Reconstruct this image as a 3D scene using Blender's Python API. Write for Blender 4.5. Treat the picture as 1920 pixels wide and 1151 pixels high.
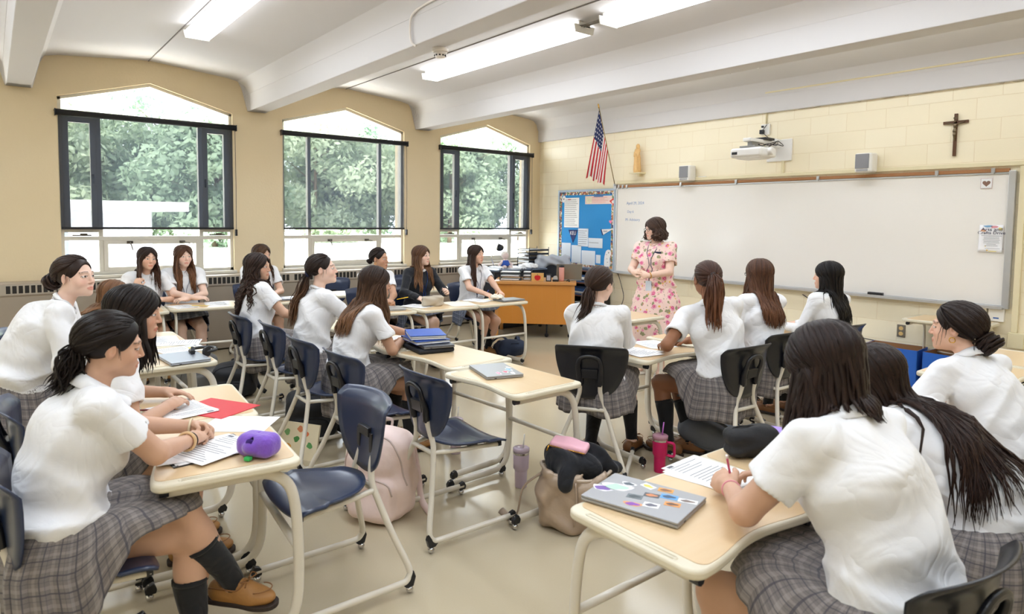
import bpy, bmesh, math, random
import numpy as np
from math import sin, cos, pi, radians as RD, sqrt, atan2, exp
from mathutils import Vector, Matrix, Euler

for _o in list(bpy.data.objects):
    bpy.data.objects.remove(_o, do_unlink=True)
SC = bpy.context.scene
COL = SC.collection

# ---------------------------------------------------------------- camera
CAM = np.array([8.6107, -7.4244, 1.63]); FPX = 1229.5; CYPX = 490.5
YAW, PITCH, ROLL = RD(141.565), RD(-3.646), RD(0.676)
_f = np.array([cos(PITCH)*cos(YAW), cos(PITCH)*sin(YAW), sin(PITCH)])
_r = np.array([sin(YAW), -cos(YAW), 0.0]); _u = np.cross(_r, _f)
R_, U_ = _r*cos(ROLL)+_u*sin(ROLL), -_r*sin(ROLL)+_u*cos(ROLL)
cd = bpy.data.cameras.new('camera'); cam = bpy.data.objects.new('camera', cd); COL.objects.link(cam)
cd.sensor_width = 36.0; cd.lens = FPX/1920*36.0
cd.shift_y = (CYPX-575.5)/1920.0
cd.dof.use_dof = True; cd.dof.focus_distance = 5.2; cd.dof.aperture_fstop = 4.0
cd.clip_end = 300
M = Matrix(((R_[0], U_[0], -_f[0], CAM[0]), (R_[1], U_[1], -_f[1], CAM[1]), (R_[2], U_[2], -_f[2], CAM[2]), (0, 0, 0, 1)))
cam.matrix_world = M
SC.camera = cam

def ray(x, y):
    return _f + R_*(x-960)/FPX - U_*(y-CYPX)/FPX
def AZ(x, y, z):
    d = ray(x, y); t = (z-CAM[2])/d[2]; p = CAM+t*d; return (float(p[0]), float(p[1]))

# ---------------------------------------------------------------- view, world, lights
SC.view_settings.view_transform = 'Standard'; SC.view_settings.look = 'None'
SC.view_settings.exposure = 0.60; SC.view_settings.gamma = 1.0; SC.view_settings.use_curve_mapping = False
try:
    SC.cycles.use_denoising = True
    SC.cycles.max_bounces = 8; SC.cycles.diffuse_bounces = 4; SC.cycles.glossy_bounces = 3
    SC.cycles.transmission_bounces = 4; SC.cycles.transparent_max_bounces = 10
    SC.cycles.sample_clamp_indirect = 6.0; SC.cycles.caustics_reflective = False; SC.cycles.caustics_refractive = False
except Exception: pass
W = bpy.data.worlds.new('sky'); SC.world = W; W.use_nodes = True
nt = W.node_tree; nt.nodes.clear()
bg = nt.nodes.new('ShaderNodeBackground'); out = nt.nodes.new('ShaderNodeOutputWorld')
bg.inputs[0].default_value = (0.86, 0.93, 1.0, 1); bg.inputs[1].default_value = 8.0
nt.links.new(bg.outputs[0], out.inputs[0])
sd = bpy.data.lights.new('sun', 'SUN'); sd.energy = 30.0; sd.angle = RD(4); sd.color = (1, .95, .86)
so = bpy.data.objects.new('sun', sd); COL.objects.link(so); so.rotation_euler = Euler((RD(30), RD(14), RD(0)))
LAMP_W = 15.0      # watts of each tube fixture's own light
def area_lamp(name, loc, sx, sy, energy, color, parent=None):
    l = bpy.data.lights.new(name, 'AREA'); l.shape = 'RECTANGLE'; l.size = sx; l.size_y = sy; l.energy = energy; l.color = color
    o = bpy.data.objects.new(name, l); COL.objects.link(o); o.location = loc
    if parent is not None: o.parent = parent
    return o

# ---------------------------------------------------------------- materials
MATS = {}
def srgb(h):
    if isinstance(h, str):
        c = [int(h[i:i+2], 16)/255 for i in (0, 2, 4)]
    else: c = h
    return tuple(((v/12.92) if v <= .04045 else ((v+.055)/1.055)**2.4) for v in c)
class NT:
    def __init__(s, m):
        s.m = m; m.use_nodes = True; s.t = m.node_tree; s.t.nodes.clear()
        s.o = s.n('OutputMaterial'); s.b = s.n('BsdfPrincipled'); s.l(s.b, 0, s.o, 0)
    def n(s, k, **kw):
        x = s.t.nodes.new('ShaderNode'+k)
        for a, v in kw.items():
            if a == 'inp':
                for i, vv in v.items(): x.inputs[i].default_value = vv
            else: setattr(x, a, v)
        return x
    def l(s, a, ao, b, bi): s.t.links.new(a.outputs[ao], b.inputs[bi])
    def set(s, **kw):
        for k, v in kw.items(): s.b.inputs[k.replace('_', ' ')].default_value = v
    def math(s, op, a, b=None, c=None):
        x = s.n('Math', operation=op)
        for i, v in enumerate((a, b, c)):
            if v is None: continue
            if isinstance(v, (int, float)): x.inputs[i].default_value = v
            else: s.t.links.new(v, x.inputs[i])
        return x.outputs[0]
    def mix(s, fac, a, b, blend='MIX'):
        x = s.n('Mix', data_type='RGBA', blend_type=blend)
        for i, v in ((0, fac), (6, a), (7, b)):
            if isinstance(v, (int, float)): x.inputs[i].default_value = v
            elif isinstance(v, tuple): x.inputs[i].default_value = (*v[:3], 1)
            else: s.t.links.new(v, x.inputs[i])
        return x.outputs[2]
def mat(name, col, rough=.5, metal=0., var=.04, scale=8., bump=0., bscale=60., spec=.5, sheen=0., coat=0., attr=None, coords='Object'):
    if name in MATS: return MATS[name]
    m = bpy.data.materials.new(name); q = NT(m); MATS[name] = m
    c = srgb(col)
    q.set(Roughness=rough, Metallic=metal); q.b.inputs['Specular IOR Level'].default_value = spec
    if sheen: q.b.inputs['Sheen Weight'].default_value = sheen
    if coat: q.b.inputs['Coat Weight'].default_value = coat; q.b.inputs['Coat Roughness'].default_value = .15
    tc = q.n('TexCoord'); no = q.n('TexNoise', inp={'Scale': scale, 'Detail': 3.})
    q.l(tc, coords, no, 'Vector')
    f = q.math('MULTIPLY_ADD', no.outputs[0], 2*var, 1-var)
    mx = q.n('Mix', data_type='RGBA', blend_type='MULTIPLY'); mx.inputs[0].default_value = 1
    if attr:
        at = q.n('Attribute', attribute_name=attr); q.l(at, 0, mx, 6)
    else: mx.inputs[6].default_value = (*c, 1)
    cb = q.n('CombineColor'); [q.t.links.new(f, cb.inputs[i]) for i in range(3)]
    q.l(cb, 0, mx, 7); q.l(mx, 2, q.b, 'Base Color')
    if bump:
        n2 = q.n('TexNoise', inp={'Scale': bscale, 'Detail': 4.}); q.l(tc, coords, n2, 'Vector')
        bp = q.n('Bump', inp={'Strength': bump, 'Distance': .01}); q.l(n2, 0, bp, 'Height'); q.l(bp, 0, q.b, 'Normal')
    return m
def m_emit(name, col, st):
    if name in MATS: return MATS[name]
    m = bpy.data.materials.new(name); q = NT(m); MATS[name] = m
    q.set(Base_Color=(*srgb(col), 1)); q.b.inputs['Emission Color'].default_value = (*srgb(col), 1); q.b.inputs['Emission Strength'].default_value = st
    return m

# ---------------------------------------------------------------- mesh helpers
def nrm(v):
    v = np.asarray(v, float); return v/(np.linalg.norm(v)+1e-12)
def catmull(pts, n=6, closed=False):
    P = np.array(pts, float); out = []
    N = len(P)
    rng = range(N if closed else N-1)
    for i in rng:
        p0 = P[i-1] if (i > 0 or closed) else 2*P[0]-P[1]
        p1 = P[i]; p2 = P[(i+1) % N]
        p3 = P[(i+2) % N] if (i+2 < N or closed) else 2*P[-1]-P[-2]
        for k in range(n):
            t = k/n
            out.append(.5*((2*p1)+(p2-p0)*t+(2*p0-5*p1+4*p2-p3)*t*t+(3*p1-p0-3*p2+p3)*t**3))
    if not closed: out.append(P[-1])
    return np.array(out)
class MB:
    def __init__(s): s.v = []; s.f = []; s.m = []; s.uv = None; s.cur = 0; s.X = None
    def add(s, V, F):
        b = len(s.v)
        for p in V:
            p = (float(p[0]), float(p[1]), float(p[2]))
            if s.X is not None: p = tuple(s.X @ Vector(p))
            s.v.append(p)
        for f in F: s.f.append(tuple(b+i for i in f)); s.m.append(s.cur)
        return s
    def box(s, a, b):
        x0, y0, z0 = a; x1, y1, z1 = b
        return s.add([(x0, y0, z0), (x1, y0, z0), (x1, y1, z0), (x0, y1, z0), (x0, y0, z1), (x1, y0, z1), (x1, y1, z1), (x0, y1, z1)],
                     [(0, 3, 2, 1), (4, 5, 6, 7), (0, 1, 5, 4), (1, 2, 6, 5), (2, 3, 7, 6), (3, 0, 4, 7)])
    def cbox(s, c, d):
        return s.box([c[i]-d[i]/2 for i in range(3)], [c[i]+d[i]/2 for i in range(3)])
    def prism(s, poly, w0, w1, ax='z'):
        # poly in the two other axes, in order (x,y),(y,z)->ax x,(x,z)->ax y
        def P(a, b, w):
            return {'z': (a, b, w), 'x': (w, a, b), 'y': (a, w, b)}[ax]
        n = len(poly); V = [P(a, b, w0) for a, b in poly]+[P(a, b, w1) for a, b in poly]
        F = [tuple(range(n-1, -1, -1)), tuple(range(n, 2*n))]+[(i, (i+1) % n, n+(i+1) % n, n+i) for i in range(n)]
        if ax == 'y': F = [f[::-1] for f in F]
        return s.add(V, F)
    def tube(s, path, r, seg=10, cap=True, closed=False, flat=None, up=None):
        P = np.array(path, float); n = len(P)
        rr = np.ones(n)*r if np.isscalar(r) else np.interp(np.linspace(0, 1, n), np.linspace(0, 1, len(r)), r)
        T = np.gradient(P, axis=0) if not closed else np.roll(P, -1, 0)-np.roll(P, 1, 0)
        T /= np.linalg.norm(T, axis=1)[:, None]+1e-12
        a = np.array(up if up is not None else ((0, 0, 1) if abs(T[0][2]) < .9 else (1, 0, 0)), float)
        V = []; u = nrm(a-T[0]*(a@T[0]))
        for i in range(n):
            u = nrm(u-T[i]*(u@T[i])); w = np.cross(T[i], u)
            for k in range(seg):
                th = 2*pi*k/seg
                V.append(P[i]+rr[i]*(cos(th)*w*(1 if flat is None else flat)+sin(th)*u))
        F = []
        for i in range(n if closed else n-1):
            j = (i+1) % n
            for k in range(seg):
                k2 = (k+1) % seg
                F.append((i*seg+k, i*seg+k2, j*seg+k2, j*seg+k))
        if cap and not closed:
            F.append(tuple(range(seg-1, -1, -1))); F.append(tuple((n-1)*seg+k for k in range(seg)))
        return s.add(V, F)
    def lathe(s, prof, c=(0, 0, 0), seg=20, cap=True):
        n = len(prof); V = []
        for r, z in prof:
            for k in range(seg): V.append((c[0]+r*cos(2*pi*k/seg), c[1]+r*sin(2*pi*k/seg), c[2]+z))
        F = [(i*seg+k, i*seg+(k+1) % seg, (i+1)*seg+(k+1) % seg, (i+1)*seg+k) for i in range(n-1) for k in range(seg)]
        if cap: F.append(tuple(range(seg-1, -1, -1))); F.append(tuple((n-1)*seg+k for k in range(seg)))
        return s.add(V, F)
    def ball(s, c, r, seg=12, rings=8):
        r = (r, r, r) if np.isscalar(r) else r
        V = [(c[0], c[1], c[2]-r[2])]; F = []
        for i in range(1, rings):
            ph = -pi/2+pi*i/rings
            for k in range(seg): V.append((c[0]+r[0]*cos(ph)*cos(2*pi*k/seg), c[1]+r[1]*cos(ph)*sin(2*pi*k/seg), c[2]+r[2]*sin(ph)))
        V.append((c[0], c[1], c[2]+r[2])); L = len(V)-1
        for k in range(seg): F.append((0, 1+(k+1) % seg, 1+k))
        for i in range(rings-2):
            for k in range(seg):
                a = 1+i*seg; F.append((a+k, a+(k+1) % seg, a+seg+(k+1) % seg, a+seg+k))
        a = 1+(rings-2)*seg
        for k in range(seg): F.append((a+k, a+(k+1) % seg, L))
        return s.add(V, F)
    def grid(s, G, closed=False, thick=0):
        n, m = len(G), len(G[0]); V = [p for row in G for p in row]
        F = []
        for i in range(n-1):
            for j in range(m if closed else m-1): F.append((i*m+j, i*m+(j+1) % m, (i+1)*m+(j+1) % m, (i+1)*m+j))
        return s.add(V, F)
    def build(s, name, mats, parent=None, smooth=False, bevel=0, sub=0, solid=0, loc=None, bseg=2):
        me = bpy.data.meshes.new(name); me.from_pydata(s.v, [], s.f)
        if not isinstance(mats, (list, tuple)): mats = [mats]
        for m in mats: me.materials.append(m)
        me.polygons.foreach_set('material_index', s.m)
        me.validate(); me.update()
        if smooth: me.shade_smooth()
        o = bpy.data.objects.new(name, me); COL.objects.link(o)
        if parent is not None: o.parent = parent
        if loc is not None: o.location = loc
        if solid:
            md = o.modifiers.new('s', 'SOLIDIFY'); md.thickness = solid; md.offset = 0
        if bevel:
            md = o.modifiers.new('b', 'BEVEL'); md.width = bevel; md.segments = bseg; md.limit_method = 'ANGLE'; md.angle_limit = RD(40)
            if smooth:
                md.harden_normals = False
        if sub:
            md = o.modifiers.new('u', 'SUBSURF'); md.levels = sub; md.render_levels = sub
        return o
def smooth_angle(o, deg=35):
    me = o.data
    me.shade_smooth()
    try: me.set_sharp_from_angle(angle=RD(deg))
    except Exception: pass
    return o
def empty(name, loc, rz=0.):
    o = bpy.data.objects.new(name, None); COL.objects.link(o); o.location = loc; o.rotation_euler = (0, 0, rz)
    o.empty_display_size = .1
    return o
def tag(o, label=None, cat=None, group=None, kind=None):
    if label: o['label'] = label
    if cat: o['category'] = cat
    if group: o['group'] = group
    if kind: o['kind'] = kind
    return o
def struct(o): o['kind'] = 'structure'; return o
def children_of(o): return [c for c in bpy.data.objects if c.parent == o]
def copy_tree(o, parent=None, kids=None):
    c = o.copy(); COL.objects.link(c)
    if parent is not None: c.parent = parent
    for ch in (kids or {}).get(o.name, children_of(o)): copy_tree(ch, c, kids)
    return c
def text_mesh(body, size, name, m, parent=None, loc=(0, 0, 0), rot=(0, 0, 0), ext=.0006, align='CENTER', sx=1.0):
    cu = bpy.data.curves.new('writing', 'FONT'); cu.body = body; cu.size = size; cu.extrude = ext; cu.align_x = align; cu.align_y = 'CENTER'
    cu.resolution_u = 3
    t = bpy.data.objects.new('writing', cu); COL.objects.link(t)
    dg = bpy.context.evaluated_depsgraph_get(); dg.update()
    me = bpy.data.meshes.new_from_object(t.evaluated_get(dg)); bpy.data.objects.remove(t, do_unlink=True)
    me.materials.clear(); me.materials.append(m)
    o = bpy.data.objects.new(name, me); COL.objects.link(o); o.location = loc; o.rotation_euler = rot; o.scale = (sx, 1, 1)
    if parent is not None: o.parent = parent
    return o
RNG = random.Random(7)
# ================================================================ room shell
def m_wall():
    m = bpy.data.materials.new('cream_plaster'); q = NT(m)
    tc = q.n('TexCoord'); n1 = q.n('TexNoise', inp={'Scale': .8, 'Detail': 5.}); q.l(tc, 'Object', n1, 'Vector')
    c = q.mix(n1.outputs[0], srgb('E4D0A8'), srgb('EAD9B8')); q.t.links.new(c, q.b.inputs['Base Color'])
    q.set(Roughness=.6)
    n2 = q.n('TexNoise', inp={'Scale': 40., 'Detail': 3.}); q.l(tc, 'Object', n2, 'Vector')
    bp = q.n('Bump', inp={'Strength': .12, 'Distance': .01}); q.l(n2, 0, bp, 'Height'); q.l(bp, 0, q.b, 'Normal')
    return m
def m_block():
    m = bpy.data.materials.new('painted_block'); q = NT(m)
    tc = q.n('TexCoord'); sep = q.n('SeparateXYZ'); q.l(tc, 'Object', sep, 0)
    cb = q.n('CombineXYZ')
    q.t.links.new(q.math('ADD', sep.outputs[0], 4.064-.1-.187), cb.inputs[0]); q.t.links.new(q.math('ADD', sep.outputs[2], .0), cb.inputs[1])
    br = q.n('TexBrick', offset=.5, offset_frequency=2, inp={'Scale': 1., 'Mortar Size': .005, 'Mortar Smooth': .6, 'Brick Width': .4064, 'Row Height': .2032})
    br.inputs['Color1'].default_value = (*srgb('F7ECD0'), 1); br.inputs['Color2'].default_value = (*srgb('F5E9CB'), 1); br.inputs['Mortar'].default_value = (*srgb('EEDFBE'), 1)
    q.l(cb, 0, br, 'Vector'); q.l(br, 'Color', q.b, 'Base Color')
    q.set(Roughness=.42)
    n2 = q.n('TexNoise', inp={'Scale': 70., 'Detail': 3.}); q.l(tc, 'Object', n2, 'Vector')
    h = q.math('SUBTRACT', q.math('MULTIPLY', n2.outputs[0], .25), br.outputs['Fac'])
    bp = q.n('Bump', inp={'Strength': .3, 'Distance': .006}); q.t.links.new(h, bp.inputs['Height']); q.l(bp, 0, q.b, 'Normal')
    return m
def m_floor():
    m = bpy.data.materials.new('waxed_vinyl_floor'); q = NT(m)
    tc = q.n('TexCoord'); n1 = q.n('TexNoise', inp={'Scale': 1.3, 'Detail': 6.}); q.l(tc, 'Object', n1, 'Vector')
    n3 = q.n('TexNoise', inp={'Scale': 160., 'Detail': 2.}); q.l(tc, 'Object', n3, 'Vector')
    c = q.mix(n1.outputs[0], srgb('BBAE94'), srgb('C8BBA1')); c = q.mix(q.math('MULTIPLY', n3.outputs[0], .16), c, srgb('A89270'))
    q.t.links.new(c, q.b.inputs['Base Color'])
    r = q.math('MULTIPLY_ADD', n1.outputs[0], .10, .09); q.t.links.new(r, q.b.inputs['Roughness'])
    n2 = q.n('TexNoise', inp={'Scale': 3., 'Detail': 2.}); q.l(tc, 'Object', n2, 'Vector')
    bp = q.n('Bump', inp={'Strength': .05, 'Distance': .02}); q.l(n2, 0, bp, 'Height'); q.l(bp, 0, q.b, 'Normal')
    return m
CREAM, BLOCK, FLOORM = m_wall(), m_block(), m_floor()
WHITE_C = mat('ceiling_paint', 'D4D1D1', .7, var=.02, scale=1.2, bump=.06, bscale=30)
FRAME = mat('window_frame_paint', 'D6D0C2', .4, var=.04)
BLACKP = mat('black_plastic', '15161C', .32, var=.05)
CHROME = mat('chrome', 'C8C8CA', .15, 1., var=.02)
TRIMC = mat('cream_trim', 'E9DDB8', .45)
XR, YB, ZTOP = 10.6, -10.2, 3.75
# floor
b = MB(); b.box((-.3, YB-.1, -.12), (XR+.1, .1, 0)); struct(b.build('floor', FLOORM))
# window wall
Y0W = [-9.245, -6.836, -4.427, -2.018]; WW = 1.79
ZB, ZS, ZP = .96, 2.90, 3.15
b = MB()
edges = [YB] + sum([[y, y+WW] for y in Y0W], []) + [.1]
for i in range(0, len(edges), 2): b.box((-.28, edges[i], 0), (0, edges[i+1], ZTOP))
for y in Y0W:
    b.box((-.28, y, 0), (0, y+WW, ZB))
    b.prism([(y, ZS), (y+WW/2, ZP), (y+WW/2, ZTOP), (y, ZTOP)], -.28, 0, 'x'); b.prism([(y+WW/2, ZP), (y+WW, ZS), (y+WW, ZTOP), (y+WW/2, ZTOP)], -.28, 0, 'x')
wl = struct(b.build('wall_left', CREAM))
# front wall with the block courses
b = MB(); b.box((0, 0, 0), (XR, .2, 2.958)); struct(b.build('wall_front', BLOCK))
b = MB(); b.box((XR, YB, 0), (XR+.2, .2, ZTOP)); struct(b.build('wall_right', CREAM))
b = MB(); b.box((-.28, YB-.2, 0), (XR+.2, YB, ZTOP)); struct(b.build('wall_back', BLOCK))
# plaster marks on the wall beside the beams (old bearing pads painted over)
b = MB()
for yc in (-7.16, -4.75, -2.34):
    for sgn, ln in ((-1, .2), (1, .2)):
        y1 = yc+sgn*.29; b.box((0, min(y1, y1+sgn*ln), 2.735), (.006, max(y1, y1+sgn*ln), 2.75))
struct(b.build('trim_1', mat('rust_stain', 'B59A78', .8)))
# ceiling: shallow gabled plates between deep beams running to the right
BEAMS = [-9.57, -7.16, -4.75, -2.34, .07]
def bay(y0, y1):
    a, c = y0+.13, y1-.13; mid = (y0+y1)/2
    return [(a, 2.95+.2), (a+.03, 3.24), (a+.10, 3.305), (a+.22, 3.33), (mid, 3.405), (c-.22, 3.33), (c-.10, 3.305), (c-.03, 3.24), (c, 3.15)]
G0 = []
for i in range(len(BEAMS)-1): G0 += bay(BEAMS[i], BEAMS[i+1])
G0 = [(YB-.1, 3.3)]+G0+[(.25, 3.3)]
b = MB(); b.grid([[(x, y, z) for y, z in G0] for x in (-.05, XR+.1)])
b.grid([[(x, y, ZTOP+.05) for y, z in G0] for x in (-.05, XR+.1)])
o = struct(b.build('ceiling', WHITE_C)); smooth_angle(o, 30)
for i, y in enumerate(BEAMS):
    b = MB(); w0, w1 = .105, .135
    if i == 4: prof = [(-.05, 2.958), (.2, 2.958), (.2, 3.34), (-.06, 3.34)]
    else: prof = [(y-w0, 2.95), (y+w0, 2.95), (y+w1, 3.22), (y+w1+.02, 3.32), (y-w1-.02, 3.32), (y-w1, 3.22)]
    b.prism(prof, 0, XR+.1, 'x')
    if i < 4:   # widened haunch where the beam lands on the wall
        N = 8
        for k in range(N):
            t0 = (1-cos(pi/2*k/N)); 
            x0 = .0+.20*k/N; x1 = .0+.20*(k+1)/N; e = .055*(1-(k+.5)/N)**2
            b.prism([(y-w0-.2*e, 2.95), (y+w0+.2*e, 2.95), (y+w1+e, 3.22), (y+w1+1.5*e+.03, 3.33), (y-w1-1.5*e-.03, 3.33), (y-w1-e, 3.22)], x0, x1, 'x')
    struct(b.build('trim_%d' % (i+2), WHITE_C, bevel=.006))
# dark joint along each ridge
b = MB()
for i in range(4):
    mid = (BEAMS[i]+BEAMS[i+1])/2; b.box((0, mid-.004, 3.395), (XR, mid+.004, 3.404))
struct(b.build('trim_7', mat('joint_grey', '8F8A86', .8)))
# windows -----------------------------------------------------------
def m_glass():
    m = bpy.data.materials.new('window_glass'); q = NT(m); q.t.nodes.remove(q.b)
    tr = q.n('BsdfTransparent', inp={0: (.96, .98, .98, 1)}); gl = q.n('BsdfGlossy', inp={1: .02}); fr = q.n('Fresnel', inp={0: 1.45})
    mx = q.n('MixShader'); q.t.links.new(q.math('MULTIPLY', fr.outputs[0], .8), mx.inputs[0]); q.l(tr, 0, mx, 1); q.l(gl, 0, mx, 2); q.l(mx, 0, q.o, 0)
    return m
def m_shade():
    m = bpy.data.materials.new('roller_shade_mesh'); q = NT(m)
    q.set(Base_Color=(*srgb('1A1F2B'), 1), Roughness=.7)
    tr = q.n('BsdfTransparent', inp={0: (1, 1, 1, 1)}); mx = q.n('MixShader', inp={0: .165}); q.l(tr, 0, mx, 2); q.l(mx, 0, q.o, 0)
    tl = q.n('BsdfTranslucent', inp={0: (.010, .012, .016, 1)}); ad = q.n('AddShader'); q.l(q.b, 0, ad, 0); q.l(tl, 0, ad, 1); q.l(ad, 0, mx, 1)
    return m
GLASS, SHADE = m_glass(), m_shade()
DARK = mat('shade_black', '10131A', .5)
BRONZE = mat('latch_bronze', '5A544C', .35, .8)
def window(n, y0, wide):
    root = empty('window_%d' % n, (-.09, y0, ZB)); struct(root)
    w, hs, hp = WW, ZS-ZB, ZP-ZB
    t = .035
    b = MB()
    # outer frame: sides, sill, two sloping heads
    b.box((-.05, 0, 0), (.05, t, hs)); b.box((-.05, w-t, 0), (.05, w, hs)); b.box((-.05, 0, 0), (.05, w, t))
    b.prism([(0, hs-t), (w/2, hp-t), (w/2, hp), (0, hs)], -.05, .05, 'x'); b.prism([(w/2, hp-t), (w, hs-t), (w, hs), (w/2, hp)], -.05, .05, 'x')
    m1, m2 = (.375, 1.425)
    for m_ in (m1, m2): b.box((-.035, m_-.022, 0), (.035, m_+.022, 1.79))
    b.box((-.04, 0, .385), (.04, w, .43)); b.box((-.035, 0, 1.76), (.035, w, 1.80))
    b.build('window_frame', FRAME, root, bevel=.003)
    def sash(ya, yb, za, zb, s, name='sash'):
        q = MB(); x0, x1 = -.02, .045
        q.box((x0, ya, za), (x1, ya+s, zb)); q.box((x0, yb-s, za), (x1, yb, zb)); q.box((x0, ya+s, za), (x1, yb-s, za+s)); q.box((x0, ya+s, zb-s), (x1, yb-s, zb))
        return q.build(name, FRAME, root, bevel=.003)
    h = sash(m1+.022, m2-.022, t, .385, .045, 'hopper_sash')
    for yy in (m1+.28, m2-.22):
        q = MB(); q.box((.045, yy-.03, .345), (.062, yy+.03, .375)); q.tube([(.06, yy, .36), (.075, yy+.05, .35), (.075, yy+.08, .345)] if yy > .9 else [(.06, yy, .36), (.08, yy+.01, .33), (.08, yy+.025, .27)], .007, 8)
        q.build('latch', BRONZE, h, smooth=True)
    if wide:
        for ya, yb in ((t, m1-.022), (m2+.022, w-t)):
            s = sash(ya, yb, .475, 1.74, .06, 'casement_sash')
            q = MB(); yc = (ya+yb)/2; q.box((.035, yc-.09, .435), (.06, yc+.09, .45)); q.box((.05, yc-.02, .44), (.075, yc+.05, .465)); q.build('crank', BRONZE, s, bevel=.003)
            q = MB(); q.box((.045, yb-.05 if ya < .5 else ya+.02, 1.02), (.06, yb-.03 if ya < .5 else ya+.04, 1.12)); q.build('latch', BRONZE, s)
    b = MB(); b.add([(0, 0, 0), (0, w, 0), (0, w, hs), (0, w/2, hp), (0, 0, hs)], [(0, 1, 2, 3, 4)]); b.build('pane', GLASS, root)
    b = MB(); b.box((-.02, -.02, -.035), (.14, w+.02, 0)); b.build('sill', FRAME, root, bevel=.004)
    # roller shade (a thing that hangs in front of the window)
    sh = empty('roller_shade', (.03, y0+.0, 1.47))
    W2 = WW
    b = MB(); b.tube([(0, -.02, 1.255), (0, W2+.03, 1.255)], .034, 14); b.build('roller', DARK, sh, smooth=True)
    b = MB(); b.box((-.03, -.028, 1.215), (.035, -.02, 1.29)); b.build('bracket', BLACKP, sh, bevel=.003); b = MB(); b.box((-.03, W2+.03, 1.215), (.035, W2+.038, 1.29)); b.build('bracket', BLACKP, sh, bevel=.003)
    b = MB(); b.add([(-.02, .004, .02), (-.02, W2-.004, .02), (-.02, W2-.004, 1.24), (-.02, .004, 1.24)], [(0, 1, 2, 3)]); b.build('fabric', SHADE, sh)
    b = MB(); b.box((-.03, .004, 0), (-.01, W2-.004, .026)); b.build('hem_bar', BLACKP, sh, bevel=.004)
    b = MB(); b.tube([(.005, W2+.02, 1.24), (.01, W2+.022, .5), (.005, W2+.02, -.02)], .003, 6); b.box((-.01, W2+.008, -.08), (.02, W2+.03, .0)); b.build('pull_cord', BLACKP, sh)
    return sh
lab = {1: ('first window seen past the far left wall', 0), 2: ('tall gabled window nearest the left edge, above two seated students', 1), 3: ('middle of the three gabled windows', 0), 4: ('window nearest the flag and the corner', 1)}
for i, y in enumerate(Y0W):
    if i == 0: 
        sh = window(1, y, False); tag(sh, 'black mesh roller shade on the window behind the left edge', 'window shade', 'black roller shades'); continue
    sh = window(i+1, y, i != 2)
    tag(sh, ['', 'black see-through roller shade on the widest-looking window at left', 'black see-through roller shade on the middle window', 'black see-through roller shade on the window nearest the flag'][i], 'window shade', 'black roller shades')
# baseboard
b = MB(); b.box((.0, -.015, 0), (XR, 0, .1)); struct(b.build('baseboard_front', mat('base_tan', 'B8A98C', .5)))
# convector cabinets below the windows
TAUPE = mat('taupe_metal', 'A39686', .45, var=.03); TAUPE2 = mat('taupe_metal_light', 'B5AA9A', .45, var=.03)
SLOT = mat('dark_slot', '27231F', .8)
def convector(ya, yb, lab_):
    r = empty('convector_cabinet', (0, ya, 0)); L = yb-ya
    b = MB(); b.prism([(0.001, .02), (.19, .02), (.19, .78), (.20, .79), (.20, .905), (.19, .915), (.001, .925)], .004, L-.004, 'y'); b.build('body', TAUPE, r, bevel=.004)
    b = MB(); b.box((.195, .01, .80), (.206, L-.01, .905)); b.build('grille_band', TAUPE2, r)
    g = MB(); n = 0; y = .05
    while y < L-.06:
        if n % 10 != 9: g.box((.2065, y, .815), (.2085, y+.036, .893))
        elif g.v: g.build('grille_slots', SLOT, r); g = MB()
        y += .052; n += 1
    if g.v: g.build('grille_slots', SLOT, r)
    b = MB(); b.box((.186, 0, .03), (.194, .012, .78)); b.build('joint_strip', TAUPE2, r)
    tag(r, lab_, 'radiator', 'convector cabinets along the window wall')
ys = [-9.6, -7.9, -6.9, -5.45, -4.0, -2.6, -1.35, -.05]
nm = ['taupe convector cabinet at the rear end of the window wall', 'taupe convector cabinet left of the first window', 'taupe convector cabinet under the window at far left', 'taupe convector cabinet below the pier between first and middle windows',
      'taupe convector cabinet under the middle window', 'taupe convector cabinet under the pier before the window nearest the flag', 'taupe convector cabinet in the corner below the window nearest the flag']
for i in range(7): convector(ys[i], ys[i+1], nm[i])
# ceiling fixtures ----------------------------------------------------
LENS = m_emit('lit_diffuser', 'F6FAFF', 3.6); HOUS = mat('fixture_white', 'F0EEE8', .4)
def fixture(x0, y, L, label, pw=1.):
    r = empty('ceiling_light', (x0, y, 3.30))
    b = MB(); b.box((0, -.07, .035), (L, .07, .085)); b.build('housing', HOUS, r, bevel=.004)
    b = MB(); b.prism([(-.115, .035), (-.10, -.012), (.10, -.012), (.115, .035)], .012, L-.012, 'x'); b.build('diffuser', LENS, r)
    for xx in (0, L-.012):
        b = MB(); b.prism([(-.12, .05), (-.105, -.018), (.105, -.018), (.12, .05)], xx, xx+.012, 'x'); b.build('end_cap', HOUS, r)
    tag(r, label, 'ceiling light', 'tube fixtures on the ceiling')
    l = area_lamp('tube_light', (L/2, 0, -.03), L-.1, .18, LAMP_W*pw, (.785, .885, 1), r)
    return r
fixture(1.85, -5.86, 2.44, 'lit strip light in the bay at left, end nearest the windows')
fixture(4.62, -5.86, 2.44, 'second lit strip light in the left bay, beyond the top edge')
fixture(1.74, -3.26, 2.62, 'lit strip light behind the smoke detector')
fixture(4.64, -3.26, 2.44, 'lit strip light at top centre right, after the short conduit')
for x in (7.4,): 
    fixture(x, -5.86, 2.44, 'strip light in the left bay above the camera'); fixture(x, -3.26, 2.44, 'strip light in the middle bay at the right wall')
for i_, x in enumerate((1.85, 4.62, 7.4)): fixture(x, -1.02, 2.44, ['strip light of the front bay behind the beam, nearest the flag', 'strip light of the front bay behind the beam, above the projector', 'strip light of the front bay behind the beam, right end'][i_], .42)  # unseen row, added behind the beam to brighten the front wall
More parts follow.
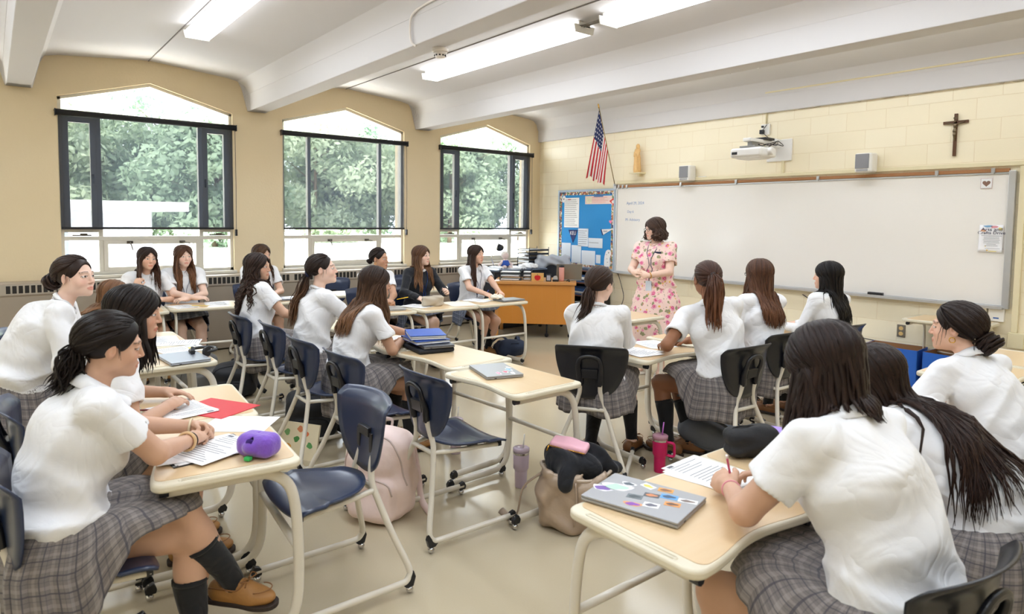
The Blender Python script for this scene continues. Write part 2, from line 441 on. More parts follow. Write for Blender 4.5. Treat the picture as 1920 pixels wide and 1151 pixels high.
for x in (1.85, 4.62, 7.4): fixture(x, -8.3, 2.44, ['strip light in the rear bay by the windows', 'strip light in the middle of the rear bay', 'strip light in the rear bay at the right wall'][[1.85, 4.62, 7.4].index(x)])
b = MB()
for yy in (-3.30, -3.27): b.tube([(4.36, yy, 3.34), (4.64, yy, 3.34)], .009, 8)
tag(b.build('conduit_pair', mat('conduit_steel', '8D8880', .35, .6), smooth=True), 'short pair of steel conduits joining two strip lights', 'conduit')
# smoke detector + conduit on the beam
r = empty('smoke_detector', (4.20, -4.66, 2.95))
SMK = mat('detector_white', 'EAE3DC', .4)
b = MB(); b.lathe([(.062, 0), (.062, -.03), (.05, -.032)], seg=24); b.build('base', SMK, r, smooth=True, bevel=.003)
b = MB(); b.lathe([(.05, -.03), (.052, -.045), (.042, -.05), (.040, -.068), (.028, -.075), (.0, -.076)], seg=24); b.build('head', SMK, r, smooth=True)
b = MB(); 
for k in range(10): a = 2*pi*k/10; b.cbox((.041*cos(a), .041*sin(a), -.058), (.01, .01, .01))
b.build('vent_slots', SLOT, r)
tag(r, 'white round smoke detector under the middle beam', 'smoke detector')
b = MB(); b.tube(catmull([(4.16, -4.85, 2.94), (4.13, -4.875, 2.98), (4.14, -4.89, 3.10), (4.22, -4.90, 3.17), (4.5, -4.905, 3.19), (5.2, -4.91, 3.19), (6.6, -4.91, 3.19)], 5), .009, 8)
tag(b.build('conduit', SMK, smooth=True), 'thin white conduit curving up the beam from the smoke detector', 'conduit')
# ================================================================ desks and chairs
NAVY = mat('navy_plastic', '27334F', .3, var=.05, scale=3, bump=.05, bscale=250, coat=.2)
NAVYD = mat('dark_navy_plastic', '1B1F2E', .32, var=.05, scale=3, bump=.05, bscale=250)
TUBE = mat('cream_tube_paint', 'DDD6C8', .28, var=.02, coat=.3)
EDGE = mat('desk_edge_plastic', 'DFD6BF', .35, var=.02)
def m_maple():
    m = bpy.data.materials.new('maple_laminate'); q = NT(m)
    tc = q.n('TexCoord'); mp = q.n('Mapping'); mp.inputs['Scale'].default_value = (1.2, 14, 1); q.l(tc, 'Object', mp, 0)
    n1 = q.n('TexNoise', inp={'Scale': 2.2, 'Detail': 6., 'Distortion': .5}); q.l(mp, 0, n1, 'Vector')
    c = q.mix(n1.outputs[0], srgb('DABA8C'), srgb('E2C8A1')); q.t.links.new(c, q.b.inputs['Base Color']); q.set(Roughness=.28)
    return m
MAPLE = m_maple()
def glide(parent, x, y, z=.05, back=True):
    s = -1 if back else 1
    b = MB()
    b.prism([(y-.020, .032), (y+.020, .032), (y+.026, .052), (y+.012, .088 if back else .078), (y-.012, .07), (y-.024, .055)] if not back else
            [(y-.018, .030), (y+.016, .030), (y+.036, .05), (y+.004, .062), (y-.020, .098), (y-.030, .07)], x-.013, x+.013, 'x')
    g = b.build('glide', BLACKP, parent, bevel=.004)
    b = MB(); b.ball((x, y-.004, .0165), (.0165, .0165, .0165), 12, 8); b.box((x-.005, y-.009, .025), (x+.005, y+.001, .036)); b.build('steel_foot', CHROME, g, smooth=True)
def seat_outline(n=44):
    # front edge straight with soft corners, sides closing to a round rear
    pts = [(-.19, .178), (-.225, .165), (-.232, .13), (-.222, .06), (-.20, -.02), (-.165, -.10), (-.11, -.165), (0, -.195),
           (.11, -.165), (.165, -.10), (.20, -.02), (.222, .06), (.232, .13), (.225, .165), (.19, .178), (.08, .185), (-.08, .185)]
    return catmull(pts, 4, True)
def shell_mesh(out, zf, thick, name, m, parent, rings=7):
    b = MB(); c = out.mean(0); n = len(out)
    for side, off in ((0, 0), (1, -thick)):
        V = []; 
        for i in range(rings+1):
            t = i/rings
            for p in out:
                q = c+(p-c)*(t if side == 0 else t*.985); V.append(zf(q[0], q[1], off, t))
        F = []
        for i in range(rings):
            for k in range(n):
                a = (i*n+k, i*n+(k+1) % n, (i+1)*n+(k+1) % n, (i+1)*n+k)
                F.append(a if side else a[::-1])
        b.add(V, F)
    base = (rings+1)*n
    for k in range(n):
        a, a2 = rings*n+k, rings*n+(k+1) % n
        b.f.append((a, a2, base+a2, base+a)); b.m.append(0)
    o = b.build(name, m, parent, smooth=True)
    bm = bmesh.new(); bm.from_mesh(o.data); bmesh.ops.remove_doubles(bm, verts=bm.verts, dist=1e-5); bmesh.ops.recalc_face_normals(bm, faces=bm.faces); bm.to_mesh(o.data); bm.free()
    o.data.shade_smooth()
    return o
def make_chair(NAVY):
    r = empty('classroom_chair', (0, 0, 0))
    so = seat_outline()
    def zs(x, y, off, t):
        z = .468+.55*x*x*(1 if y < .05 else .6)-.030*max(0, (y-.09)/.1)**2+.02*max(0, (-y-.08)/.1)**2-.006*cos(min(1, abs(y)/.15)*pi/2)
        return (x, y, z+off)
    shell_mesh(so, zs, .012, 'seat', NAVY, r)
    bo = catmull([(-.20, .845), (-.228, .835), (-.236, .80), (-.228, .73), (-.205, .65), (-.165, .575), (-.10, .52), (0, .50), (.10, .52), (.165, .575), (.205, .65), (.228, .73), (.236, .80), (.228, .835), (.20, .845), (.1, .852), (0, .855), (-.1, .852)], 4, True)
    def zb(x, z, off, t):
        y = -.205+.85*x*x-.10*(z-.5)-1.3*max(0, z-.80)**1.0*.55+off
        return (x, y, z)
    shell_mesh(bo, zb, .011, 'backrest', NAVY, r)
    # black looped bracket holding the back
    b = MB()
    loop = catmull([(-.062, -.232, .60), (-.066, -.240, .66), (-.072, -.262, .72), (-.060, -.272, .765), (-.025, -.274, .783), (.025, -.274, .783), (.060, -.272, .765), (.072, -.262, .72), (.066, -.240, .66), (.062, -.232, .60)], 5)
    b.tube(loop, [.022, .021, .016, .014, .014, .014, .014, .016, .021, .022], 10, flat=.8)
    for s in (-1, 1): b.cbox((s*.06, -.228, .635), (.03, .035, .09))
    b.prism([(-.252, .64), (-.205, .66), (-.205, .70), (-.262, .70)], -.05, .05, 'x')
    b.build('back_bracket', BLACKP, r, smooth=False, bevel=.003)
    b = MB()
    for s in (-1, 1):
        pth = catmull([(s*.062, -.232, .66), (s*.064, -.228, .60), (s*.066, -.215, .545), (s*.085, -.205, .48), (s*.105, -.215, .42), (s*.165, -.26, .26), (s*.220, -.305, .13), (s*.236, -.315, .085)], 5)
        pth2 = catmull([(s*.236, -.315, .085), (s*.240, -.295, .058), (s*.240, -.25, .052), (s*.240, -.05, .052), (s*.240, .205, .052)], 4)
        b.tube(np.vstack([pth[:-1], pth2]), .0145, 10)
        b.tube(catmull([(s*.098, -.213, .437), (s*.13, -.10, .437), (s*.165, .03, .440), (s*.175, .155, .432)], 5), .0125, 8)
    b.tube([(-.105, -.213, .435), (.105, -.213, .435)], .0125, 8)
    b.tube([(-.17, .11, .434), (.17, .11, .434)], .011, 8)
    b.build('frame', TUBE, r, smooth=True)
    b = MB()
    for s in (-1, 1): b.cbox((s*.14, .0, .452), (.03, .05, .012)); b.cbox((s*.172, .15, .44), (.03, .02, .03))
    b.build('seat_clip', BLACKP, r)
    for s in (-1, 1): glide(r, s*.240, -.305, back=True); glide(r, s*.240, .195, back=False)
    return r
def rr_outline(w, d, rad, belly):
    hw, hd = w/2, d/2; pts = []
    for cx, cy, a0 in ((hw-rad, hd-rad, 0), (-hw+rad, hd-rad, 90), (-hw+rad, -hd+rad, 180), (hw-rad, -hd+rad, 270)):
        for k in range(6):
            a = RD(a0+18*k); pts.append((cx+rad*cos(a), cy+rad*sin(a)))
        if a0 == 180:
            for k in range(1, 14):
                x = -hw+rad+(w-2*rad)*k/14; u = x/(hw-rad); pts.append((x, -hd+belly*(cos(u*pi)+1)/2))
    return pts
DZ = .725
def make_desk():
    r = empty('student_desk', (0, 0, 0)); w, d = .68, .50
    b = MB(); b.prism(rr_outline(w, d, .045, .035), DZ-.030, DZ-.0015, 'z'); e = b.build('edge_trim', EDGE, None, bevel=.009, bseg=3)
    b = MB(); o = rr_outline(w-.095, d-.03, .03, .035); b.prism(o, DZ-.012, DZ, 'z'); t = b.build('tabletop', MAPLE, r)
    e.parent = t; smooth_angle(e, 40)
    for s in (-1, 1):
        b = MB()
        for k in (-.006, .008): b.tube([(s*(.314+k), -.16, DZ-.002), (s*(.314+k), .17, DZ-.002)], .0032, 6)
        b.ball((s*.315, -.162, DZ-.002), (.009, .007, .0032), 10, 6); b.ball((s*.315, .172, DZ-.002), (.009, .007, .0032), 10, 6)
        b.build('pencil_ledge', EDGE, t, smooth=True)
    for s in (-1, 1):
        b = MB()
        p1 = catmull([(s*.285, -.20, DZ-.045), (s*.285, .05, DZ-.045), (s*.285, .14, DZ-.052), (s*.287, .205, DZ-.10), (s*.29, .232, DZ-.19), (s*.295, .242, .36), (s*.30, .235, .17), (s*.30, .20, .085), (s*.30, .13, .055), (s*.30, -.05, .052), (s*.30, -.225, .052)], 5)
        b.tube(p1, .0205, 12, flat=.62); b.build('side_frame', TUBE, r, smooth=True)
    b = MB(); b.tube([(-.29, .240, .37), (.29, .240, .37)], .0175, 10, flat=.7, up=(0, 1, 0)); b.build('crossbar', TUBE, r, smooth=True)
    b = MB(); b.box((-.285, -.12, DZ-.052), (.285, -.10, DZ-.03)); b.box((-.285, .08, DZ-.052), (.285, .10, DZ-.03)); b.build('under_rail', TUBE, r)
    for s in (-1, 1): b = MB(); b.tube([(s*.285, -.225, DZ-.046), (s*.285, -.195, DZ-.046)], .016, 8); b.build('tube_plug', BLACKP, r)
    for s in (-1, 1): glide(r, s*.30, .185, back=False); glide(r, s*.30, -.215, back=False)
    return r
CH0, CH1, DK0 = make_chair(NAVY), make_chair(mat('black_seat_plastic', '16181F', .33, var=.05, coat=.15)), make_desk()
def kidmap(o):
    K = {}
    def rec(x):
        K[x.name] = [c for c in bpy.data.objects if c.parent == x]
        for c in K[x.name]: rec(c)
    rec(o); return K
KC, KC1, KD = kidmap(CH0), kidmap(CH1), kidmap(DK0)
used = {'c': False, 'd': False, 'b': False}
def chair(x, y, deg, label, group=None, black=False):
    if black:
        o = CH1 if not used['b'] else copy_tree(CH1, None, KC1); used['b'] = True; group = 'black backed classroom chairs'
    elif not used['c']: o = CH0; used['c'] = True
    else: o = copy_tree(CH0, None, KC)
    o.location = (x, y, 0); o.rotation_euler = (0, 0, RD(deg))
    tag(o, label, 'chair', group or 'navy classroom chairs'); return o
def desk(x, y, deg, label, group=None):
    if not used['d']: o = DK0; used['d'] = True
    else: o = copy_tree(DK0, None, KD)
    o.location = (x, y, 0); o.rotation_euler = (0, 0, RD(deg))
    tag(o, label, 'desk', group or 'maple topped student desks'); return o
# --- desks
desk(5.886, -6.755, -5, 'student desk at front left with the purple squeeze toy on its corner')
desk(5.209, -6.700, -5, 'student desk carrying the red folder and worksheet with a pencil')
desk(3.95, -6.58, 0, 'student desk at left holding headphones and a closed silver laptop')
desk(3.265, -6.58, 0, 'student desk just beyond the headphones, sheets of paper on it')
desk(2.50, -6.66, 0, 'student desk of the front left row nearest the window wall')
desk(5.69, -5.10, 2, 'empty student desk in the middle carrying a grey laptop with stickers')
desk(4.975, -5.035, 4, 'student desk with a blue binder stacked on a black laptop sleeve')
desk(4.275, -5.09, 0, 'student desk the girl with streaked long hair leans on')
desk(3.58, -5.06, 0, 'student desk before the girl with the scrunchie ponytail')
desk(2.88, -5.04, 0, 'student desk before the girl with dark curly hair')
desk(2.78, -3.08, -90, 'student desk at the open end of the row by the navy backpack')
desk(2.80, -3.77, -90, 'student desk with a beige pencil pouch in front of the navy sweater')
desk(2.74, -4.47, -97, 'student desk with a closed laptop before the girl with slicked back hair')
desk(1.41, -5.02, -92, 'student desk with a laptop before the half hidden girl at the wall')
desk(1.42, -5.74, -94, 'student desk under the folded arms of the long haired girl by the window')
desk(1.47, -6.44, -94, 'student desk before the girl holding a pencil by the window')
desk(1.15, -3.95, -90, 'unoccupied student desk below the middle window')
desk(1.25, -2.95, -90, 'unoccupied student desk behind the girl in the navy sweater')
desk(5.62, -3.80, 90, 'student desk with loose worksheets at the auburn ponytail girl\'s elbow')
desk(5.50, -3.08, 90, 'student desk before the girl with straight brown hair and glasses')
desk(5.63, -2.36, 90, 'student desk before the black haired girl by the whiteboard')
desk(4.30, -2.62, 0, 'empty student desk standing beside the teacher')
desk(7.385, -5.69, 90, 'front right student desk carrying the laptop covered in stickers')
desk(7.36, -4.99, 90, 'student desk under the black pencil pouch at right')
desk(7.30, -4.05, 90, 'student desk hidden behind the girls at right')
desk(7.27, -2.63, 90, 'empty student desk behind the bun haired girl, nearer of two')
desk(7.26, -1.94, 90, 'empty student desk behind the bun haired girl, farther of two')
desk(6.35, -.30, 0, 'student desk pushed against the wall under the board corner')
# --- chairs nobody sits on
chair(5.70, -5.48, 0, 'empty navy chair in the middle with its seat facing the laptop desk')
chair(5.935, -6.35, 180, 'empty navy chair turned towards the front left desk, beside the pink backpack')
chair(5.00, -5.62, 2, 'empty navy chair right of the girl with streaked hair')
chair(3.10, -7.16, -6, 'empty navy chair at the left edge, second from the window wall')
chair(2.62, -7.00, -3, 'empty navy chair at the left edge, nearest the window wall')
chair(.72, -3.97, -90, 'blue backed chair below the middle window, desk in front of it')
chair(.80, -3.0, -90, 'blue backed chair between the girl with slicked hair and the navy sweater')
# ================================================================ smooth-volume sculpting (distance fields meshed with surface nets)
class SDF:
    def __init__(s, lo, hi, h, fine=()):
        s.ax = []
        for a in range(3):
            x = lo[a]; L = []
            while x < hi[a]+h:
                L.append(x); st = h
                for fl, fh, hf in fine:
                    if fl[a]-hf <= x <= fh[a]: st = min(st, hf)
                    elif x < fl[a] < x+st: st = max(hf, fl[a]-x)
                x += st
            s.ax.append(np.array(L, np.float32))
        s.D = np.full([len(a) for a in s.ax], .25, np.float32); s.h = h
    def sub(s, lo, hi):
        sl = []
        for a in range(3):
            i0 = max(0, np.searchsorted(s.ax[a], lo[a])-1); i1 = min(len(s.ax[a]), np.searchsorted(s.ax[a], hi[a])+1)
            if i1 <= i0: return None
            sl.append(slice(i0, i1))
        X, Y, Z = s.ax[0][sl[0]][:, None, None], s.ax[1][sl[1]][None, :, None], s.ax[2][sl[2]][None, None, :]
        return tuple(sl), X, Y, Z
    def comb(s, sl, d, k, mode):
        A = s.D[sl]; k = max(k, 1e-5)
        if mode == 'u':
            h = np.clip(.5+.5*(d-A)/k, 0, 1); s.D[sl] = d+(A-d)*h-k*h*(1-h)
        else:
            if mode == 's': d = -d
            h = np.clip(.5-.5*(d-A)/k, 0, 1); s.D[sl] = d+(A-d)*h+k*h*(1-h)
    def cone(s, a, b, ra, rb, k=.02, mode='u', cut=None):
        a = np.array(a, float); b = np.array(b, float); m = max(ra, rb)+k+2*s.h
        q = s.sub(np.minimum(a, b)-m, np.maximum(a, b)+m)
        if q is None: return s
        sl, X, Y, Z = q; v = b-a; L2 = float(v@v)+1e-9
        t = np.clip(((X-a[0])*v[0]+(Y-a[1])*v[1]+(Z-a[2])*v[2])/L2, 0, 1)
        d = np.sqrt((X-a[0]-t*v[0])**2+(Y-a[1]-t*v[1])**2+(Z-a[2]-t*v[2])**2)-(ra+(rb-ra)*t)
        if cut is not None:
            p, n = cut; d = np.maximum(d, (X-p[0])*n[0]+(Y-p[1])*n[1]+(Z-p[2])*n[2])
        s.comb(sl, d.astype(np.float32), k, mode); return s
    def ell(s, c, r, Rm=None, k=.02, mode='u'):
        c = np.array(c, float); r = np.array(r, float); Rm = np.eye(3) if Rm is None else np.array(Rm)
        ext = np.sqrt(((Rm*r[None, :])**2).sum(1))+k+2*s.h
        q = s.sub(c-ext, c+ext)
        if q is None: return s
        sl, X, Y, Z = q; X = X-c[0]; Y = Y-c[1]; Z = Z-c[2]
        p = [X*Rm[0, i]+Y*Rm[1, i]+Z*Rm[2, i] for i in range(3)]
        k0 = np.sqrt(sum((p[i]/r[i])**2 for i in range(3))); k1 = np.sqrt(sum((p[i]/r[i]**2)**2 for i in range(3)))+1e-6
        s.comb(sl, (k0*(k0-1)/k1).astype(np.float32), k, mode); return s
    def box(s, c, hh, Rm=None, r=.01, k=.01, mode='u'):
        c = np.array(c, float); hh = np.array(hh, float)-r; Rm = np.eye(3) if Rm is None else np.array(Rm)
        ext = (np.abs(Rm)*(hh+r)[None, :]).sum(1)+k+2*s.h
        q = s.sub(c-ext, c+ext)
        if q is None: return s
        sl, X, Y, Z = q; X = X-c[0]; Y = Y-c[1]; Z = Z-c[2]
        p = [np.abs(X*Rm[0, i]+Y*Rm[1, i]+Z*Rm[2, i])-hh[i] for i in range(3)]
        d = np.sqrt(sum(np.maximum(v, 0)**2 for v in p))+np.minimum(np.maximum(np.maximum(p[0], p[1]), p[2]), 0)-r
        s.comb(sl, d.astype(np.float32), k, mode); return s
    def plane(s, p, n, k=.004, box=None):
        # keep the side n points away from: removes where (x-p).n > 0
        n = nrm(n); p = np.array(p, float)
        q = s.sub(*(box if box is not None else ([a[0] for a in s.ax], [a[-1] for a in s.ax])))
        if q is None: return s
        sl, X, Y, Z = q; d = (X-p[0])*n[0]+(Y-p[1])*n[1]+(Z-p[2])*n[2]
        s.comb(sl, d.astype(np.float32), k, 'i'); return s
    def disp(s, fn, lo=None, hi=None):
        q = s.sub([a[0] for a in s.ax] if lo is None else lo, [a[-1] for a in s.ax] if hi is None else hi); sl, X, Y, Z = q
        near = np.abs(s.D[sl]) < .04
        s.D[sl] += np.where(near, fn(X, Y, Z), 0).astype(np.float32); return s
    def sample(s, P):
        idx = []; fr = []
        for a in range(3):
            x = np.clip(P[:, a], s.ax[a][0], s.ax[a][-1]-1e-5); i = np.clip(np.searchsorted(s.ax[a], x, side='right')-1, 0, len(s.ax[a])-2)
            idx.append(i); fr.append((x-s.ax[a][i])/(s.ax[a][i+1]-s.ax[a][i]))
        v = 0
        for dx in (0, 1):
            for dy in (0, 1):
                for dz in (0, 1):
                    v = v+s.D[idx[0]+dx, idx[1]+dy, idx[2]+dz]*(fr[0] if dx else 1-fr[0])*(fr[1] if dy else 1-fr[1])*(fr[2] if dz else 1-fr[2])
        return v
    def grad(s, P, e=.012):
        g = np.stack([s.sample(P+np.eye(3)[a]*e)-s.sample(P-np.eye(3)[a]*e) for a in range(3)], 1)
        return g/(np.linalg.norm(g, axis=1)[:, None]+1e-9)
    def mesh(s):
        D = s.D; S = D < 0; nx, ny, nz = D.shape
        S[0] = S[-1] = False; S[:, 0] = S[:, -1] = False; S[:, :, 0] = S[:, :, -1] = False
        c = np.zeros((nx-1, ny-1, nz-1), np.uint8)
        for dx in (0, 1):
            for dy in (0, 1):
                for dz in (0, 1): c += S[dx:nx-1+dx, dy:ny-1+dy, dz:nz-1+dz]
        I, J, K = np.nonzero((c > 0) & (c < 8)); n = len(I)
        cid = np.full(c.shape, -1, np.int32); cid[I, J, K] = np.arange(n)
        cor = {}
        for dx in (0, 1):
            for dy in (0, 1):
                for dz in (0, 1):
                    v = D[I+dx, J+dy, K+dz]; ss = S[I+dx, J+dy, K+dz]
                    cor[dx, dy, dz] = np.where(ss, np.minimum(v, -1e-6), np.maximum(v, 1e-6))
        acc = np.zeros((n, 3)); cnt = np.zeros(n)
        for a in range(3):
            o = [i for i in range(3) if i != a]
            for u in (0, 1):
                for w in (0, 1):
                    p0 = [0, 0, 0]; p0[o[0]] = u; p0[o[1]] = w; p1 = list(p0); p1[a] = 1
                    A, B = cor[tuple(p0)], cor[tuple(p1)]; m = (A < 0) != (B < 0); t = np.where(m, A/(A-B+(~m)), 0)
                    q = np.zeros((n, 3)); q[:, o[0]] = u; q[:, o[1]] = w; q[:, a] = t
                    acc += q*m[:, None]; cnt += m
        acc /= np.maximum(cnt, 1)[:, None]
        V = np.empty((n, 3))
        for a, ii in enumerate((I, J, K)): V[:, a] = s.ax[a][ii]*(1-acc[:, a])+s.ax[a][ii+1]*acc[:, a]
        F = []
        for a in range(3):
            o = [(a+1) % 3, (a+2) % 3]
            sl0 = [slice(1, -1)]*3; sl1 = [slice(1, -1)]*3; sl0[a] = slice(0, -1); sl1[a] = slice(1, None)
            A, B = S[tuple(sl0)], S[tuple(sl1)]
            e = np.nonzero(A != B); ins = A[e]
            base = [e[0].copy(), e[1].copy(), e[2].copy()]
            for i in range(3):
                if i != a: base[i] = base[i]+1
            def cell(du, dv):
                b = [x.copy() for x in base]; b[o[0]] -= du; b[o[1]] -= dv; return cid[b[0], b[1], b[2]]
            q = np.stack([cell(1, 1), cell(0, 1), cell(0, 0), cell(1, 0)], 1)
            q[~ins] = q[~ins][:, ::-1]; F.append(q)
        F = np.vstack(F); F = F[(F >= 0).all(1)]
        return V, F
def np_mesh(name, V, F, m, parent=None, smooth=True, col=None, relax=0, uv=None):
    me = bpy.data.meshes.new(name); n = len(F); k = F.shape[1]
    me.vertices.add(len(V)); me.vertices.foreach_set('co', np.asarray(V, np.float32).ravel())
    me.loops.add(n*k); me.loops.foreach_set('vertex_index', F.astype(np.int32).ravel())
    me.polygons.add(n); me.polygons.foreach_set('loop_start', np.arange(0, n*k, k, dtype=np.int32))
    try: me.polygons.foreach_set('loop_total', np.full(n, k, np.int32))
    except Exception: pass
    me.update(calc_edges=True); me.validate()
    if smooth: me.shade_smooth()
    for mm in (m if isinstance(m, (list, tuple)) else [m]): me.materials.append(mm)
    if col is not None:
        at = me.color_attributes.new('Col', 'FLOAT_COLOR', 'POINT'); c4 = np.ones((len(V), 4), np.float32); c4[:, :3] = col; at.data.foreach_set('color', c4.ravel())
    if uv is not None:
        ul = me.uv_layers.new(name='UVMap'); ul.data.foreach_set('uv', np.asarray(uv, np.float32)[F.astype(int).ravel()].ravel())
    o = bpy.data.objects.new(name, me); COL.objects.link(o)
    if parent is not None: o.parent = parent
    return o
def relax(V, F, it=1, lam=.5):
    n = len(V); V = V.copy()
    e = np.vstack([F[:, [i, (i+1) % F.shape[1]]] for i in range(F.shape[1])])
    for _ in range(it):
        s = np.zeros_like(V); c = np.zeros(n)
        for a, b_ in ((0, 1), (1, 0)):
            for j in range(3): s[:, j] += np.bincount(e[:, a], V[e[:, b_], j], n)
            c += np.bincount(e[:, a], minlength=n)
        V = V+lam*(s/np.maximum(c, 1)[:, None]-V)
    return V

def Rxyz(yaw=0, pitch=0, roll=0):
    """columns: right, forward, up. yaw turns to the left, pitch up positive, roll to the right shoulder"""
    cy, sy = cos(RD(yaw)), sin(RD(yaw)); cp, sp = cos(RD(pitch)), sin(RD(pitch)); cr, sr = cos(RD(roll)), sin(RD(roll))
    Rz = np.array([[cy, -sy, 0], [sy, cy, 0], [0, 0, 1]]); Rx = np.array([[1, 0, 0], [0, cp, -sp], [0, sp, cp]]); Ry = np.array([[cr, 0, sr], [0, 1, 0], [-sr, 0, cr]])
    return Rz @ Rx @ Ry

# ================================================================ people
def m_skin(name):
    m = bpy.data.materials.new(name); q = NT(m)
    at = q.n('Attribute', attribute_name='Col'); tc = q.n('TexCoord'); n1 = q.n('TexNoise', inp={'Scale': 25., 'Detail': 4.}); q.l(tc, 'Object', n1, 'Vector')
    f = q.math('MULTIPLY_ADD', n1.outputs[0], .10, .95); cb = q.n('CombineColor'); [q.t.links.new(f, cb.inputs[i]) for i in range(3)]
    mx = q.n('Mix', data_type='RGBA', blend_type='MULTIPLY'); mx.inputs[0].default_value = 1; q.l(at, 0, mx, 6); q.l(cb, 0, mx, 7); q.l(mx, 2, q.b, 'Base Color')
    q.set(Roughness=.48); q.b.inputs['Subsurface Weight'].default_value = .0; q.b.inputs['Specular IOR Level'].default_value = .35
    return m
SKIN = m_skin('skin')
def m_hair():
    m = bpy.data.materials.new('hair_strands'); q = NT(m)
    at = q.n('Attribute', attribute_name='Col'); q.l(at, 0, q.b, 'Base Color')
    tc = q.n('TexCoord'); n1 = q.n('TexNoise', inp={'Scale': 1., 'Detail': 3.}); mp = q.n('Mapping'); mp.inputs['Scale'].default_value = (14, 1.2, 1)
    q.l(tc, 'UV', mp, 0); q.l(mp, 0, n1, 'Vector')
    bp = q.n('Bump', inp={'Strength': .5, 'Distance': .004}); q.l(n1, 0, bp, 'Height'); q.l(bp, 0, q.b, 'Normal')
    q.set(Roughness=.46); q.b.inputs['Specular IOR Level'].default_value = .24
    return m
HAIRM = m_hair()
def m_cloth(name, col, sc=900., rough=.85):
    m = bpy.data.materials.new(name); q = NT(m); q.set(Base_Color=(*srgb(col), 1), Roughness=rough); q.b.inputs['Sheen Weight'].default_value = .15
    tc = q.n('TexCoord'); n1 = q.n('TexNoise', inp={'Scale': 14., 'Detail': 5., 'Distortion': .6}); q.l(tc, 'Object', n1, 'Vector')
    bp = q.n('Bump', inp={'Strength': .16, 'Distance': .02}); q.l(n1, 0, bp, 'Height'); n2 = q.n('TexNoise', inp={'Scale': 4.5, 'Detail': 2., 'Distortion': 1.6}); q.l(tc, 'Object', n2, 'Vector'); h2 = q.math('ABSOLUTE', q.math('SUBTRACT', n2.outputs[0], .5)); b2 = q.n('Bump', inp={'Strength': .40, 'Distance': .06}); q.t.links.new(h2, b2.inputs['Height']); q.l(bp, 0, b2, 'Normal'); q.l(b2, 0, q.b, 'Normal')
    return m
def m_floral():
    m = bpy.data.materials.new('pink_floral_print'); q = NT(m)
    tc = q.n('TexCoord'); c = tuple(srgb('F6D6CB'))
    nz = q.n('TexNoise', inp={'Scale': 30., 'Detail': 2.}); q.l(tc, 'Object', nz, 'Vector')
    mp = q.n('VectorMath', operation='MULTIPLY_ADD'); q.l(nz, 1, mp, 0); mp.inputs[1].default_value = (.035,)*3; q.l(tc, 'Object', mp, 2)
    for sc, r0, colr, sd in ((15., .30, '9A9870', 3.1), (12.5, .33, 'EBA5B8', 0.), (12.5, .20, 'DB4F82', 0.), (12.5, .09, 'F0A0B8', 0.), (17., .17, 'EDBB55', 7.7), (25., .14, 'E06A94', 5.5), (27., .13, '87875E', 9.3)):
        ad = q.n('VectorMath', operation='ADD'); ad.inputs[1].default_value = (sd, sd*.7, sd*1.3); q.l(mp, 0, ad, 0)
        v = q.n('TexVoronoi', inp={'Scale': sc, 'Randomness': .9}); q.l(ad, 0, v, 'Vector')
        c = q.mix(q.math('LESS_THAN', v.outputs['Distance'], r0), c, srgb(colr))
    q.t.links.new(c, q.b.inputs['Base Color']); q.set(Roughness=.8); return m
FLORAL = m_floral()
POLO = m_cloth('white_pique_cotton', 'EEEEF0'); SWEAT = m_cloth('white_sweatshirt_fleece', 'ECECEE'); KNITN = m_cloth('navy_knit', '12141C'); SOCKM = m_cloth('black_sock_knit', '0D0E12')
def m_plaid(name, base, line, light):
    m = bpy.data.materials.new(name); q = NT(m)
    tc = q.n('TexCoord'); sp = q.n('SeparateXYZ'); q.l(tc, 'UV', sp, 0)
    def stripes(o):
        a = q.math('FRACT', q.math('MULTIPLY', o, 1/.055)); 
        l1 = q.math('LESS_THAN', q.math('ABSOLUTE', q.math('SUBTRACT', a, .5)), .045)
        l2 = q.math('LESS_THAN', q.math('ABSOLUTE', q.math('SUBTRACT', a, .80)), .028)
        l3 = q.math('LESS_THAN', q.math('ABSOLUTE', q.math('SUBTRACT', a, .15)), .10)
        return l1, l2, l3
    u = stripes(sp.outputs[0]); v = stripes(sp.outputs[1]); c = tuple(srgb(base))
    for s_ in (u, v): c = q.mix(q.math('MULTIPLY', s_[2], .35), c, srgb(light))
    for s_ in (u, v): c = q.mix(q.math('MULTIPLY', s_[0], .75), c, srgb(line)); c = q.mix(q.math('MULTIPLY', s_[1], .35), c, srgb(line))
    n1 = q.n('TexNoise', inp={'Scale': 350., 'Detail': 2.}); q.l(tc, 'UV', n1, 'Vector')
    c = q.mix(q.math('MULTIPLY', n1.outputs[0], .25), c, srgb(light))
    q.t.links.new(c, q.b.inputs['Base Color']); q.set(Roughness=.9); q.b.inputs['Sheen Weight'].default_value = .1
    return m
PLAID = m_plaid('grey_plaid_wool', '6F6866', '24283A', 'A39C98'); PLAIDB = m_plaid('blue_grey_plaid_wool', '5C6478', '23293F', 'A9B0C2')
TAN = mat('tan_leather', 'A5753F', .5, var=.12, scale=30, bump=.1, bscale=120); TAN2 = mat('brown_leather', '7E5430', .5, var=.12, scale=30, bump=.1, bscale=120); SOLEM = mat('dark_sole', '2E221C', .6)
LACE = mat('leather_lace', '8A5E34', .6)
GOLD = mat('gold', 'D9A94E', .2, 1.)

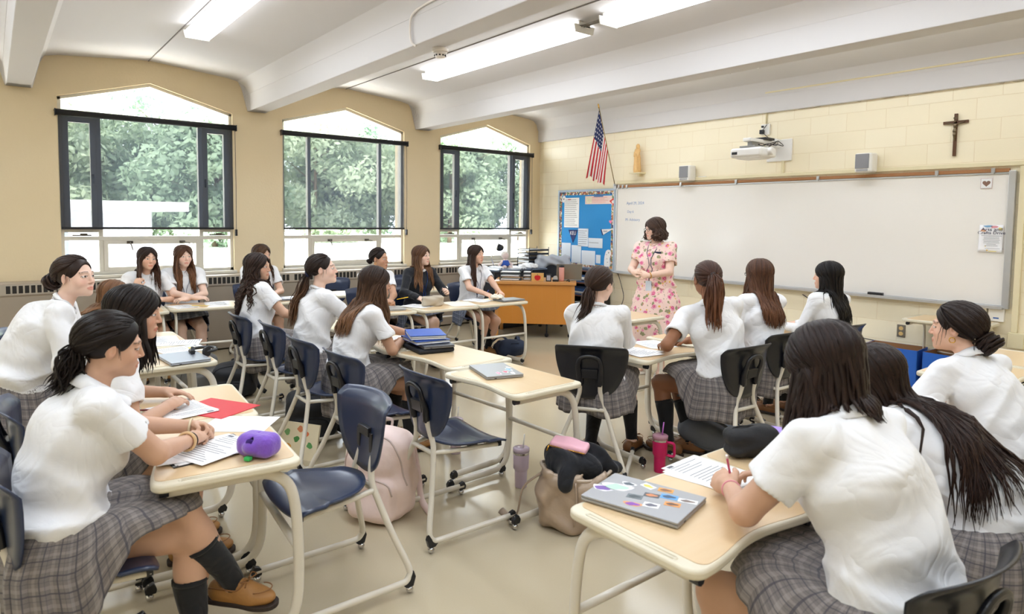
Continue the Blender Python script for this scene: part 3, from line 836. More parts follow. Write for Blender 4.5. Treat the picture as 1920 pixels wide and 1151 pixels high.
def shoe_template(m):
    f = SDF((-.07, -.15, -.01), (.07, .17, .14), .005)
    f.ell((0, .075, .032), (.043, .078, .034), k=.02).ell((0, -.055, .045), (.034, .065, .045), k=.03).cone((0, -.08, .035), (0, .06, .03), .036, .042, .02).ell((0, .01, .06), (.034, .06, .034), k=.02)
    f.cone((0, -.06, .13), (0, -.035, .055), .045, .026, .006, 's')
    f.plane((0, 0, .006), (0, 0, -1), .002)
    V, F = f.mesh(); up = np_mesh('shoe', relax(V, F, 1), F, m)
    b = MB(); o = catmull([(-.030, -.118), (0, -.128), (.030, -.118), (.038, -.06), (.040, .02), (.050, .09), (.036, .145), (0, .162), (-.036, .145), (-.050, .09), (-.040, .02), (-.038, -.06)], 3, True)
    b.prism([tuple(p) for p in o], -.004, .014); s = b.build('sole', SOLEM, up, bevel=.003)
    b = MB()
    for yy in (.03, .045): b.tube(catmull([(-.028, yy, .078-.3*(yy-.03)), (0, yy-.002, .093-.3*(yy-.03)), (.028, yy, .078-.3*(yy-.03))], 4), .0028, 6)
    for sx in (-1, 1): b.tube(catmull([(sx*.036, -.10, .064), (sx*.041, -.03, .066), (sx*.040, .02, .068), (sx*.012, .04, .094)], 4), .003, 6); b.tube(catmull([(sx*.003, .045, .093), (sx*.03, .06, .10), (sx*.04, .035, .10), (sx*.008, .04, .095)], 4), .0025, 6)
    ring = [(.040*cos(t), .085+.052*sin(t), .050+.012*sin(t+pi/2)*0+.018*(1-((t-pi/2)/pi*1.0)**2*1.2)) for t in np.linspace(0, pi, 16)]
    b.tube(ring, .0022, 5)
    l = b.build('lace', LACE, up, smooth=True)
    return up
SHOE = {'tan': shoe_template(TAN), 'brown': shoe_template(TAN2)}
KSH = {k: kidmap(v) for k, v in SHOE.items()}
def ik(a, c, l1, l2, hint):
    a = np.array(a, float); c = np.array(c, float); d = c-a; L = np.linalg.norm(d)
    if L > (l1+l2)*.995: c = a+d/L*(l1+l2)*.995; d = c-a; L = np.linalg.norm(d)
    x = (l1*l1-l2*l2+L*L)/(2*L); y = sqrt(max(l1*l1-x*x, 1e-8)); n = d/L
    h = np.array(hint, float); h = nrm(h-n*(h@n))
    return a+n*x+h*y, c
TONES = {'fair': 'EAC6B2', 'light': 'E2B79E', 'medium': 'D0A68C', 'tan': 'C4987C', 'brown': '946549'}
def add_hand(f, w, d, n, side, curl=25, spread=1., thumb=40, sc=1., fine=None):
    """w wrist, d direction of the fingers, n back-of-hand normal, side +1 = thumb on d x n side"""
    d = nrm(d); n = nrm(n-d*(np.dot(n, d))); t = np.cross(d, n)*side     # t points to the thumb side
    P = lambda a, b_, c: w+sc*(d*a+t*b_+n*c)
    f.cone(P(0, 0, 0), P(.03, 0, 0), .024*sc, .026*sc, .012)
    R = np.stack([t, d, n], 1)
    f.ell(P(.045, 0, .0), (.040*sc, .050*sc, .0165*sc), R, .012)
    for i, (off, L, fr) in enumerate(((.030, .072, .0088), (.010, .080, .009), (-.011, .074, .0085), (-.031, .058, .0078))):
        p = P(.078-abs(i-1.3)*.004, off, 0); a = RD(curl*(.75+.12*i)); ang = 0; dirn = d+t*(off*3.0*(spread-.6))
        for s_, (fl, r0, r1) in enumerate(((.46, 1, .94), (.30, .94, .88), (.24, .88, .76))):
            ang += a*(.8 if s_ == 0 else 1.1)
            v = nrm(dirn)*cos(ang)-n*sin(ang); q = p+v*L*fl*sc
            f.cone(p, q, fr*r0*sc, fr*r1*sc, .004); p = q
    p = P(.018, .026, -.006); v = nrm(d*.75+t*sin(RD(thumb))-n*.35); q = p+v*.040*sc; f.cone(p, q, .0125*sc, .0105*sc, .010)
    v2 = nrm(d*.95+t*.25*sin(RD(thumb))-n*.45); f.cone(q, q+v2*.030*sc, .0102*sc, .0085*sc, .004)

def head_sdf(f, C, R, s, jaw=1., nose=1.):
    L = lambda x, y, z: C+R @ (np.array([x, y, z])*s)
    E = lambda c, r, k=.02, mode='u', rot=None: f.ell(L(*c), np.array(r)*s, R if rot is None else R @ rot, k*s, mode)
    E((0, -.014, .034), (.0735, .092, .078), .02)
    E((0, .022, -.020), (.0595*jaw, .066, .078), .035)
    E((0, .046, -.072), (.040*jaw, .042, .036), .03); E((0, .074, -.096), (.020, .014, .014), .022)
    for sx in (-1, 1):
        E((sx*.046*jaw, .006, -.055), (.012, .028, .020), .03)
        E((sx*.038, .060, -.030), (.022, .018, .022), .025)
        E((sx*.031, .098, .004), (.019, .016, .0115), .012, 's')
        E((sx*.0305, .0735, .002), (.0155, .0140, .0125), .003)
        f.cone(L(sx*.014, .088, .024), L(sx*.046, .076, .024), .0055*s, .0045*s, .016*s)
        f.cone(L(sx*.018, .0885, .0085), L(sx*.043, .079, .0055), .0032*s, .0028*s, .004*s)    # upper lid
        f.cone(L(sx*.018, .0865, -.0055), L(sx*.041, .079, -.006), .0026*s, .0024*s, .004*s)
        f.ell(L(sx*.077, -.008, -.004), np.array((.0075, .018, .030))*s, R @ Rxyz(-sx*18, -8, 0), .006*s)
        f.ell(L(sx*.083, -.004, .0), np.array((.004, .009, .015))*s, R @ Rxyz(-sx*18, -8, 0), .005*s, 's')
    f.cone(L(0, .088, .010), L(0, .1035*(.5+.5*nose), -.030), .0068*s, .0092*s, .012*s)
    for sx in (-1, 1): E((sx*.0105, .094, -.034), (.0065, .0075, .0055), .006)
    f.cone(L(-.015, .086, -.0615), L(.015, .086, -.0615), .0055*s, .0055*s, .008*s); f.cone(L(-.006, .092, -.0605), L(.006, .092, -.0605), .0050*s, .0050*s, .005*s)
    f.cone(L(-.012, .087, -.0725), L(.012, .087, -.0725), .0062*s, .0062*s, .007*s)
    f.cone(L(-.022, .094, -.0668), L(.022, .094, -.0668), .0012*s, .0012*s, .003*s, 's')
def skin_color(V, tone, C, R, s, brow, lip=(.62, .25, .22), nails=None):
    base = np.array(srgb(TONES.get(tone, tone))); col = np.tile(base, (len(V), 1))
    q = ((V-C) @ R)/s; x, y, z = q[:, 0], q[:, 1], q[:, 2]; ax = np.abs(x); hd = (np.abs(z) < .14) & (np.linalg.norm(q, axis=1) < .15)
    def mixc(w, c): 
        w = np.clip(w, 0, 1)[:, None]*hd[:, None]; col[:] = col*(1-w)+np.array(c)*w
    blush = np.exp(-(((ax-.040)/.022)**2+((z+.028)/.022)**2))*(y > .03)
    mixc(blush*.45, base*np.array([1.0, .68, .64])); mixc(np.exp(-((x/.012)**2+((z+.032)/.014)**2))*(y > .09)*.35, base*np.array([1., .7, .68]))
    mixc(1.3-((x/.024)**2+((z+.0668)/.0115)**2)*1.2 if False else np.where(((x/.0235)**2+((z+.067)/.0118)**2 < 1) & (y > .07), .8, 0), base*np.array([.88, .52, .50]))
    bz = .0275-.35*np.maximum(ax-.036, 0)+.05*(ax-.02); mixc(np.where((ax > .013) & (ax < .050) & (np.abs(z-bz) < .0032) & (y > .05), .62, 0), brow)
    eye = ((ax-.031)/.0150)**2+((z-.0015)/.0052)**2; onb = y > .070
    mixc(np.where((eye < 1.35) & onb, .75, 0), np.array(brow)*.6)
    mixc(np.where((eye < 1) & onb, 1., 0), (.78, .76, .74)); mixc(np.where((((ax-.031)**2+(z-.002)**2) < .0066**2) & onb & (eye < 1), 1., 0), (.05, .03, .02))
    mixc(np.where((ax > .079), .25, 0), base*np.array([1, .65, .6]))
    return col

def hair_tubes(paths, w, cols, parent, name='hair', sides=5, flat=.45, center=None):
    """paths (N,M,3), w (N,M), cols (N,M,3)"""
    N, M = paths.shape[:2]
    T = np.gradient(paths, axis=1); T /= np.linalg.norm(T, axis=2)[..., None]+1e-9
    O = paths-(center if center is not None else paths.mean((0, 1))); O[..., 2] *= .35
    O = O-T*(O*T).sum(2)[..., None]; O /= np.linalg.norm(O, axis=2)[..., None]+1e-9; B = np.cross(T, O)
    V = np.empty((N, M, sides, 3)); C = np.empty((N, M, sides, 3)); UV = np.empty((N, M, sides, 2))
    for k in range(sides):
        a = 2*pi*k/sides; V[:, :, k] = paths+(B*cos(a)+O*sin(a)*flat)*w[..., None]; C[:, :, k] = cols
        UV[:, :, k, 0] = k/sides+np.arange(N)[:, None]*.37; UV[:, :, k, 1] = np.arange(M)[None, :]/M*2
    i = np.arange(N*M*sides).reshape(N, M, sides); a = i[:, :-1]; b_ = i[:, 1:]
    F = np.stack([a, np.roll(a, -1, 2), np.roll(b_, -1, 2), b_], -1).reshape(-1, 4)
    return V.reshape(-1, 3), F, C.reshape(-1, 3), UV.reshape(-1, 2)
def slerp(a, b, t):
    a = a/np.linalg.norm(a, axis=-1, keepdims=True); b = b/np.linalg.norm(b, axis=-1, keepdims=True)
    om = np.arccos(np.clip((a*b).sum(-1), -.9999, .9999))[..., None]
    return (np.sin((1-t)*om)*a+np.sin(t*om)*b)/np.sin(om)
def make_hair(parent, H, C, R, s, fields, seed):
    """H: dict(style, color, tip, L (fall length), n, w, wave, part, front, tie, tail)"""
    rg = np.random.default_rng(seed); style = H['style']; n = int(H.get('n', 230)*1.7); w0 = H.get('w', .0105)*s*.74
    base = np.array(srgb(H['color'])); tip = np.array(srgb(H.get('tip', H['color'])))
    cc = np.array([0, -.014, .034])*s; rr = np.array([.0785, .0975, .0835])*s
    puff = H.get('puff', 1.045)
    def scalp(dv, off): return C+(cc+dv*(rr*puff+off[..., None])) @ R.T
    # cap
    f = SDF(C-.16*s, C+.16*s, .0055)
    f.ell(C+R @ cc, rr*1.0*puff, R, .001)
    if style in ('loose', 'curly'): f.ell(C+R @ (np.array([0, -.03, -.02])*s), np.array([.078, .072, .085])*s, R, .03)
    f.ell(C+R @ (np.array([0, .088, -.028])*s), np.array([.066, .062, .100 if style in ('loose','curly') else .102])*s, R, .01, 's')
    f.plane(C+R @ (np.array([0, 0, -.062])*s), R @ np.array([0, .15, -1.]), .01)
    f.plane(C+R @ (np.array([0, .035, -.01])*s), R @ np.array([0, 1., -.75]), .012)
    if style not in ('loose', 'curly'):
        for sx in (-1, 1): f.ell(C+R @ (np.array([sx*.085, .004, -.020])*s), np.array([.03, .026, .036])*s, R, .006, 's')
        f.plane(C+R @ (np.array([0, -.05, -.050])*s), R @ np.array([0, .5, -1.]), .012)
    V, F = f.mesh(); V = relax(V, F, 2)
    q = ((V-C) @ R)
    capc = base*.8*np.ones((len(V), 1))
    cap = (V, F, capc, q[:, [0, 1]]*3)
    ex = []
    if style in ('loose', 'curly'):
        az = np.concatenate([rg.uniform(50, 180, n//2), -rg.uniform(50, 180, n-n//2)]); az = np.where(np.abs(az) < 0, az, az)
        layer = rg.uniform(0, 1, n)
        t = np.clip((np.abs(az)-50)/130, 0, 1)
        pa = RD(58)-t*RD(88)+rg.normal(0, .06, n)            # angle forward of vertical along the part
        part = H.get('part', 0.)
        root = np.stack([part+rg.normal(0, .03, n)+.02*np.sign(az), np.sin(pa), np.cos(pa)], 1)
        el = RD(-22)+RD(8)*rg.normal(0, 1, n)*.5
        azr = np.radians(az); ring = np.stack([np.sin(azr)*np.cos(el)*1.0, np.cos(azr)*np.cos(el), np.sin(el)], 1)
        K = 8; ts = np.linspace(0, 1, K)[None, :, None]
        dv = slerp(root[:, None], ring[:, None], ts); off = (.001+.010*layer[:, None]*np.sin(np.linspace(.15, 1, K)*pi*.62))*s
        P1 = scalp(dv, np.broadcast_to(off, (n, K)))
        Lf = H.get('L', .4)*(1-.22*rg.uniform(0, 1, n)**1.5); Mf = 14
        P = [P1[:, i] for i in range(K)]
        cur = P1[:, -1].copy(); vel = P1[:, -1]-P1[:, -2]; vel /= np.linalg.norm(vel, axis=1)[:, None]
        fwd = R[:, 1]; rt = R[:, 0]; sd = np.sign(az)
        isf = (rg.uniform(0, 1, n) < H.get('front', .35)) & (np.abs(az) < H.get('faz', 115))
        if 'fside' in H: isf &= (sd == H['fside'])
        down = np.array([0, 0, -1.]); drift = np.array(H.get('drift', (0, 0, 0.)), float)
        tgt = np.where(isf[:, None], fwd[None]*.45+rt[None]*sd[:, None]*.12, -fwd[None]*.28+rt[None]*sd[:, None]*(H.get('spread', -.10)))
        if 'gather' in H: tgt = tgt*.4+np.array(H['gather'])[None]
        amp = H.get('wave', .006); ph = rg.uniform(0, 6.28, (n, 2)); fr = H.get('freq', 14.)
        st = Lf/Mf
        for i in range(Mf):
            u = (i+1)/Mf
            g = down[None]+tgt*(1.2*exp(-u*3.)) + drift[None]*u
            vel = vel*.55+g*.45; vel /= np.linalg.norm(vel, axis=1)[:, None]
            cur = cur+vel*st[:, None]
            for fld, mg in fields:
                d = fld.sample(cur); gr = fld.grad(cur); pen = np.clip(mg+.012*layer-d, 0, .06); ok = d < .2
                gr = np.where(isf[:, None], gr*.7+fwd[None]*.3, gr*.8-fwd[None]*.2) if True else gr
                cur = cur+gr*(pen*ok)[:, None]
            wv = amp*min(1, u*2)*np.stack([np.sin(fr*u*Lf*2.2+ph[:, 0]), np.cos(fr*u*Lf*2.2+ph[:, 1]), 0*Lf], 1)
            P.append(cur+wv)
        P = np.stack(P, 1); M_ = P.shape[1]; u = np.linspace(0, 1, M_)[None]
        wd = w0*rg.uniform(.7, 1.25, (n, 1))*np.interp(u[0], [0, .08, .3, .75, 1], [.35, .9, 1.15, .9, .12])[None]
    else:
        tie = np.array(H.get('tie', (0, -.95, -.35)), float)
        # hairline ring + interior roots
        az = rg.uniform(-180, 180, n); a_ = np.abs(az)
        hl = np.interp(a_, [0, 40, 75, 95, 120, 180], [48, 42, 16, 8, -28, -38])+rg.uniform(0, 1, n)**1.5*38
        el = np.radians(hl); azr = np.radians(az)
        root = np.stack([np.sin(azr)*np.cos(el), np.cos(azr)*np.cos(el), np.sin(el)], 1)
        layer = rg.uniform(0, 1, n); K = 10; ts = np.linspace(0, 1, K)[None, :, None]
        dv = slerp(root[:, None], np.broadcast_to(nrm(tie), (n, 1, 3))+rg.normal(0, .05, (n, 1, 3)), ts)
        off = (.0005+.006*layer[:, None]+.004*np.sin(np.linspace(0, 1, K)*pi)[None]+ .010*np.linspace(0, 1, K)[None]**4)*s
        P1 = scalp(dv, off)
        tp = C+R @ (cc+nrm(tie)*(rr+.012*s))
        P = [P1[:, i] for i in range(K)]; u = np.linspace(0, 1, K)
        wd1 = w0*rg.uniform(.7, 1.2, (n, 1))*np.interp(u, [0, .15, .7, 1], [.3, 1, .9, .5])[None]
        P = np.stack(P, 1); wd = wd1
        ex = []
        c1 = hair_tubes(P, wd, base[None, None]*rg.uniform(.75, 1.3, (n, 1, 1))*np.ones((1, K, 1)), parent, center=C)
        ex.append(c1)
        out = R @ nrm(tie)
        if style == 'pony':
            m = int(H.get('tn', 90)*1.7); Mf = 16; L = H.get('L', .3)*(1-.3*rg.uniform(0, 1, m)**1.5)
            vel = np.tile(out*.9+np.array([0, 0, .25 if tie[2] > -.1 else -.1]), (m, 1))+rg.normal(0, .10, (m, 3)); vel /= np.linalg.norm(vel, axis=1)[:, None]
            cur = tp[None]+rg.normal(0, .008, (m, 3))*s; Q = [cur.copy()]; ph = rg.uniform(0, 6.28, (m, 2)); lay = rg.uniform(0, 1, m); drift = np.array(H.get('drift', (0, 0, 0.)), float)
            amp = H.get('wave', .005)
            for i in range(Mf):
                uu = (i+1)/Mf; vel = vel*.62+(np.array([0, 0, -1.])[None]+drift[None])*.38; vel /= np.linalg.norm(vel, axis=1)[:, None]
                cur = cur+vel*(L/Mf)[:, None]
                for fld, mg in fields:
                    d = fld.sample(cur); gr = fld.grad(cur); pen = np.clip(mg+.02*lay-d, 0, .06)*(d < .2); cur = cur+(gr*.7+out[None]*.3)*pen[:, None]
                Q.append(cur+amp*min(1, uu*2)*np.stack([np.sin(9*uu+ph[:, 0]), np.cos(8*uu+ph[:, 1]), 0*L], 1)+ (rg.normal(0, .0, (m, 3))))
            Q = np.stack(Q, 1); sp = np.interp(np.linspace(0, 1, Mf+1), [0, .25, .6, 1], [0, .020, .026, .018])*H.get('fat', 1.)
            offd = rg.normal(0, 1, (m, 1, 3)); Q = Q+offd*sp[None, :, None]*.75
            u = np.linspace(0, 1, Mf+1); wq = .75*H.get('w', .0105)*rg.uniform(.7, 1.2, (m, 1))*np.interp(u, [0, .1, .6, 1], [.6, 1, .9, .15])[None]
            cq = (base[None, None]*(1-u[None, :, None])+tip[None, None]*u[None, :, None])*rg.uniform(.7, 1.35, (m, 1, 1))
            ex.append(hair_tubes(Q, wq, cq, parent, center=tp-out*.1))
        elif style == 'bun':
            m = H.get('tn', 60); Mf = 18; Q = []; br = H.get('br', .034)*s
            bc = tp+out*br*.8; a1 = nrm(np.cross(out, [0.1, .2, 1])); a2 = np.cross(out, a1)
            for i in range(m):
                ph0 = rg.uniform(0, 6.28); R0 = br*rg.uniform(.45, 1.05); hh = rg.uniform(-.55, .75)*br; tw = rg.uniform(2.2, 5.5)
                tt = np.linspace(0, 1, Mf); ang = ph0+tt*tw; rad = R0*(1+.12*np.sin(ang*2+ph0))
                Q.append(bc[None]+np.cos(ang)[:, None]*a1*rad[:, None]+np.sin(ang)[:, None]*a2*rad[:, None]+out*(hh+.2*br*np.sin(ang+ph0))[:, None])
            Q = np.array(Q); u = np.linspace(0, 1, Mf); wq = w0*.85*rg.uniform(.7, 1.2, (m, 1))*np.interp(u, [0, .1, .85, 1], [.3, 1, 1, .1])[None]
            cq = base[None, None]*rg.uniform(.7, 1.5, (m, 1, 1))*np.ones((1, Mf, 1)); ex.append(hair_tubes(Q, wq, cq, parent, center=bc))
            ff = SDF(bc-.08, bc+.08, .006); ff.ell(bc, (br*.95,)*3, None, .001); V2, F2 = ff.mesh(); ex.append((V2, F2, base*.6*np.ones((len(V2), 1)), V2[:, :2]*3))
        # loose wisps framing the face / nape
        m = H.get('wisps', 10); Q = []
        for i in range(m):
            sx = rg.choice([-1, 1]); a0 = RD(rg.choice([60, 75, 150, 170]))
            d0 = np.array([sx*sin(a0), cos(a0), rg.uniform(-.1, .45) if a0 < 2 else -.55]); p = C+R @ (cc+nrm(d0)*rr); L = rg.uniform(.05, H.get('wl', .12)); dd = nrm(R @ np.array([sx*.3, .1, -.2])); pts = [p]
            for k in range(7): dd = nrm(dd*.6+np.array([0, 0, -1])*.4+rg.normal(0, .08, 3)); p = p+dd*L/7; pts.append(p)
            Q.append(pts)
        if m:
            Q = np.array(Q); wq = np.full(Q.shape[:2], .0022)*np.linspace(1, .2, 8)[None]; ex.append(hair_tubes(Q, wq, np.broadcast_to(base, Q.shape)*1., parent, center=C))
        P = None
    if P is not None:
        u = np.linspace(0, 1, P.shape[1])[None, :, None]**H.get('grad', 1.6)
        cols = (base[None, None]*(1-u)+tip[None, None]*u)*rg.uniform(.65, 1.4, (n, 1, 1))
        ex.append(hair_tubes(P, wd, cols, parent, center=C))
    Vs, Fs, Cs, Us = [], [], [], []; bb = 0
    for V, F, c_, uv in [cap]+ex:
        Vs.append(V); Fs.append(F+bb); Cs.append(c_); Us.append(uv); bb += len(V)
    return np_mesh('hair', np.vstack(Vs), np.vstack(Fs), HAIRM, parent, col=np.vstack(Cs), uv=np.vstack(Us))

SEATZ = .47
def person(pos, rot, label, **K):
    g = K.get('girth', 1.); s = K.get('s', 1.); hs = K.get('hs', .97)*s; stand = K.get('stand', False)
    seat = K.get('seat', SEATZ); seed = K.get('seed', int(abs(pos[0]*100+pos[1]*37)) % 9999); rg = np.random.default_rng(seed)
    lean, side, twist = K.get('lean', 8), K.get('side', 0), K.get('twist', 0)
    far = K.get('far', False)
    V3 = lambda *a: np.array(a, float)
    Pc = V3(0, K.get('py', -.04), seat+.105*s) if not stand else V3(0, 0, K.get('hipz', .90)*s)
    def up(l, sd_): return nrm(V3(sin(RD(sd_)), sin(RD(l))*cos(RD(sd_)), cos(RD(l))*cos(RD(sd_))))
    u1 = up(lean*K.get('l1', .6), side*.7); u2 = up(lean*K.get('l2', 1.2), side*1.1)
    waist = Pc+u1*.163*s; top = waist+u2*.294*s; 
    tw = RD(twist); r = V3(cos(tw), sin(tw), 0); r = nrm(r-u2*(r@u2)); fw = np.cross(u2, r); CR = np.stack([r, fw, u2], 1)
    tw1 = tw*.4; r1 = V3(cos(tw1), sin(tw1), 0); r1 = nrm(r1-u1*(r1@u1)); PR = np.stack([r1, np.cross(u1, r1), u1], 1)
    neck = top+u2*.036*s+fw*.0
    un = nrm(u2+V3(0, 0, .6)+fw*.15); HR = Rxyz(*K.get('head', (0, 0, 0)))
    HC = neck+un*.090*s+HR @ V3(0, .020, .055)*s
    sh = {sd_: top+r*sd_*.158*s*K.get('shw', 1.)*(.5+.5*g)-u2*(.012+K.get('shdrop', 0))*s+fw*K.get('shf', .01) for sd_ in (-1, 1)}
    el, wr = {}, {}
    for sd_, key in ((-1, 'L'), (1, 'R')):
        A = K.get(key, dict(p=(sd_*.17, .30, seat+.30)))
        w_ = V3(*A['p']); el[sd_], wr[sd_] = ik(sh[sd_], w_, .262*s, .235*s, A.get('hint', (sd_*.7, -.4, -.8)))
    hip = {sd_: Pc+V3(sd_*.088*s, .015, -.012) for sd_ in (-1, 1)}
    kn, an = {}, {}
    for sd_, key in ((-1, 'fL'), (1, 'fR')):
        A = K.get(key, dict(p=(sd_*.10, .40, .09)))
        kn[sd_], an[sd_] = ik(hip[sd_], V3(*A['p']), .415*s, .385*s, A.get('hint', (0, .5, 1)))
    pts = np.array([Pc, waist, top, HC, *el.values(), *wr.values(), *kn.values(), *an.values()])
    lo = pts.min(0)-.17; hi = pts.max(0)+.17
    hf = .0046 if far else .0034
    fine = [(HC-.125*s, HC+.125*s, hf)]
    if not far:
        for sd_ in (-1, 1):
            if sd_ in K.get('finehands', (-1, 1)): fine.append((wr[sd_]-.10, wr[sd_]+.10, .0048))
    f = SDF(lo, hi, .0095 if far else .0082, fine)
    G = g
    f.ell(Pc, V3(.158*G, .115*G, .11)*s, PR, .03)
    f.ell(waist, V3(.122*G, .092*G, .12)*s, CR, .05)
    f.ell(waist+u2*.15*s, V3(.142*G, .100*G, .16)*s, CR, .05)
    if not K.get('male'):
        for sd_ in (-1, 1): f.ell(waist+CR @ V3(sd_*.062, .075*G, .135)*s, V3(.056, .05, .056)*s*G, CR, .03)
    f.cone(top-r*.10*s-u2*.01, top+r*.10*s-u2*.01, .052*s, .052*s, .04)
    f.cone(top-u2*.02*s, HC+HR @ V3(0, -.020, -.045)*s, .047*s*(.75+.25*G), .0425*s*(.75+.25*G), .022)
    for sd_ in (-1, 1):
        f.ell(sh[sd_]-r*sd_*.010, V3(.044, .050, .048)*s*(.4+.6*G), CR, .03)
        f.cone(sh[sd_]-r*sd_*.006, el[sd_], .043*s*(.3+.7*G), .036*s*(.4+.6*G), .025); f.cone(el[sd_], wr[sd_], .036*s*(.4+.6*G), .0245*s, .015)
        f.cone(hip[sd_], kn[sd_], .084*s*(.3+.7*G), .055*s*(.5+.5*G), .03); f.cone(kn[sd_], an[sd_], .050*s*(.5+.5*G), .034*s, .02)
        ax = nrm(an[sd_]-kn[sd_]); bk = nrm(V3(0, -1, 0)-ax*(V3(0, -1, 0)@ax)); f.ell(kn[sd_]+ax*.12*s+bk*.014*s, V3(.050, .052, .10)*s*(.5+.5*G), np.stack([np.cross(bk, ax), bk, ax], 1), .03)
        key = 'fL' if sd_ < 0 else 'fR'; A = K.get(key, {}); fd = nrm(V3(*A.get('dir', (sd_*.12, 1, 0))))
        f.cone(an[sd_]+V3(0, 0, -.02), an[sd_]+fd*.10*s+V3(0, 0, -.055), .032*s, .024*s, .02); f.cone(an[sd_]-V3(0, 0, .01), an[sd_]-fd*.03*s+V3(0, 0, -.045), .032*s, .026*s, .02)
    # hands
    for sd_, key in ((-1, 'L'), (1, 'R')):
        A = K.get(key, {}); d = nrm(wr[sd_]-el[sd_]) if 'd' not in A else nrm(V3(*A['d'])); n_ = V3(*A.get('n', (sd_*.3, 0, 1)))
        d2 = nrm(d); side_ = 1 if (np.dot(np.cross(d2, nrm(n_-d2*(n_@d2))), r) * -sd_) > 0 else -1
        side_ = A.get('thumbside', side_)
        add_hand(f, wr[sd_], d, n_, side_, A.get('curl', 30), A.get('spread', 1.), A.get('thumb', 40), .95*s)
    head_sdf(f, HC, HR, hs, K.get('jaw', 1.), K.get('nose', 1.))
    V, F = f.mesh(); V = relax(V, F, 1, .35)
    hc = K['hair']; brow = np.array(srgb(hc['color']))*.7
    col = skin_color(V, K.get('tone', 'light'), HC, HR, hs, brow)
    body = np_mesh('person', V, F, SKIN, None, col=col)
    body.location = (pos[0], pos[1], K.get('dz', 0)); body.rotation_euler = (0, 0, RD(rot))
    tag(body, label, 'person', K.get('group', 'students in school uniform') or None)
    # ---- upper garment
    gar = K.get('top', 'polo'); e = K.get('loose', .020); fields = [(f, .006)]
    if gar:
        sl_end = {}
        h_ = .0085 if not far else .010
        f2 = SDF(np.minimum(lo, Pc-.3), hi, h_)
        f2.ell(Pc+u1*.05*s, V3(.168*G+e*.6, .128*G+e*.6, .11)*s, PR, .03)
        f2.ell(waist, V3(.135*G+e, .108*G+e, .13)*s, CR, .06)
        f2.ell(waist+u2*.15*s, V3(.148*G+e, .108*G+e, .165)*s, CR, .06)
        for sd_ in (-1, 1): f2.ell(waist+CR @ V3(sd_*.060, .072*G, .13)*s, V3(.062, .056+e*.3, .07)*s*G, CR, .05)
        f2.cone(top-r*.10*s-u2*.012, top+r*.10*s-u2*.012, .062*s, .062*s, .05)
        longs = gar in ('sweat', 'sweater')
        for sd_ in (-1, 1):
            f2.ell(sh[sd_]-r*sd_*.010, V3(.056, .060, .056)*s*(.4+.6*G), CR, .03)
            if longs:
                f2.cone(sh[sd_], el[sd_], .055*s*(.4+.6*G), .052*s*(.4+.6*G), .025); f2.cone(el[sd_], wr[sd_]-nrm(wr[sd_]-el[sd_])*.01, .052*s*(.4+.6*G), .038*s, .02)
            else:
                ee = sh[sd_]*.36+el[sd_]*.64; dv = nrm(el[sd_]-sh[sd_])
                f2.cone(sh[sd_], ee+dv*.06, .056*s*(.4+.6*G), (.058+e*.5)*s*(.4+.6*G), .025, cut=(ee, dv))
        # folds
        a1, a2, a3 = rg.uniform(0, 6, 3)
        wz = Pc[2]; 
        def folds(X, Y, Z):
            low = np.exp(-np.clip(Z-(wz+.02), 0, 1)**2/.018)
            q = 1-2*np.abs(np.sin(24*Z+2.4*np.sin(8*X+a1)+2.0*np.sin(7*Y+a2)+5*X))
            q2 = 1-2*np.abs(np.sin(11*X-10*Z+1.8*np.sin(9*Y+a3))); q3 = 1-2*np.abs(np.sin(14*Y+12*Z+1.6*np.sin(8*X+a2)))
            m_ = .5+.5*np.sin(7*X+a2)*np.sin(8*Y+a1)*np.sin(6*Z+a3)
            return -(.013*low*q+.013*q2*m_+.010*q3*(1-m_))*K.get('foldamp', 1.)
        f2.disp(folds)
        if not longs:
            for sd_ in (-1, 1):
                ee = sh[sd_]*.36+el[sd_]*.64; dv = nrm(el[sd_]-sh[sd_])
                f2.cone(ee-dv*.006, ee+dv*.03, .047*s*(.4+.6*G), .050*s*(.4+.6*G), .004, 's')
        f2.plane(Pc+u1*K.get('hem', -.005)*s, -u1, .004, (Pc-.32, Pc+V3(.32, .32, .16)))
        f2.cone(neck+u2*.012*s+fw*.012, neck+un*.16*s, .053*s*(.6+.4*G), .075*s, .010, 's')
        if K.get('open', True) and gar == 'polo': f2.ell(neck+fw*.062*s-u2*.02*s, V3(.022, .03, .055)*s, CR, .01, 's')
        # collar / neckband
        if gar == 'polo':
            for t_ in np.linspace(-150, 150, 17):
                a_ = RD(t_); p = neck-u2*.010*s+CR @ V3(.063*sin(a_), -.056*cos(a_)+.004, .022*(cos(a_))+.012-.0)*s*(.6+.4*G)
                p2 = p+CR @ V3(.016*sin(a_), -.014*cos(a_), -.022)*s; f2.cone(p, p2, .0055, .0045, .006)
        else:
            for t_ in np.linspace(-180, 180, 21):
                a_ = RD(t_); p = neck-u2*.006*s+CR @ V3(.062*sin(a_), -.056*cos(a_), .012*cos(a_))*s*(.6+.4*G); f2.cone(p, p+CR @ V3(.003*sin(a_), -.003*cos(a_), -.012)*s, .0065, .0065, .006)
        V, F = f2.mesh(); V = relax(V, F, 1, .5)
        for _ in range(3):
            d = f.sample(V); m_ = (d < .007) & (d > -.05) & ((V-Pc) @ u1 > K.get('hem', -.005)*s+.014); gr = f.grad(V[m_], .01); V[m_] += gr*np.clip(.007-d[m_], 0, .03)[:, None]
        # collar band lying on the shirt
        G_ = []; full = gar != 'polo'; amax = 180 if full else 158
        prof_ = ((.054, .030), (.058, .033), (.066, .020), (.082, -.006)) if not full else ((.056, .016), (.060, .022), (.066, .016), (.067, .004))
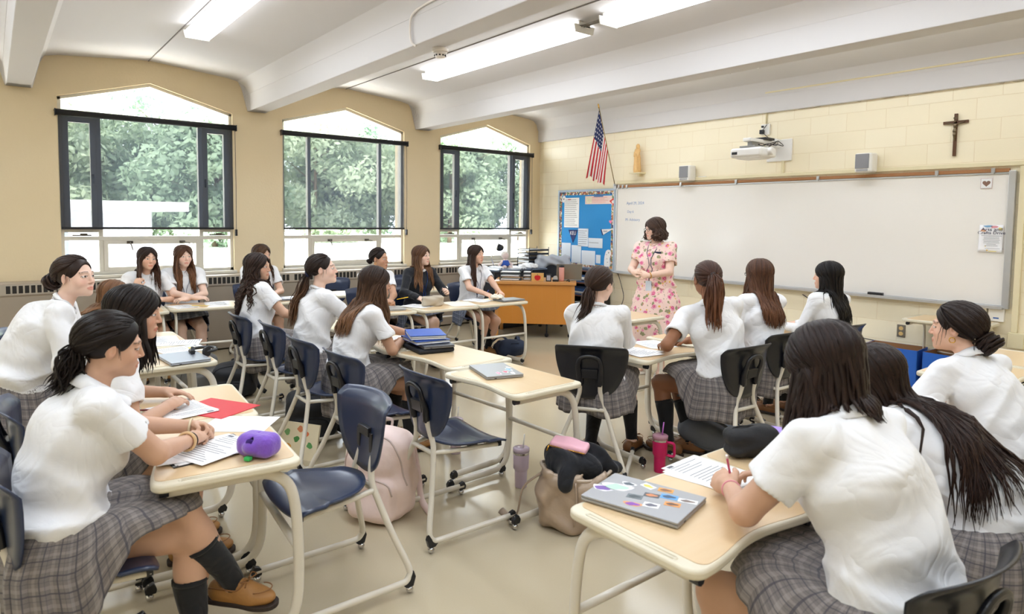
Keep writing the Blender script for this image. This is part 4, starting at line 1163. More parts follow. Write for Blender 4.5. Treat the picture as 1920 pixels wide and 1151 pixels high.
        for rad_, dz_ in prof_:
            row = []
            for t_ in np.linspace(-amax, amax, 33):
                a_ = RD(t_); fr_ = max(0, -cos(a_)); q_ = .6+.4*G
                row.append(neck-u2*.004*s+CR @ V3(rad_*sin(a_)*1.08, -rad_*cos(a_)*.98+.004, dz_+.020*cos(a_)-.012-(.018*fr_ if not full else 0))*s*q_)
            G_.append(row)
        P_ = np.array(G_).reshape(-1, 3)
        for _ in range(3):
            d = f2.sample(P_); gr = f2.grad(P_, .01); P_ = P_+gr*np.clip(.004-d, 0, .012)[:, None]; d = f.sample(P_); gr = f.grad(P_, .01); P_ = P_+gr*np.clip(.005-d, 0, .012)[:, None]
        b_ = MB(); b_.grid(P_.reshape(len(prof_), 33, 3)); 
        b_.build('collar', {'polo': POLO, 'sweat': SWEAT, 'sweater': POLO, 'dress': FLORAL}[gar], body, smooth=True, solid=.005)
        mt = {'polo': POLO, 'sweat': SWEAT, 'sweater': KNITN, 'dress': None}[gar]
        if mt is not None: np_mesh({'polo': 'polo_shirt', 'sweat': 'sweatshirt', 'sweater': 'sweater'}[gar], V, F, mt, body)
        else: np_mesh('dress_top', V, F, FLORAL, body)
        fields.append((f2, .010))
    # ---- skirt
    sk = K.get('skirt', {} if not stand else None)
    if sk is not None and K.get('has_skirt', True):
        na, nv = 168, 22; npl = sk.get('pleats', 24)
        kd = (kn[-1]+kn[1])/2-Pc; ta = sk.get('turn', math.degrees(atan2(-kd[0], kd[1])))
        A, Bf, Bb = sk.get('A', .215*(.5+.5*G)), sk.get('B', .37), sk.get('Bb', .185*G); drop = sk.get('drop', .10); fd_ = sk.get('fdrop', .075)
        st_ = sk.get('stand', False); rows = []; uvs = []
        for j in range(nv):
            v = j/(nv-1); row = []
            for i in range(na):
                a = 2*pi*i/na; ca, sa = cos(a), sin(a)    # a=90 deg is forward
                B_ = Bf if sa > 0 else Bb; n_ = 2.7
                rho = 1/((abs(ca)/A)**n_+(abs(sa)/B_)**n_)**(1/n_)
                ff = min(1, max(0, (sa-.25)/.55)); ff = ff*ff*(3-2*ff)
                W_ = V3(ca*.142*G, sa*.108*G, 0)
                if st_:
                    Wp = PR @ V3(W_[0], W_[1], .06)+Pc; L = sk.get('len', .46); q = L*v
                    rr_ = 1+.25*min(1, v/.25)+sk.get('flare', .42)*v; p = V3(W_[0]*rr_*1.05, W_[1]*rr_*1.12+sk.get('sway', 0)*v, Wp[2]-q); p[0] += Pc[0]; p[1] += Pc[1]
                    nx = nrm(V3(ca, sa, 0))
                else:
                    Wp = PR @ V3(W_[0], W_[1], .075)+Pc
                    zt = seat+(.135+.045*ff)*s*(.5+.5*G); hz = (seat-drop)*(1-ff)+(zt-fd_)*ff
                    p1 = V3(ca*rho*.99, sa*rho*.99, zt); p2 = V3(ca*rho*1.07, sa*rho*1.03, hz+.012*sin(5*a+seed))
                    t = v**.85
                    Q0 = Wp-V3(0, Pc[1], 0) if False else Wp
                    p = (1-t)**2*Q0+2*t*(1-t)*(p1+V3(0, Pc[1]*(1-ff), .03))+t*t*p2
                    nx = nrm(V3(ca, sa, .25))
                ph = (i/na*npl) % 1.0; saw = (ph/.8 if ph < .8 else (1-ph)/.2)-.5
                p = p+nx*saw*(.004+.016*v)*sk.get('pl', 1.)+nx*.008*v*sin(3*a+seed)
                if not st_:
                    c0, s0 = cos(RD(ta)), sin(RD(ta)); w_ = min(1, v*1.6)
                    px, py = p[0], p[1]-Pc[1]; qx, qy = px*c0-py*s0, px*s0+py*c0; p = V3(px*(1-w_)+qx*w_, py*(1-w_)+qy*w_+Pc[1], p[2])
                row.append(p); uvs.append((i/na*1.65, v*.42))
            rows.append(row)
        Vk = np.array(rows).reshape(-1, 3)
        idx = np.arange(na*nv).reshape(nv, na); Fk = np.stack([idx[:-1], np.roll(idx[:-1], -1, 1), np.roll(idx[1:], -1, 1), idx[1:]], -1).reshape(-1, 4)
        # lift the cloth off the legs
        for _ in range(3):
            d = f.sample(Vk); gr = f.grad(Vk, .02); Vk = Vk+gr*np.clip(.007-d, 0, .03)[:, None]
        o = np_mesh('skirt' if gar != 'dress' else 'dress_skirt', Vk, Fk, sk.get('mat', PLAID), body, uv=np.array(uvs))
        # the seam column needs its own u, so set loop uvs past 1.65 there
        ul = o.data.uv_layers[0].data; u_ = np.empty(len(ul)*2, np.float32); ul.foreach_get('uv', u_); u_ = u_.reshape(-1, 4, 2)
        wrap = (u_[:, :, 0].max(1)-u_[:, :, 0].min(1)) > .8; 
        for k_ in range(4): u_[wrap, k_, 0] = np.where(u_[wrap, k_, 0] < .8, u_[wrap, k_, 0]+1.65, u_[wrap, k_, 0])
        ul.foreach_set('uv', u_.ravel())
        md = o.modifiers.new('s', 'SOLIDIFY'); md.thickness = .004; md.offset = 1
    # ---- socks, shoes
    for sd_, key in ((-1, 'fL'), (1, 'fR')):
        A = K.get(key, {}); fd = nrm(V3(*A.get('dir', (sd_*.12, 1, 0)))); 
        if K.get('socks', True):
            a_, k_ = an[sd_], kn[sd_]; ax = nrm(a_-k_); bk = nrm(V3(0, -1, 0)-ax*(V3(0, -1, 0)@ax)); L = np.linalg.norm(a_-k_); f0 = K.get('sock', .30)
            path = [k_+ax*L*t+bk*.014*s*sin(min(1, t*1.3)*pi) for t in np.linspace(f0, .97, 9)]
            gg = (.5+.5*G)*s
            rad = [np.interp(t, [0, .2, .35, .6, .8, 1], [.053*gg, .0565*gg, .0595*gg, .0495*gg, .042*gg, .040*s]) for t in np.linspace(f0, .97, 9)]
            path += [a_+fd*.01+V3(0, 0, -.015), a_+fd*.05*s+V3(0, 0, -.04), a_+fd*.085*s+V3(0, 0, -.052)]; rad += [.040*s, .034*s, .028*s]
            b = MB(); b.tube([path[0]+ax*.0, *path], [rad[0]-.004]+rad, 16); b.tube([path[0]-ax*.002, path[0]+ax*.012], rad[0]+.0008, 16)
            b.build('sock', SOCKM, body, smooth=True)
        shn = K.get('shoe', 'tan')
        if shn:
            so_ = SHOE[shn]; c = copy_tree(so_, body, KSH[shn]); pt = A.get('pitch', 0)
            c.location = Vector(an[sd_]+fd*.018*s+V3(0, 0, -.078)); 
            az_ = atan2(-fd[0], fd[1]); c.rotation_euler = Euler((RD(pt), RD(A.get('shroll', 0)), az_), 'XYZ'); c.scale = (s*1.0,)*3
    # ---- hair
    hr = make_hair(body, hc, HC, HR, hs, fields, seed)
    # ---- extras in head / chest frames
    X = dict(body=body, an=an, kn=kn, HC=HC, HR=HR, hs=hs, CR=CR, neck=neck, top=top, waist=waist, el=el, wr=wr, s=s, G=G, Pc=Pc, u2=u2, f=f, f2=(fields[-1][0] if gar else f), tie=HC+HR @ (np.array([0, -.014, .034])*hs+nrm(hc.get('tie', (0, -.95, -.35)))*(np.array([.0785, .0975, .0835])*hs+.012*hs)))
    for x_ in K.get('extras', ()): x_(X)
    return X
def ex_hoop(rad=.016, sides=(-1, 1), m=None):
    def fn(X):
        for sd_ in sides:
            c = X['HC']+X['HR'] @ np.array([sd_*.083, -.002, -.036-rad])*X['hs']; b = MB()
            b.tube([c+X['HR'] @ np.array([0, cos(t)*rad, sin(t)*rad]) for t in np.linspace(0, 2*pi, 17)[:-1]], .0022, 6, closed=True)
            b.build('earring', m or GOLD, X['body'], smooth=True)
    return fn
def ex_glasses(m=None):
    def fn(X):
        H, R, s = X['HC'], X['HR'], X['hs']; b = MB(); P = lambda x, y, z: H+R @ (np.array([x, y, z])*s)
        for sx in (-1, 1):
            b.tube([P(sx*.032+.022*cos(t)*(1.0), .101-.004*abs(cos(t)), -.001+.0145*sin(t)*(1 if sin(t) < 0 else .9)) for t in np.linspace(0, 2*pi, 21)[:-1]], .0019, 6, closed=True)
            b.tube([P(sx*.054, .098, .006), P(sx*.076, .07, .008), P(sx*.083, .0, .006), P(sx*.082, -.015, -.008)], .0018, 6)
        b.tube([P(-.010, .102, .004), P(0, .105, .007), P(.010, .102, .004)], .0018, 6)
        b.build('glasses', m or BLACKP, X['body'], smooth=True)
    return fn
LANY = mat('blue_lanyard', '1F4FA0', .6); LANYD = mat('navy_lanyard', '1C2350', .6)
def ex_lanyard(length=.30, m=None, badge=False):
    def fn(X):
        CR, nk, s = X['CR'], X['neck'], X['s']; b = MB(); f2 = X['f2']; ends = []
        for sd_ in (-1, 1):
            pts = []
            for t in np.linspace(0, 1, 14):
                if t < .3: a = t/.3*RD(110); p = nk+CR @ np.array([sd_*.066*sin(a), -.062*cos(a), .012-.02*t])
                else:
                    u = (t-.3)/.7; p = nk+CR @ np.array([sd_*(.062-.058*u), .03+.06*min(1, u*2), -.015-length*u])
                pts.append(p)
            pts = np.array(pts)
            for _ in range(10):
                d = f2.sample(pts); gr = f2.grad(pts); pts = pts+gr*np.clip(.005-d, 0, .02)[:, None]
            b.tube(pts, .0052, 6, flat=.35, up=X['u2']); ends.append(pts[-1])
        e = (ends[0]+ends[1])/2; b.tube([e+(0, 0, .01), e-np.array([0, 0, .03])], .004, 6); o = b.build('lanyard', m or LANY, X['body'], smooth=True)
        if badge:
            q = MB(); q.X = Matrix.Translation(Vector(e-np.array([0, 0, .085]))) @ Matrix(CR.tolist()).to_4x4()
            q.box((-.034, .004, -.05), (.034, .010, .055)); q.build('badge_holder', mat('badge_white', 'DCE6F2', .2), o, bevel=.003)
    return fn
def ex_band(m, r=.016, w=.006, n=1):
    def fn(X):
        t = X['tie']; o = nrm(t-X['HC']); a = nrm(np.cross(o, [0.1, 0, 1])); c = np.cross(o, a); b = MB()
        b.tube([t+o*.010+(a*cos(q)+c*sin(q))*r*(1+.10*sin(7*q)) for q in np.linspace(0, 2*pi, 25)[:-1]], w, 7, closed=True); b.build('hair_tie', m, X['body'], smooth=True)
    return fn
def ex_bracelet(sd_, m, back=.03, rad=.030, w=.004, name='bracelet'):
    def fn(X):
        d = nrm(X['el'][sd_]-X['wr'][sd_]); c = X['wr'][sd_]+d*back; a = nrm(np.cross(d, [0, .1, 1])); e = np.cross(d, a); b = MB()
        b.tube([c+(a*cos(q)+e*sin(q))*rad for q in np.linspace(0, 2*pi, 25)[:-1]], w, 6, closed=True); b.build(name, m, X['body'], smooth=True)
    return fn
import time as _t
_t0 = _t.time()
def seated(pos, rot, label, chairlab, cback=.0, **K):
    a = RD(rot); blk = K.pop('blk', rot > 20); cx = K.pop('cpos', (pos[0]+sin(a)*cback, pos[1]-cos(a)*cback)); cr = K.pop('crot', rot)
    if chairlab: chair(cx[0], cx[1], cr, chairlab, black=blk)
    return person(pos, rot, label, **K)
# ---- front left row, facing the front wall
seated((5.98, -7.25), 2, 'student at front left seen from behind, dark hair, hands clasped on the desk', 'chair under the student with clasped hands at front left', cback=.03,   s=.98, girth=1.2,
       lean=16, side=-4, twist=-4, head=(-4, -8, 4), tone='medium', cpos=(6.02, -7.20), jaw=.98,
       hair=dict(style='pony', color='1E1613', tie=(0, -.90, -.50), L=.17, tn=90, wave=.006, wisps=14, fat=.8, puff=1.10),
       L=dict(p=(-.20, .46, .775), curl=70, n=(-.9, .1, .5), d=(.8, .5, 0), hint=(-.8, -.2, -.6)), R=dict(p=(-.04, .40, .775), curl=65, n=(.5, 0, 1), d=(-.7, .6, 0), hint=(.9, -.3, -.5)),
       fL=dict(p=(.12, .50, .25), dir=(.75, .65, .1), hint=(.4, .2, 1)), fR=dict(p=(.12, .36, .09), hint=(-.1, .6, 1)), shoe='tan',
       extras=(ex_bracelet(-1, mat('bead_cream', 'E8D6B4', .4), .02, .031, .005), ex_bracelet(1, mat('scrunchie_beige', 'DDB98A', .7), .03, .033, .006), ex_bracelet(1, BLACKP, .005, .030, .002)), skirt=dict(drop=.15, A=.225, Bb=.16), sock=.42)
seated((5.22, -7.12), 0, 'student with black hair and a hoop earring, second at the front left row', 'chair of the black haired student with the hoop earring',   s=1.03, girth=1.05,
       lean=20, side=4, head=(-20, -6, 0), tone='medium', cpos=(5.22, -7.16),
       hair=dict(style='loose', color='1D1512', L=.26, front=.5, n=300, puff=1.10), R=dict(p=(.12, .30, .765), curl=20), L=dict(p=(-.15, .34, .765), curl=20), extras=(ex_hoop(.020),))
person((3.86, -7.36), -8, 'student leaning over the left desks with her dark hair in a messy bun',   s=1.08, girth=1.22, stand=True, hipz=.60,
       lean=26, l1=1.1, l2=1.2, head=(-36, 4, 0), tone='fair', top='sweat', loose=.03, hair=dict(style='bun', color='33241D', tie=(0, -.92, -.40), br=.044, wisps=26, wl=.10, puff=1.06), L=dict(p=(-.10, .52, .77), curl=20), R=dict(p=(.16, .50, .77), curl=20, hint=(.6, -.4, -.8)),
       fL=dict(p=(-.10, -.06, .09)), fR=dict(p=(.10, .02, .09)), skirt=dict(stand=True, len=.42, flare=.35), has_skirt=True, top_='x')
chair(3.76, -7.13, -3, 'chair pushed behind the student leaning over the desks')
seated((3.15, -7.02), 0, 'mostly hidden student behind the one leaning over the desks', None,   far=True, lean=34, head=(-20, -5, 0), tone='fair', hair=dict(style='loose', color='6B4A32', tip='8A6444', L=.30, front=.5, n=130, w=.014), s=.92, cpos=(3.1, -7.1))
# ---- by the windows, facing into the room
seated((.97, -6.20), -90, 'student at the far left window holding a pencil near her chin', 'chair of the student holding a pencil by the window',   far=True, lean=14, head=(12, -2, -4), tone='light', jaw=.96,
       hair=dict(style='loose', color='2A1C17', tip='5A3826', L=.36, front=.6, n=170, w=.014), R=dict(p=(.13, .30, .93), curl=80, d=(-.3, .1, .8), n=(.6, .6, 0)), L=dict(p=(-.1, .32, .79), curl=50, n=(-.4, 0, 1)))
seated((.92, -5.84), -90, 'student with long light brown hair and folded arms below the left window', 'chair of the student with folded arms by the window',   far=True, lean=9, head=(8, -2, 0), tone='fair', girth=1.04,
       hair=dict(style='loose', color='4A3022', tip='7A5236', L=.44, front=.85, faz=180, n=200, w=.014, grad=1.2), L=dict(p=(.02, .33, .775), curl=25, d=(1, .1, 0), n=(-.1, .3, 1), hint=(-.9, -.1, -.5)), R=dict(p=(-.05, .37, .785), curl=25, d=(-1, .1, 0), n=(.1, .3, 1), hint=(.9, -.1, -.5)),
       extras=(ex_lanyard(.26, LANYD),), skirt=dict(mat=PLAIDB))
seated((.90, -5.03), -90, 'student half hidden against the pier between the left windows', 'chair of the half hidden student at the pier',   far=True, lean=10, head=(26, -4, 0), tone='light', hair=dict(style='loose', color='4A3424', L=.34, front=.4, n=150, w=.014), L=dict(p=(-.06, .36, .78), curl=40), R=dict(p=(.05, .36, .78), curl=40))
# ---- middle row, facing the front wall
seated((3.00, -5.66), 0, 'student with long dark curly hair and a large hoop earring', 'navy chair under the curly haired student',   lean=0, side=-5, head=(-42, 0, 0), tone='medium', jaw=.96, cpos=(3.12, -5.66),
       hair=dict(style='curly', color='2B1E19', tip='3E2A20', L=.44, front=.35, wave=.020, freq=26., n=250, w=.011, puff=1.04), L=dict(p=(-.15, .36, .765)), R=dict(p=(.16, .34, .765)), extras=(ex_hoop(.026),))
seated((3.76, -5.50), 0, 'student with a low ponytail in a navy scrunchie, face turned up', 'navy chair under the student with the scrunchie',   s=1.03, lean=8, side=0, head=(-28, 8, 0), tone='fair', top='sweat', cpos=(3.70, -5.60),
       hair=dict(style='pony', color='2C211C', tip='7A5539', tie=(0, -.85, -.55), L=.42, tn=70, fat=.9, drift=(0, -.18, 0), w=.010), L=dict(p=(-.13, .46, .775)), R=dict(p=(.15, .44, .775)), extras=(ex_band(mat('navy_velvet', '1A2040', .8), .019, .013),))
seated((4.43, -5.50), -6, 'student with long streaked brown hair leaning on the desk', 'navy chair beside the student with streaked hair',   lean=16, side=6, head=(-8, -4, 0), tone='tan', cpos=(4.42, -5.64), crot=0,
       hair=dict(style='loose', color='2E211B', tip='8F6748', L=.44, front=.12, n=300, w=.011, grad=2.2, drift=(0, -.10, 0)), R=dict(p=(.06, .34, .765), curl=75, d=(-.8, .4, 0), n=(.5, 0, 1), hint=(.6, .1, -1)), L=dict(p=(-.12, .50, .77)),
       skirt=dict(A=.26, B=.40, drop=.18), fL=dict(p=(-.05, .30, .09)), fR=dict(p=(.18, .34, .09)))
# ---- row before the convector, facing into the room
seated((2.05, -4.16), -90, 'student with slicked back hair, blue lanyard and a yellow pen', 'chair of the student with slicked back hair',   lean=15, head=(32, 0, 0), tone='tan', jaw=.97,
       hair=dict(style='bun', color='231916', tie=(0, -.90, -.55), br=.028, tn=40, wisps=6), L=dict(p=(.02, .44, .775), curl=60, d=(.7, .6, 0), n=(-.3, 0, 1)), R=dict(p=(.10, .46, .775), curl=60, d=(-.7, .6, 0), n=(.3, 0, 1)),
       fL=dict(p=(.08, .30, .09)), fR=dict(p=(.14, .46, .12)), extras=(ex_lanyard(.28, LANY), ex_hoop(.010)))
seated((2.08, -3.60), -90, 'student in a navy sweater with long brown hair and blue lanyard', 'chair of the student in the navy sweater',   lean=6, head=(24, 2, 0), tone='fair', top='sweater', jaw=.95,
       hair=dict(style='loose', color='4E3424', tip='8A6446', L=.42, front=.55, faz=150, n=240, w=.012), L=dict(p=(-.14, .36, .80), curl=60, d=(.2, .5, .3), n=(-.8, .2, .4)), R=dict(p=(.22, .36, .775), curl=30),
       fL=dict(p=(.10, .50, .14), dir=(.2, 1, .1)), fR=dict(p=(.02, .32, .09)), extras=(ex_lanyard(.30, LANY),), skirt=dict(mat=PLAIDB))
seated((2.10, -2.86), -90, 'student with long dark hair and navy lanyard at the end of the row', 'blue backed chair of the student at the end of the row',   lean=7, head=(16, 0, 0), tone='light', jaw=.96,
       hair=dict(style='loose', color='2E1F18', tip='4A3022', L=.42, front=.9, fside=1, faz=180, n=230, w=.012), L=dict(p=(-.08, .44, .775), curl=55, d=(.3, .8, 0)), R=dict(p=(.12, .42, .775), curl=40), extras=(ex_lanyard(.30, LANYD),), skirt=dict(mat=PLAIDB),
       fL=dict(p=(-.08, .20, .09)), fR=dict(p=(.08, .26, .09)))
# ---- inner right wing
seated((5.59, -4.31), 36, 'student in a sweatshirt with a low brown ponytail, seen from behind in the middle', 'black chair under the student with the low brown ponytail',   lean=7, head=(-28, -4, 4), tone='fair', top='sweat', loose=.03, girth=1.04,
       hair=dict(style='pony', color='3A2A22', tie=(-.10, -.86, -.60), L=.24, tn=50, fat=.8, wisps=12, puff=1.07), L=dict(p=(.06, .30, .80), d=(1, .1, 0), n=(0, 1, .2), hint=(-.9, -.1, -.7)), R=dict(p=(.0, .32, .82), d=(-1, .1, 0), n=(0, 1, .2), hint=(.9, -.1, -.7)),
       fL=dict(p=(-.04, .10, .09), dir=(-.2, 1, 0)), fR=dict(p=(.22, .34, .09), dir=(.3, 1, 0)), shoe='brown', skirt=dict(A=.23, turn=-14, drop=.08))
seated((6.08, -3.62), 84, 'student with an auburn ponytail seen from behind, elbow on the desk', 'chair of the student with the auburn ponytail',   s=1.06, lean=13, side=-4, twist=-30, head=(-30, 2, 0), tone='brown', girth=1.04, cpos=(6.08, -3.63), crot=86,
       hair=dict(style='pony', color='40261A', tip='744A32', tie=(0, -1, .05), L=.36, tn=110, fat=1.35, grad=1.), L=dict(p=(-.22, .30, .775), d=(.6, .8, 0), curl=30, hint=(-.8, -.1, -.7)), R=dict(p=(.10, .36, .775)), 
       fL=dict(p=(-.16, .30, .09), dir=(-.2, 1, 0)), fR=dict(p=(.0, .24, .09), dir=(-.5, 1, 0)), shoe='brown', skirt=dict(A=.23, drop=.12), extras=(ex_band(BLACKP, .020, .005),))
seated((5.95, -2.92), 88, 'student with long straight brown hair and glasses, seen from behind', 'chair of the student with straight brown hair and glasses',   s=1.04, lean=7, side=3, twist=-14, head=(-22, 0, 0), tone='fair', hair=dict(style='loose', color='4A3022', tip='6B4630', L=.42, front=.1, n=260, w=.012), L=dict(p=(-.15, .34, .775)), R=dict(p=(.15, .34, .775)), extras=(ex_glasses(),), shoe='brown')
seated((6.06, -2.20), 84, 'student with long black hair sitting in front of the whiteboard', 'chair of the black haired student by the whiteboard',   lean=0, side=3, twist=-6, head=(18, 0, 0), tone='light', top='sweat', hair=dict(style='loose', color='16110F', L=.42, front=.18, n=250, w=.012, gather=(.0, -.0, 0)), L=dict(p=(-.10, .30, .775), hint=(-.3, -.2, -1)), R=dict(p=(.10, .28, .775), hint=(.3, -.2, -1)), shoe='brown')
# ---- right wing, nearest the camera
seated((7.88, -5.53), 88, 'nearest student at right, back to the camera, writing with a pink pencil', 'black chair behind the nearest student at right',   s=1.06, girth=1.16, lean=19, side=3, head=(-14, -28, 0), tone='medium', cpos=(7.90, -5.62), crot=84,
       hair=dict(style='loose', color='231714', tip='2E1F19', L=.23, front=.65, n=340, w=.011, faz=170, puff=1.10), L=dict(p=(-.07, .44, .775), d=(.35, .85, .1), curl=65, n=(-.7, .2, .6), hint=(-.9, -.2, -.5)), R=dict(p=(.14, .40, .78)),
       fL=dict(p=(-.20, .30, .09)), fR=dict(p=(.08, .30, .09)), extras=(ex_bracelet(-1, mat('pink_thread', 'E79AA8', .7), .02, .029, .0025),), skirt=dict(A=.30))
seated((7.92, -4.78), 82, 'student bent far forward, very long dark hair down her back', 'dark chair of the student with very long hair',   s=1.02, girth=1.08, lean=44, side=-5, head=(20, -16, -10), tone='medium', cpos=(8.0, -4.80),
       hair=dict(style='loose', color='22150F', tip='2E1C15', L=.80, front=.0, n=560, w=.013, spread=.14, puff=1.06), L=dict(p=(-.20, .48, .78)), R=dict(p=(.16, .46, .78)), skirt=dict(A=.28))
seated((7.74, -3.96), 74, 'student at the right edge with a low dark bun and gold hoops', 'black chair at the right edge behind the bun haired student',   lean=27, side=2, twist=-6, head=(24, 0, 0), tone='light', girth=1.06, jaw=.97,
       hair=dict(style='bun', color='261A15', tie=(0, -.80, -.66), br=.050, wisps=30, wl=.14, tn=110, puff=1.12), L=dict(p=(-.15, .42, .775)), R=dict(p=(.15, .42, .775)), extras=(ex_hoop(.012),), cpos=(7.86, -3.92))
# ---- the teacher
SANDAL = mat('white_sandal', 'EDE8E0', .5)
def ex_sandals(X):
    for sd_, fd in ((-1, nrm(np.array([-.15, 1, 0]))), (1, nrm(np.array([.25, 1, 0])))):
        a = X['an'][sd_]; c = np.array([a[0], a[1], 0]); t = np.cross(fd, [0, 0, 1]); b = MB()
        out_ = [(c+fd*y_+t*x_) for x_, y_ in ((-.03, -.05), (.03, -.05), (.036, .03), (.042, .11), (.02, .165), (-.02, .165), (-.042, .11), (-.036, .03))]
        b.prism([(p[0], p[1]) for p in out_][::-1], .003, .028); o = b.build('sandal', SANDAL, X['body'], bevel=.006)
        for y_, h_ in ((.045, .052), (.085, .040), (-.01, .095)): q = MB(); q.tube([c+fd*y_+t*(.042*cos(k_))+np.array([0, 0, .022+h_*sin(k_)]) for k_ in np.linspace(0, pi, 12)], .0055, 6); q.build('strap', SANDAL, o, smooth=True)
    q = MB(); CR, nk = X['CR'], X['neck']; P_ = nk+CR @ np.array([-.075, .10, -.115]); 
    P_ = np.array([P_]); 
    for _ in range(8): P_ = P_+X['f2'].grad(P_)*np.clip(.006-X['f2'].sample(P_), -.03, .03)[:, None]
    q.X = Matrix.Translation(Vector(P_[0])) @ Matrix(CR.tolist()).to_4x4(); q.box((-.035, -.003, -.010), (.035, .004, .010)); q.build('name_tag', NAVYF_ if False else mat('navy_tag', '1A2340', .4), X['body'], bevel=.002)
T = person((4.14, -1.92), 192, 'teacher in a pink floral dress standing with clasped hands by the whiteboard',   stand=True, hipz=.915, s=1.0, girth=1.22, lean=2, head=(-30, -4, 0), tone='fair', top='dress', group='', loose=.016, jaw=1.04,
       hair=dict(style='curly', color='46342B', tip='4E3A30', L=.12, front=.45, faz=120, wave=.022, freq=36., n=260, w=.012, puff=1.10, part=.3), L=dict(p=(-.06, .30, 1.08), curl=55, d=(.7, .3, .25), n=(-.2, .8, .6)), R=dict(p=(.10, .31, 1.10), curl=50, d=(-.7, .3, .25), n=(.2, .8, .6)),
       fL=dict(p=(-.09, .02, .075), dir=(-.15, 1, 0)), fR=dict(p=(.09, -.02, .075), dir=(.25, 1, 0)), socks=False, shoe=None, skirt=dict(stand=True, len=.62, flare=.55, pl=.35, mat=FLORAL, pleats=14), has_skirt=True,
       extras=(ex_sandals, ex_glasses(), ex_lanyard(.36, LANYD, True), ex_bracelet(-1, GOLD, .02, .030, .005, 'watch')))
for k_ in SHOE:
    for ch in list(KSH[k_].values()):
        for c_ in ch: bpy.data.objects.remove(c_, do_unlink=True)
    bpy.data.objects.remove(SHOE[k_], do_unlink=True)
# ================================================================ things on and along the front wall
def AY(x, y, w=0.):
    d = ray(x, y); t = (w-CAM[1])/d[1]; p = CAM+t*d; return float(p[0]), float(p[2])
ALU = mat('aluminium', 'C9CACB', .35, .7, var=.02); BOARD = mat('whiteboard_enamel', 'F1EDE7', .18, var=.01, scale=1.5)
CORK = mat('cork_rail', 'A9774F', .8, scale=60, var=.12); PAPER = mat('white_paper', 'F4F4F4', .75, var=.01); PAPERB = mat('bluish_paper', 'E6ECF4', .75, var=.01)
INK = mat('print_grey', '6D6F76', .8); INKB = mat('marker_pale_blue', '8FA2C4', .7); INKD = mat('print_dark', '23242B', .8)
WHP = mat('white_plastic', 'EEECE6', .35); GREYF = mat('grey_speaker_cloth', '8C8C90', .7)
r = empty('whiteboard', (1.82, 0, .884)); Wb, Hb = 4.86, 1.225
b = MB(); b.box((0, -.022, 0), (Wb, -.002, Hb)); b.build('panel', BOARD, r)
b = MB(); b.box((-.03, -.03, -.02), (0, 0, Hb+.02)); b.box((0, -.03, Hb), (Wb, 0, Hb+.018)); b.box((0, -.03, -.02), (Wb, 0, .0)); b.box((Wb, -.045, -.03), (Wb+.055, 0, Hb+.03)); b.build('rim', ALU, r, bevel=.003)
b = MB(); b.box((0, -.085, -.035), (Wb+.02, -.002, -.02)); b.box((0, -.09, -.035), (Wb+.02, -.082, -.005)); b.build('marker_tray', ALU, r, bevel=.002)
b = MB(); b.box((0, -.034, Hb+.020), (Wb, -.004, Hb+.052)); b.build('map_rail', CORK, r)
for xx in (.10, .02, .18, 1.15, 2.0, 3.05, 4.25, 4.72): b = MB(); b.box((xx, -.045, Hb+.015), (xx+.03, -.03, Hb+.06)); b.box((xx+.008, -.05, Hb-.0), (xx+.022, -.04, Hb+.03)); b.build('rail_hook', ALU, r)
tag(r, 'long white dry erase board with brown cork rail on the front wall', 'whiteboard')
for tx, px, py, sz in (('April 29, 2024', 1193, 381, .058), ('Day 6', 1184, 397, .052), ('M- Advisory', 1188, 412, .056)):
    X_, Z_ = AY(px, py); text_mesh(tx, sz, 'marker_writing', INKB, r, (X_-1.82, -.0235, Z_-.884), (pi/2, 0, 0))
b = MB(); b.box((6.935, -.035, .64), (7.0, -.001, 2.235)); tag(b.build('cable_raceway', TRIMC, bevel=.003), 'tall cream raceway running down the wall right of the board', 'raceway')
b = MB(); b.box((6.76, -.03, .64), (6.81, -.001, 2.18)); tag(b.build('cable_raceway', TRIMC, bevel=.003), 'cream raceway directly against the right edge of the board', 'raceway')
b = MB(); b.box((1.80, -.025, 2.185), (6.93, -.001, 2.225)); tag(b.build('cable_raceway', TRIMC, bevel=.003), 'long cream raceway running level above the whiteboard', 'raceway')
b = MB(); b.box((6.745, -.06, .50), (6.87, -.001, .64)); tag(b.build('junction_box', TRIMC, bevel=.003), 'cream junction box at the foot of the raceway', 'junction box')
b = MB(); b.tube([(4.205, -.012, 2.82), (4.205, -.012, 3.19), (4.22, -.075, 3.19), (10.5, -.075, 3.19)], .009, 8); tag(b.build('wall_conduit', TRIMC, smooth=True), 'thin cream conduit from the ceiling line down to the projector outlet', 'conduit')
# crack under the white band
b = MB(); rr_ = random.Random(3); pts = []; x = 4.6
while x < 8.5: pts.append((x, -.0015, 2.957+rr_.uniform(-.010, .012)*(1 if x > 5.2 else .4))); x += rr_.uniform(.03, .09)
b.tube(pts, .0016, 4); struct(b.build('trim_8', mat('crack', '8C7A60', .9)))
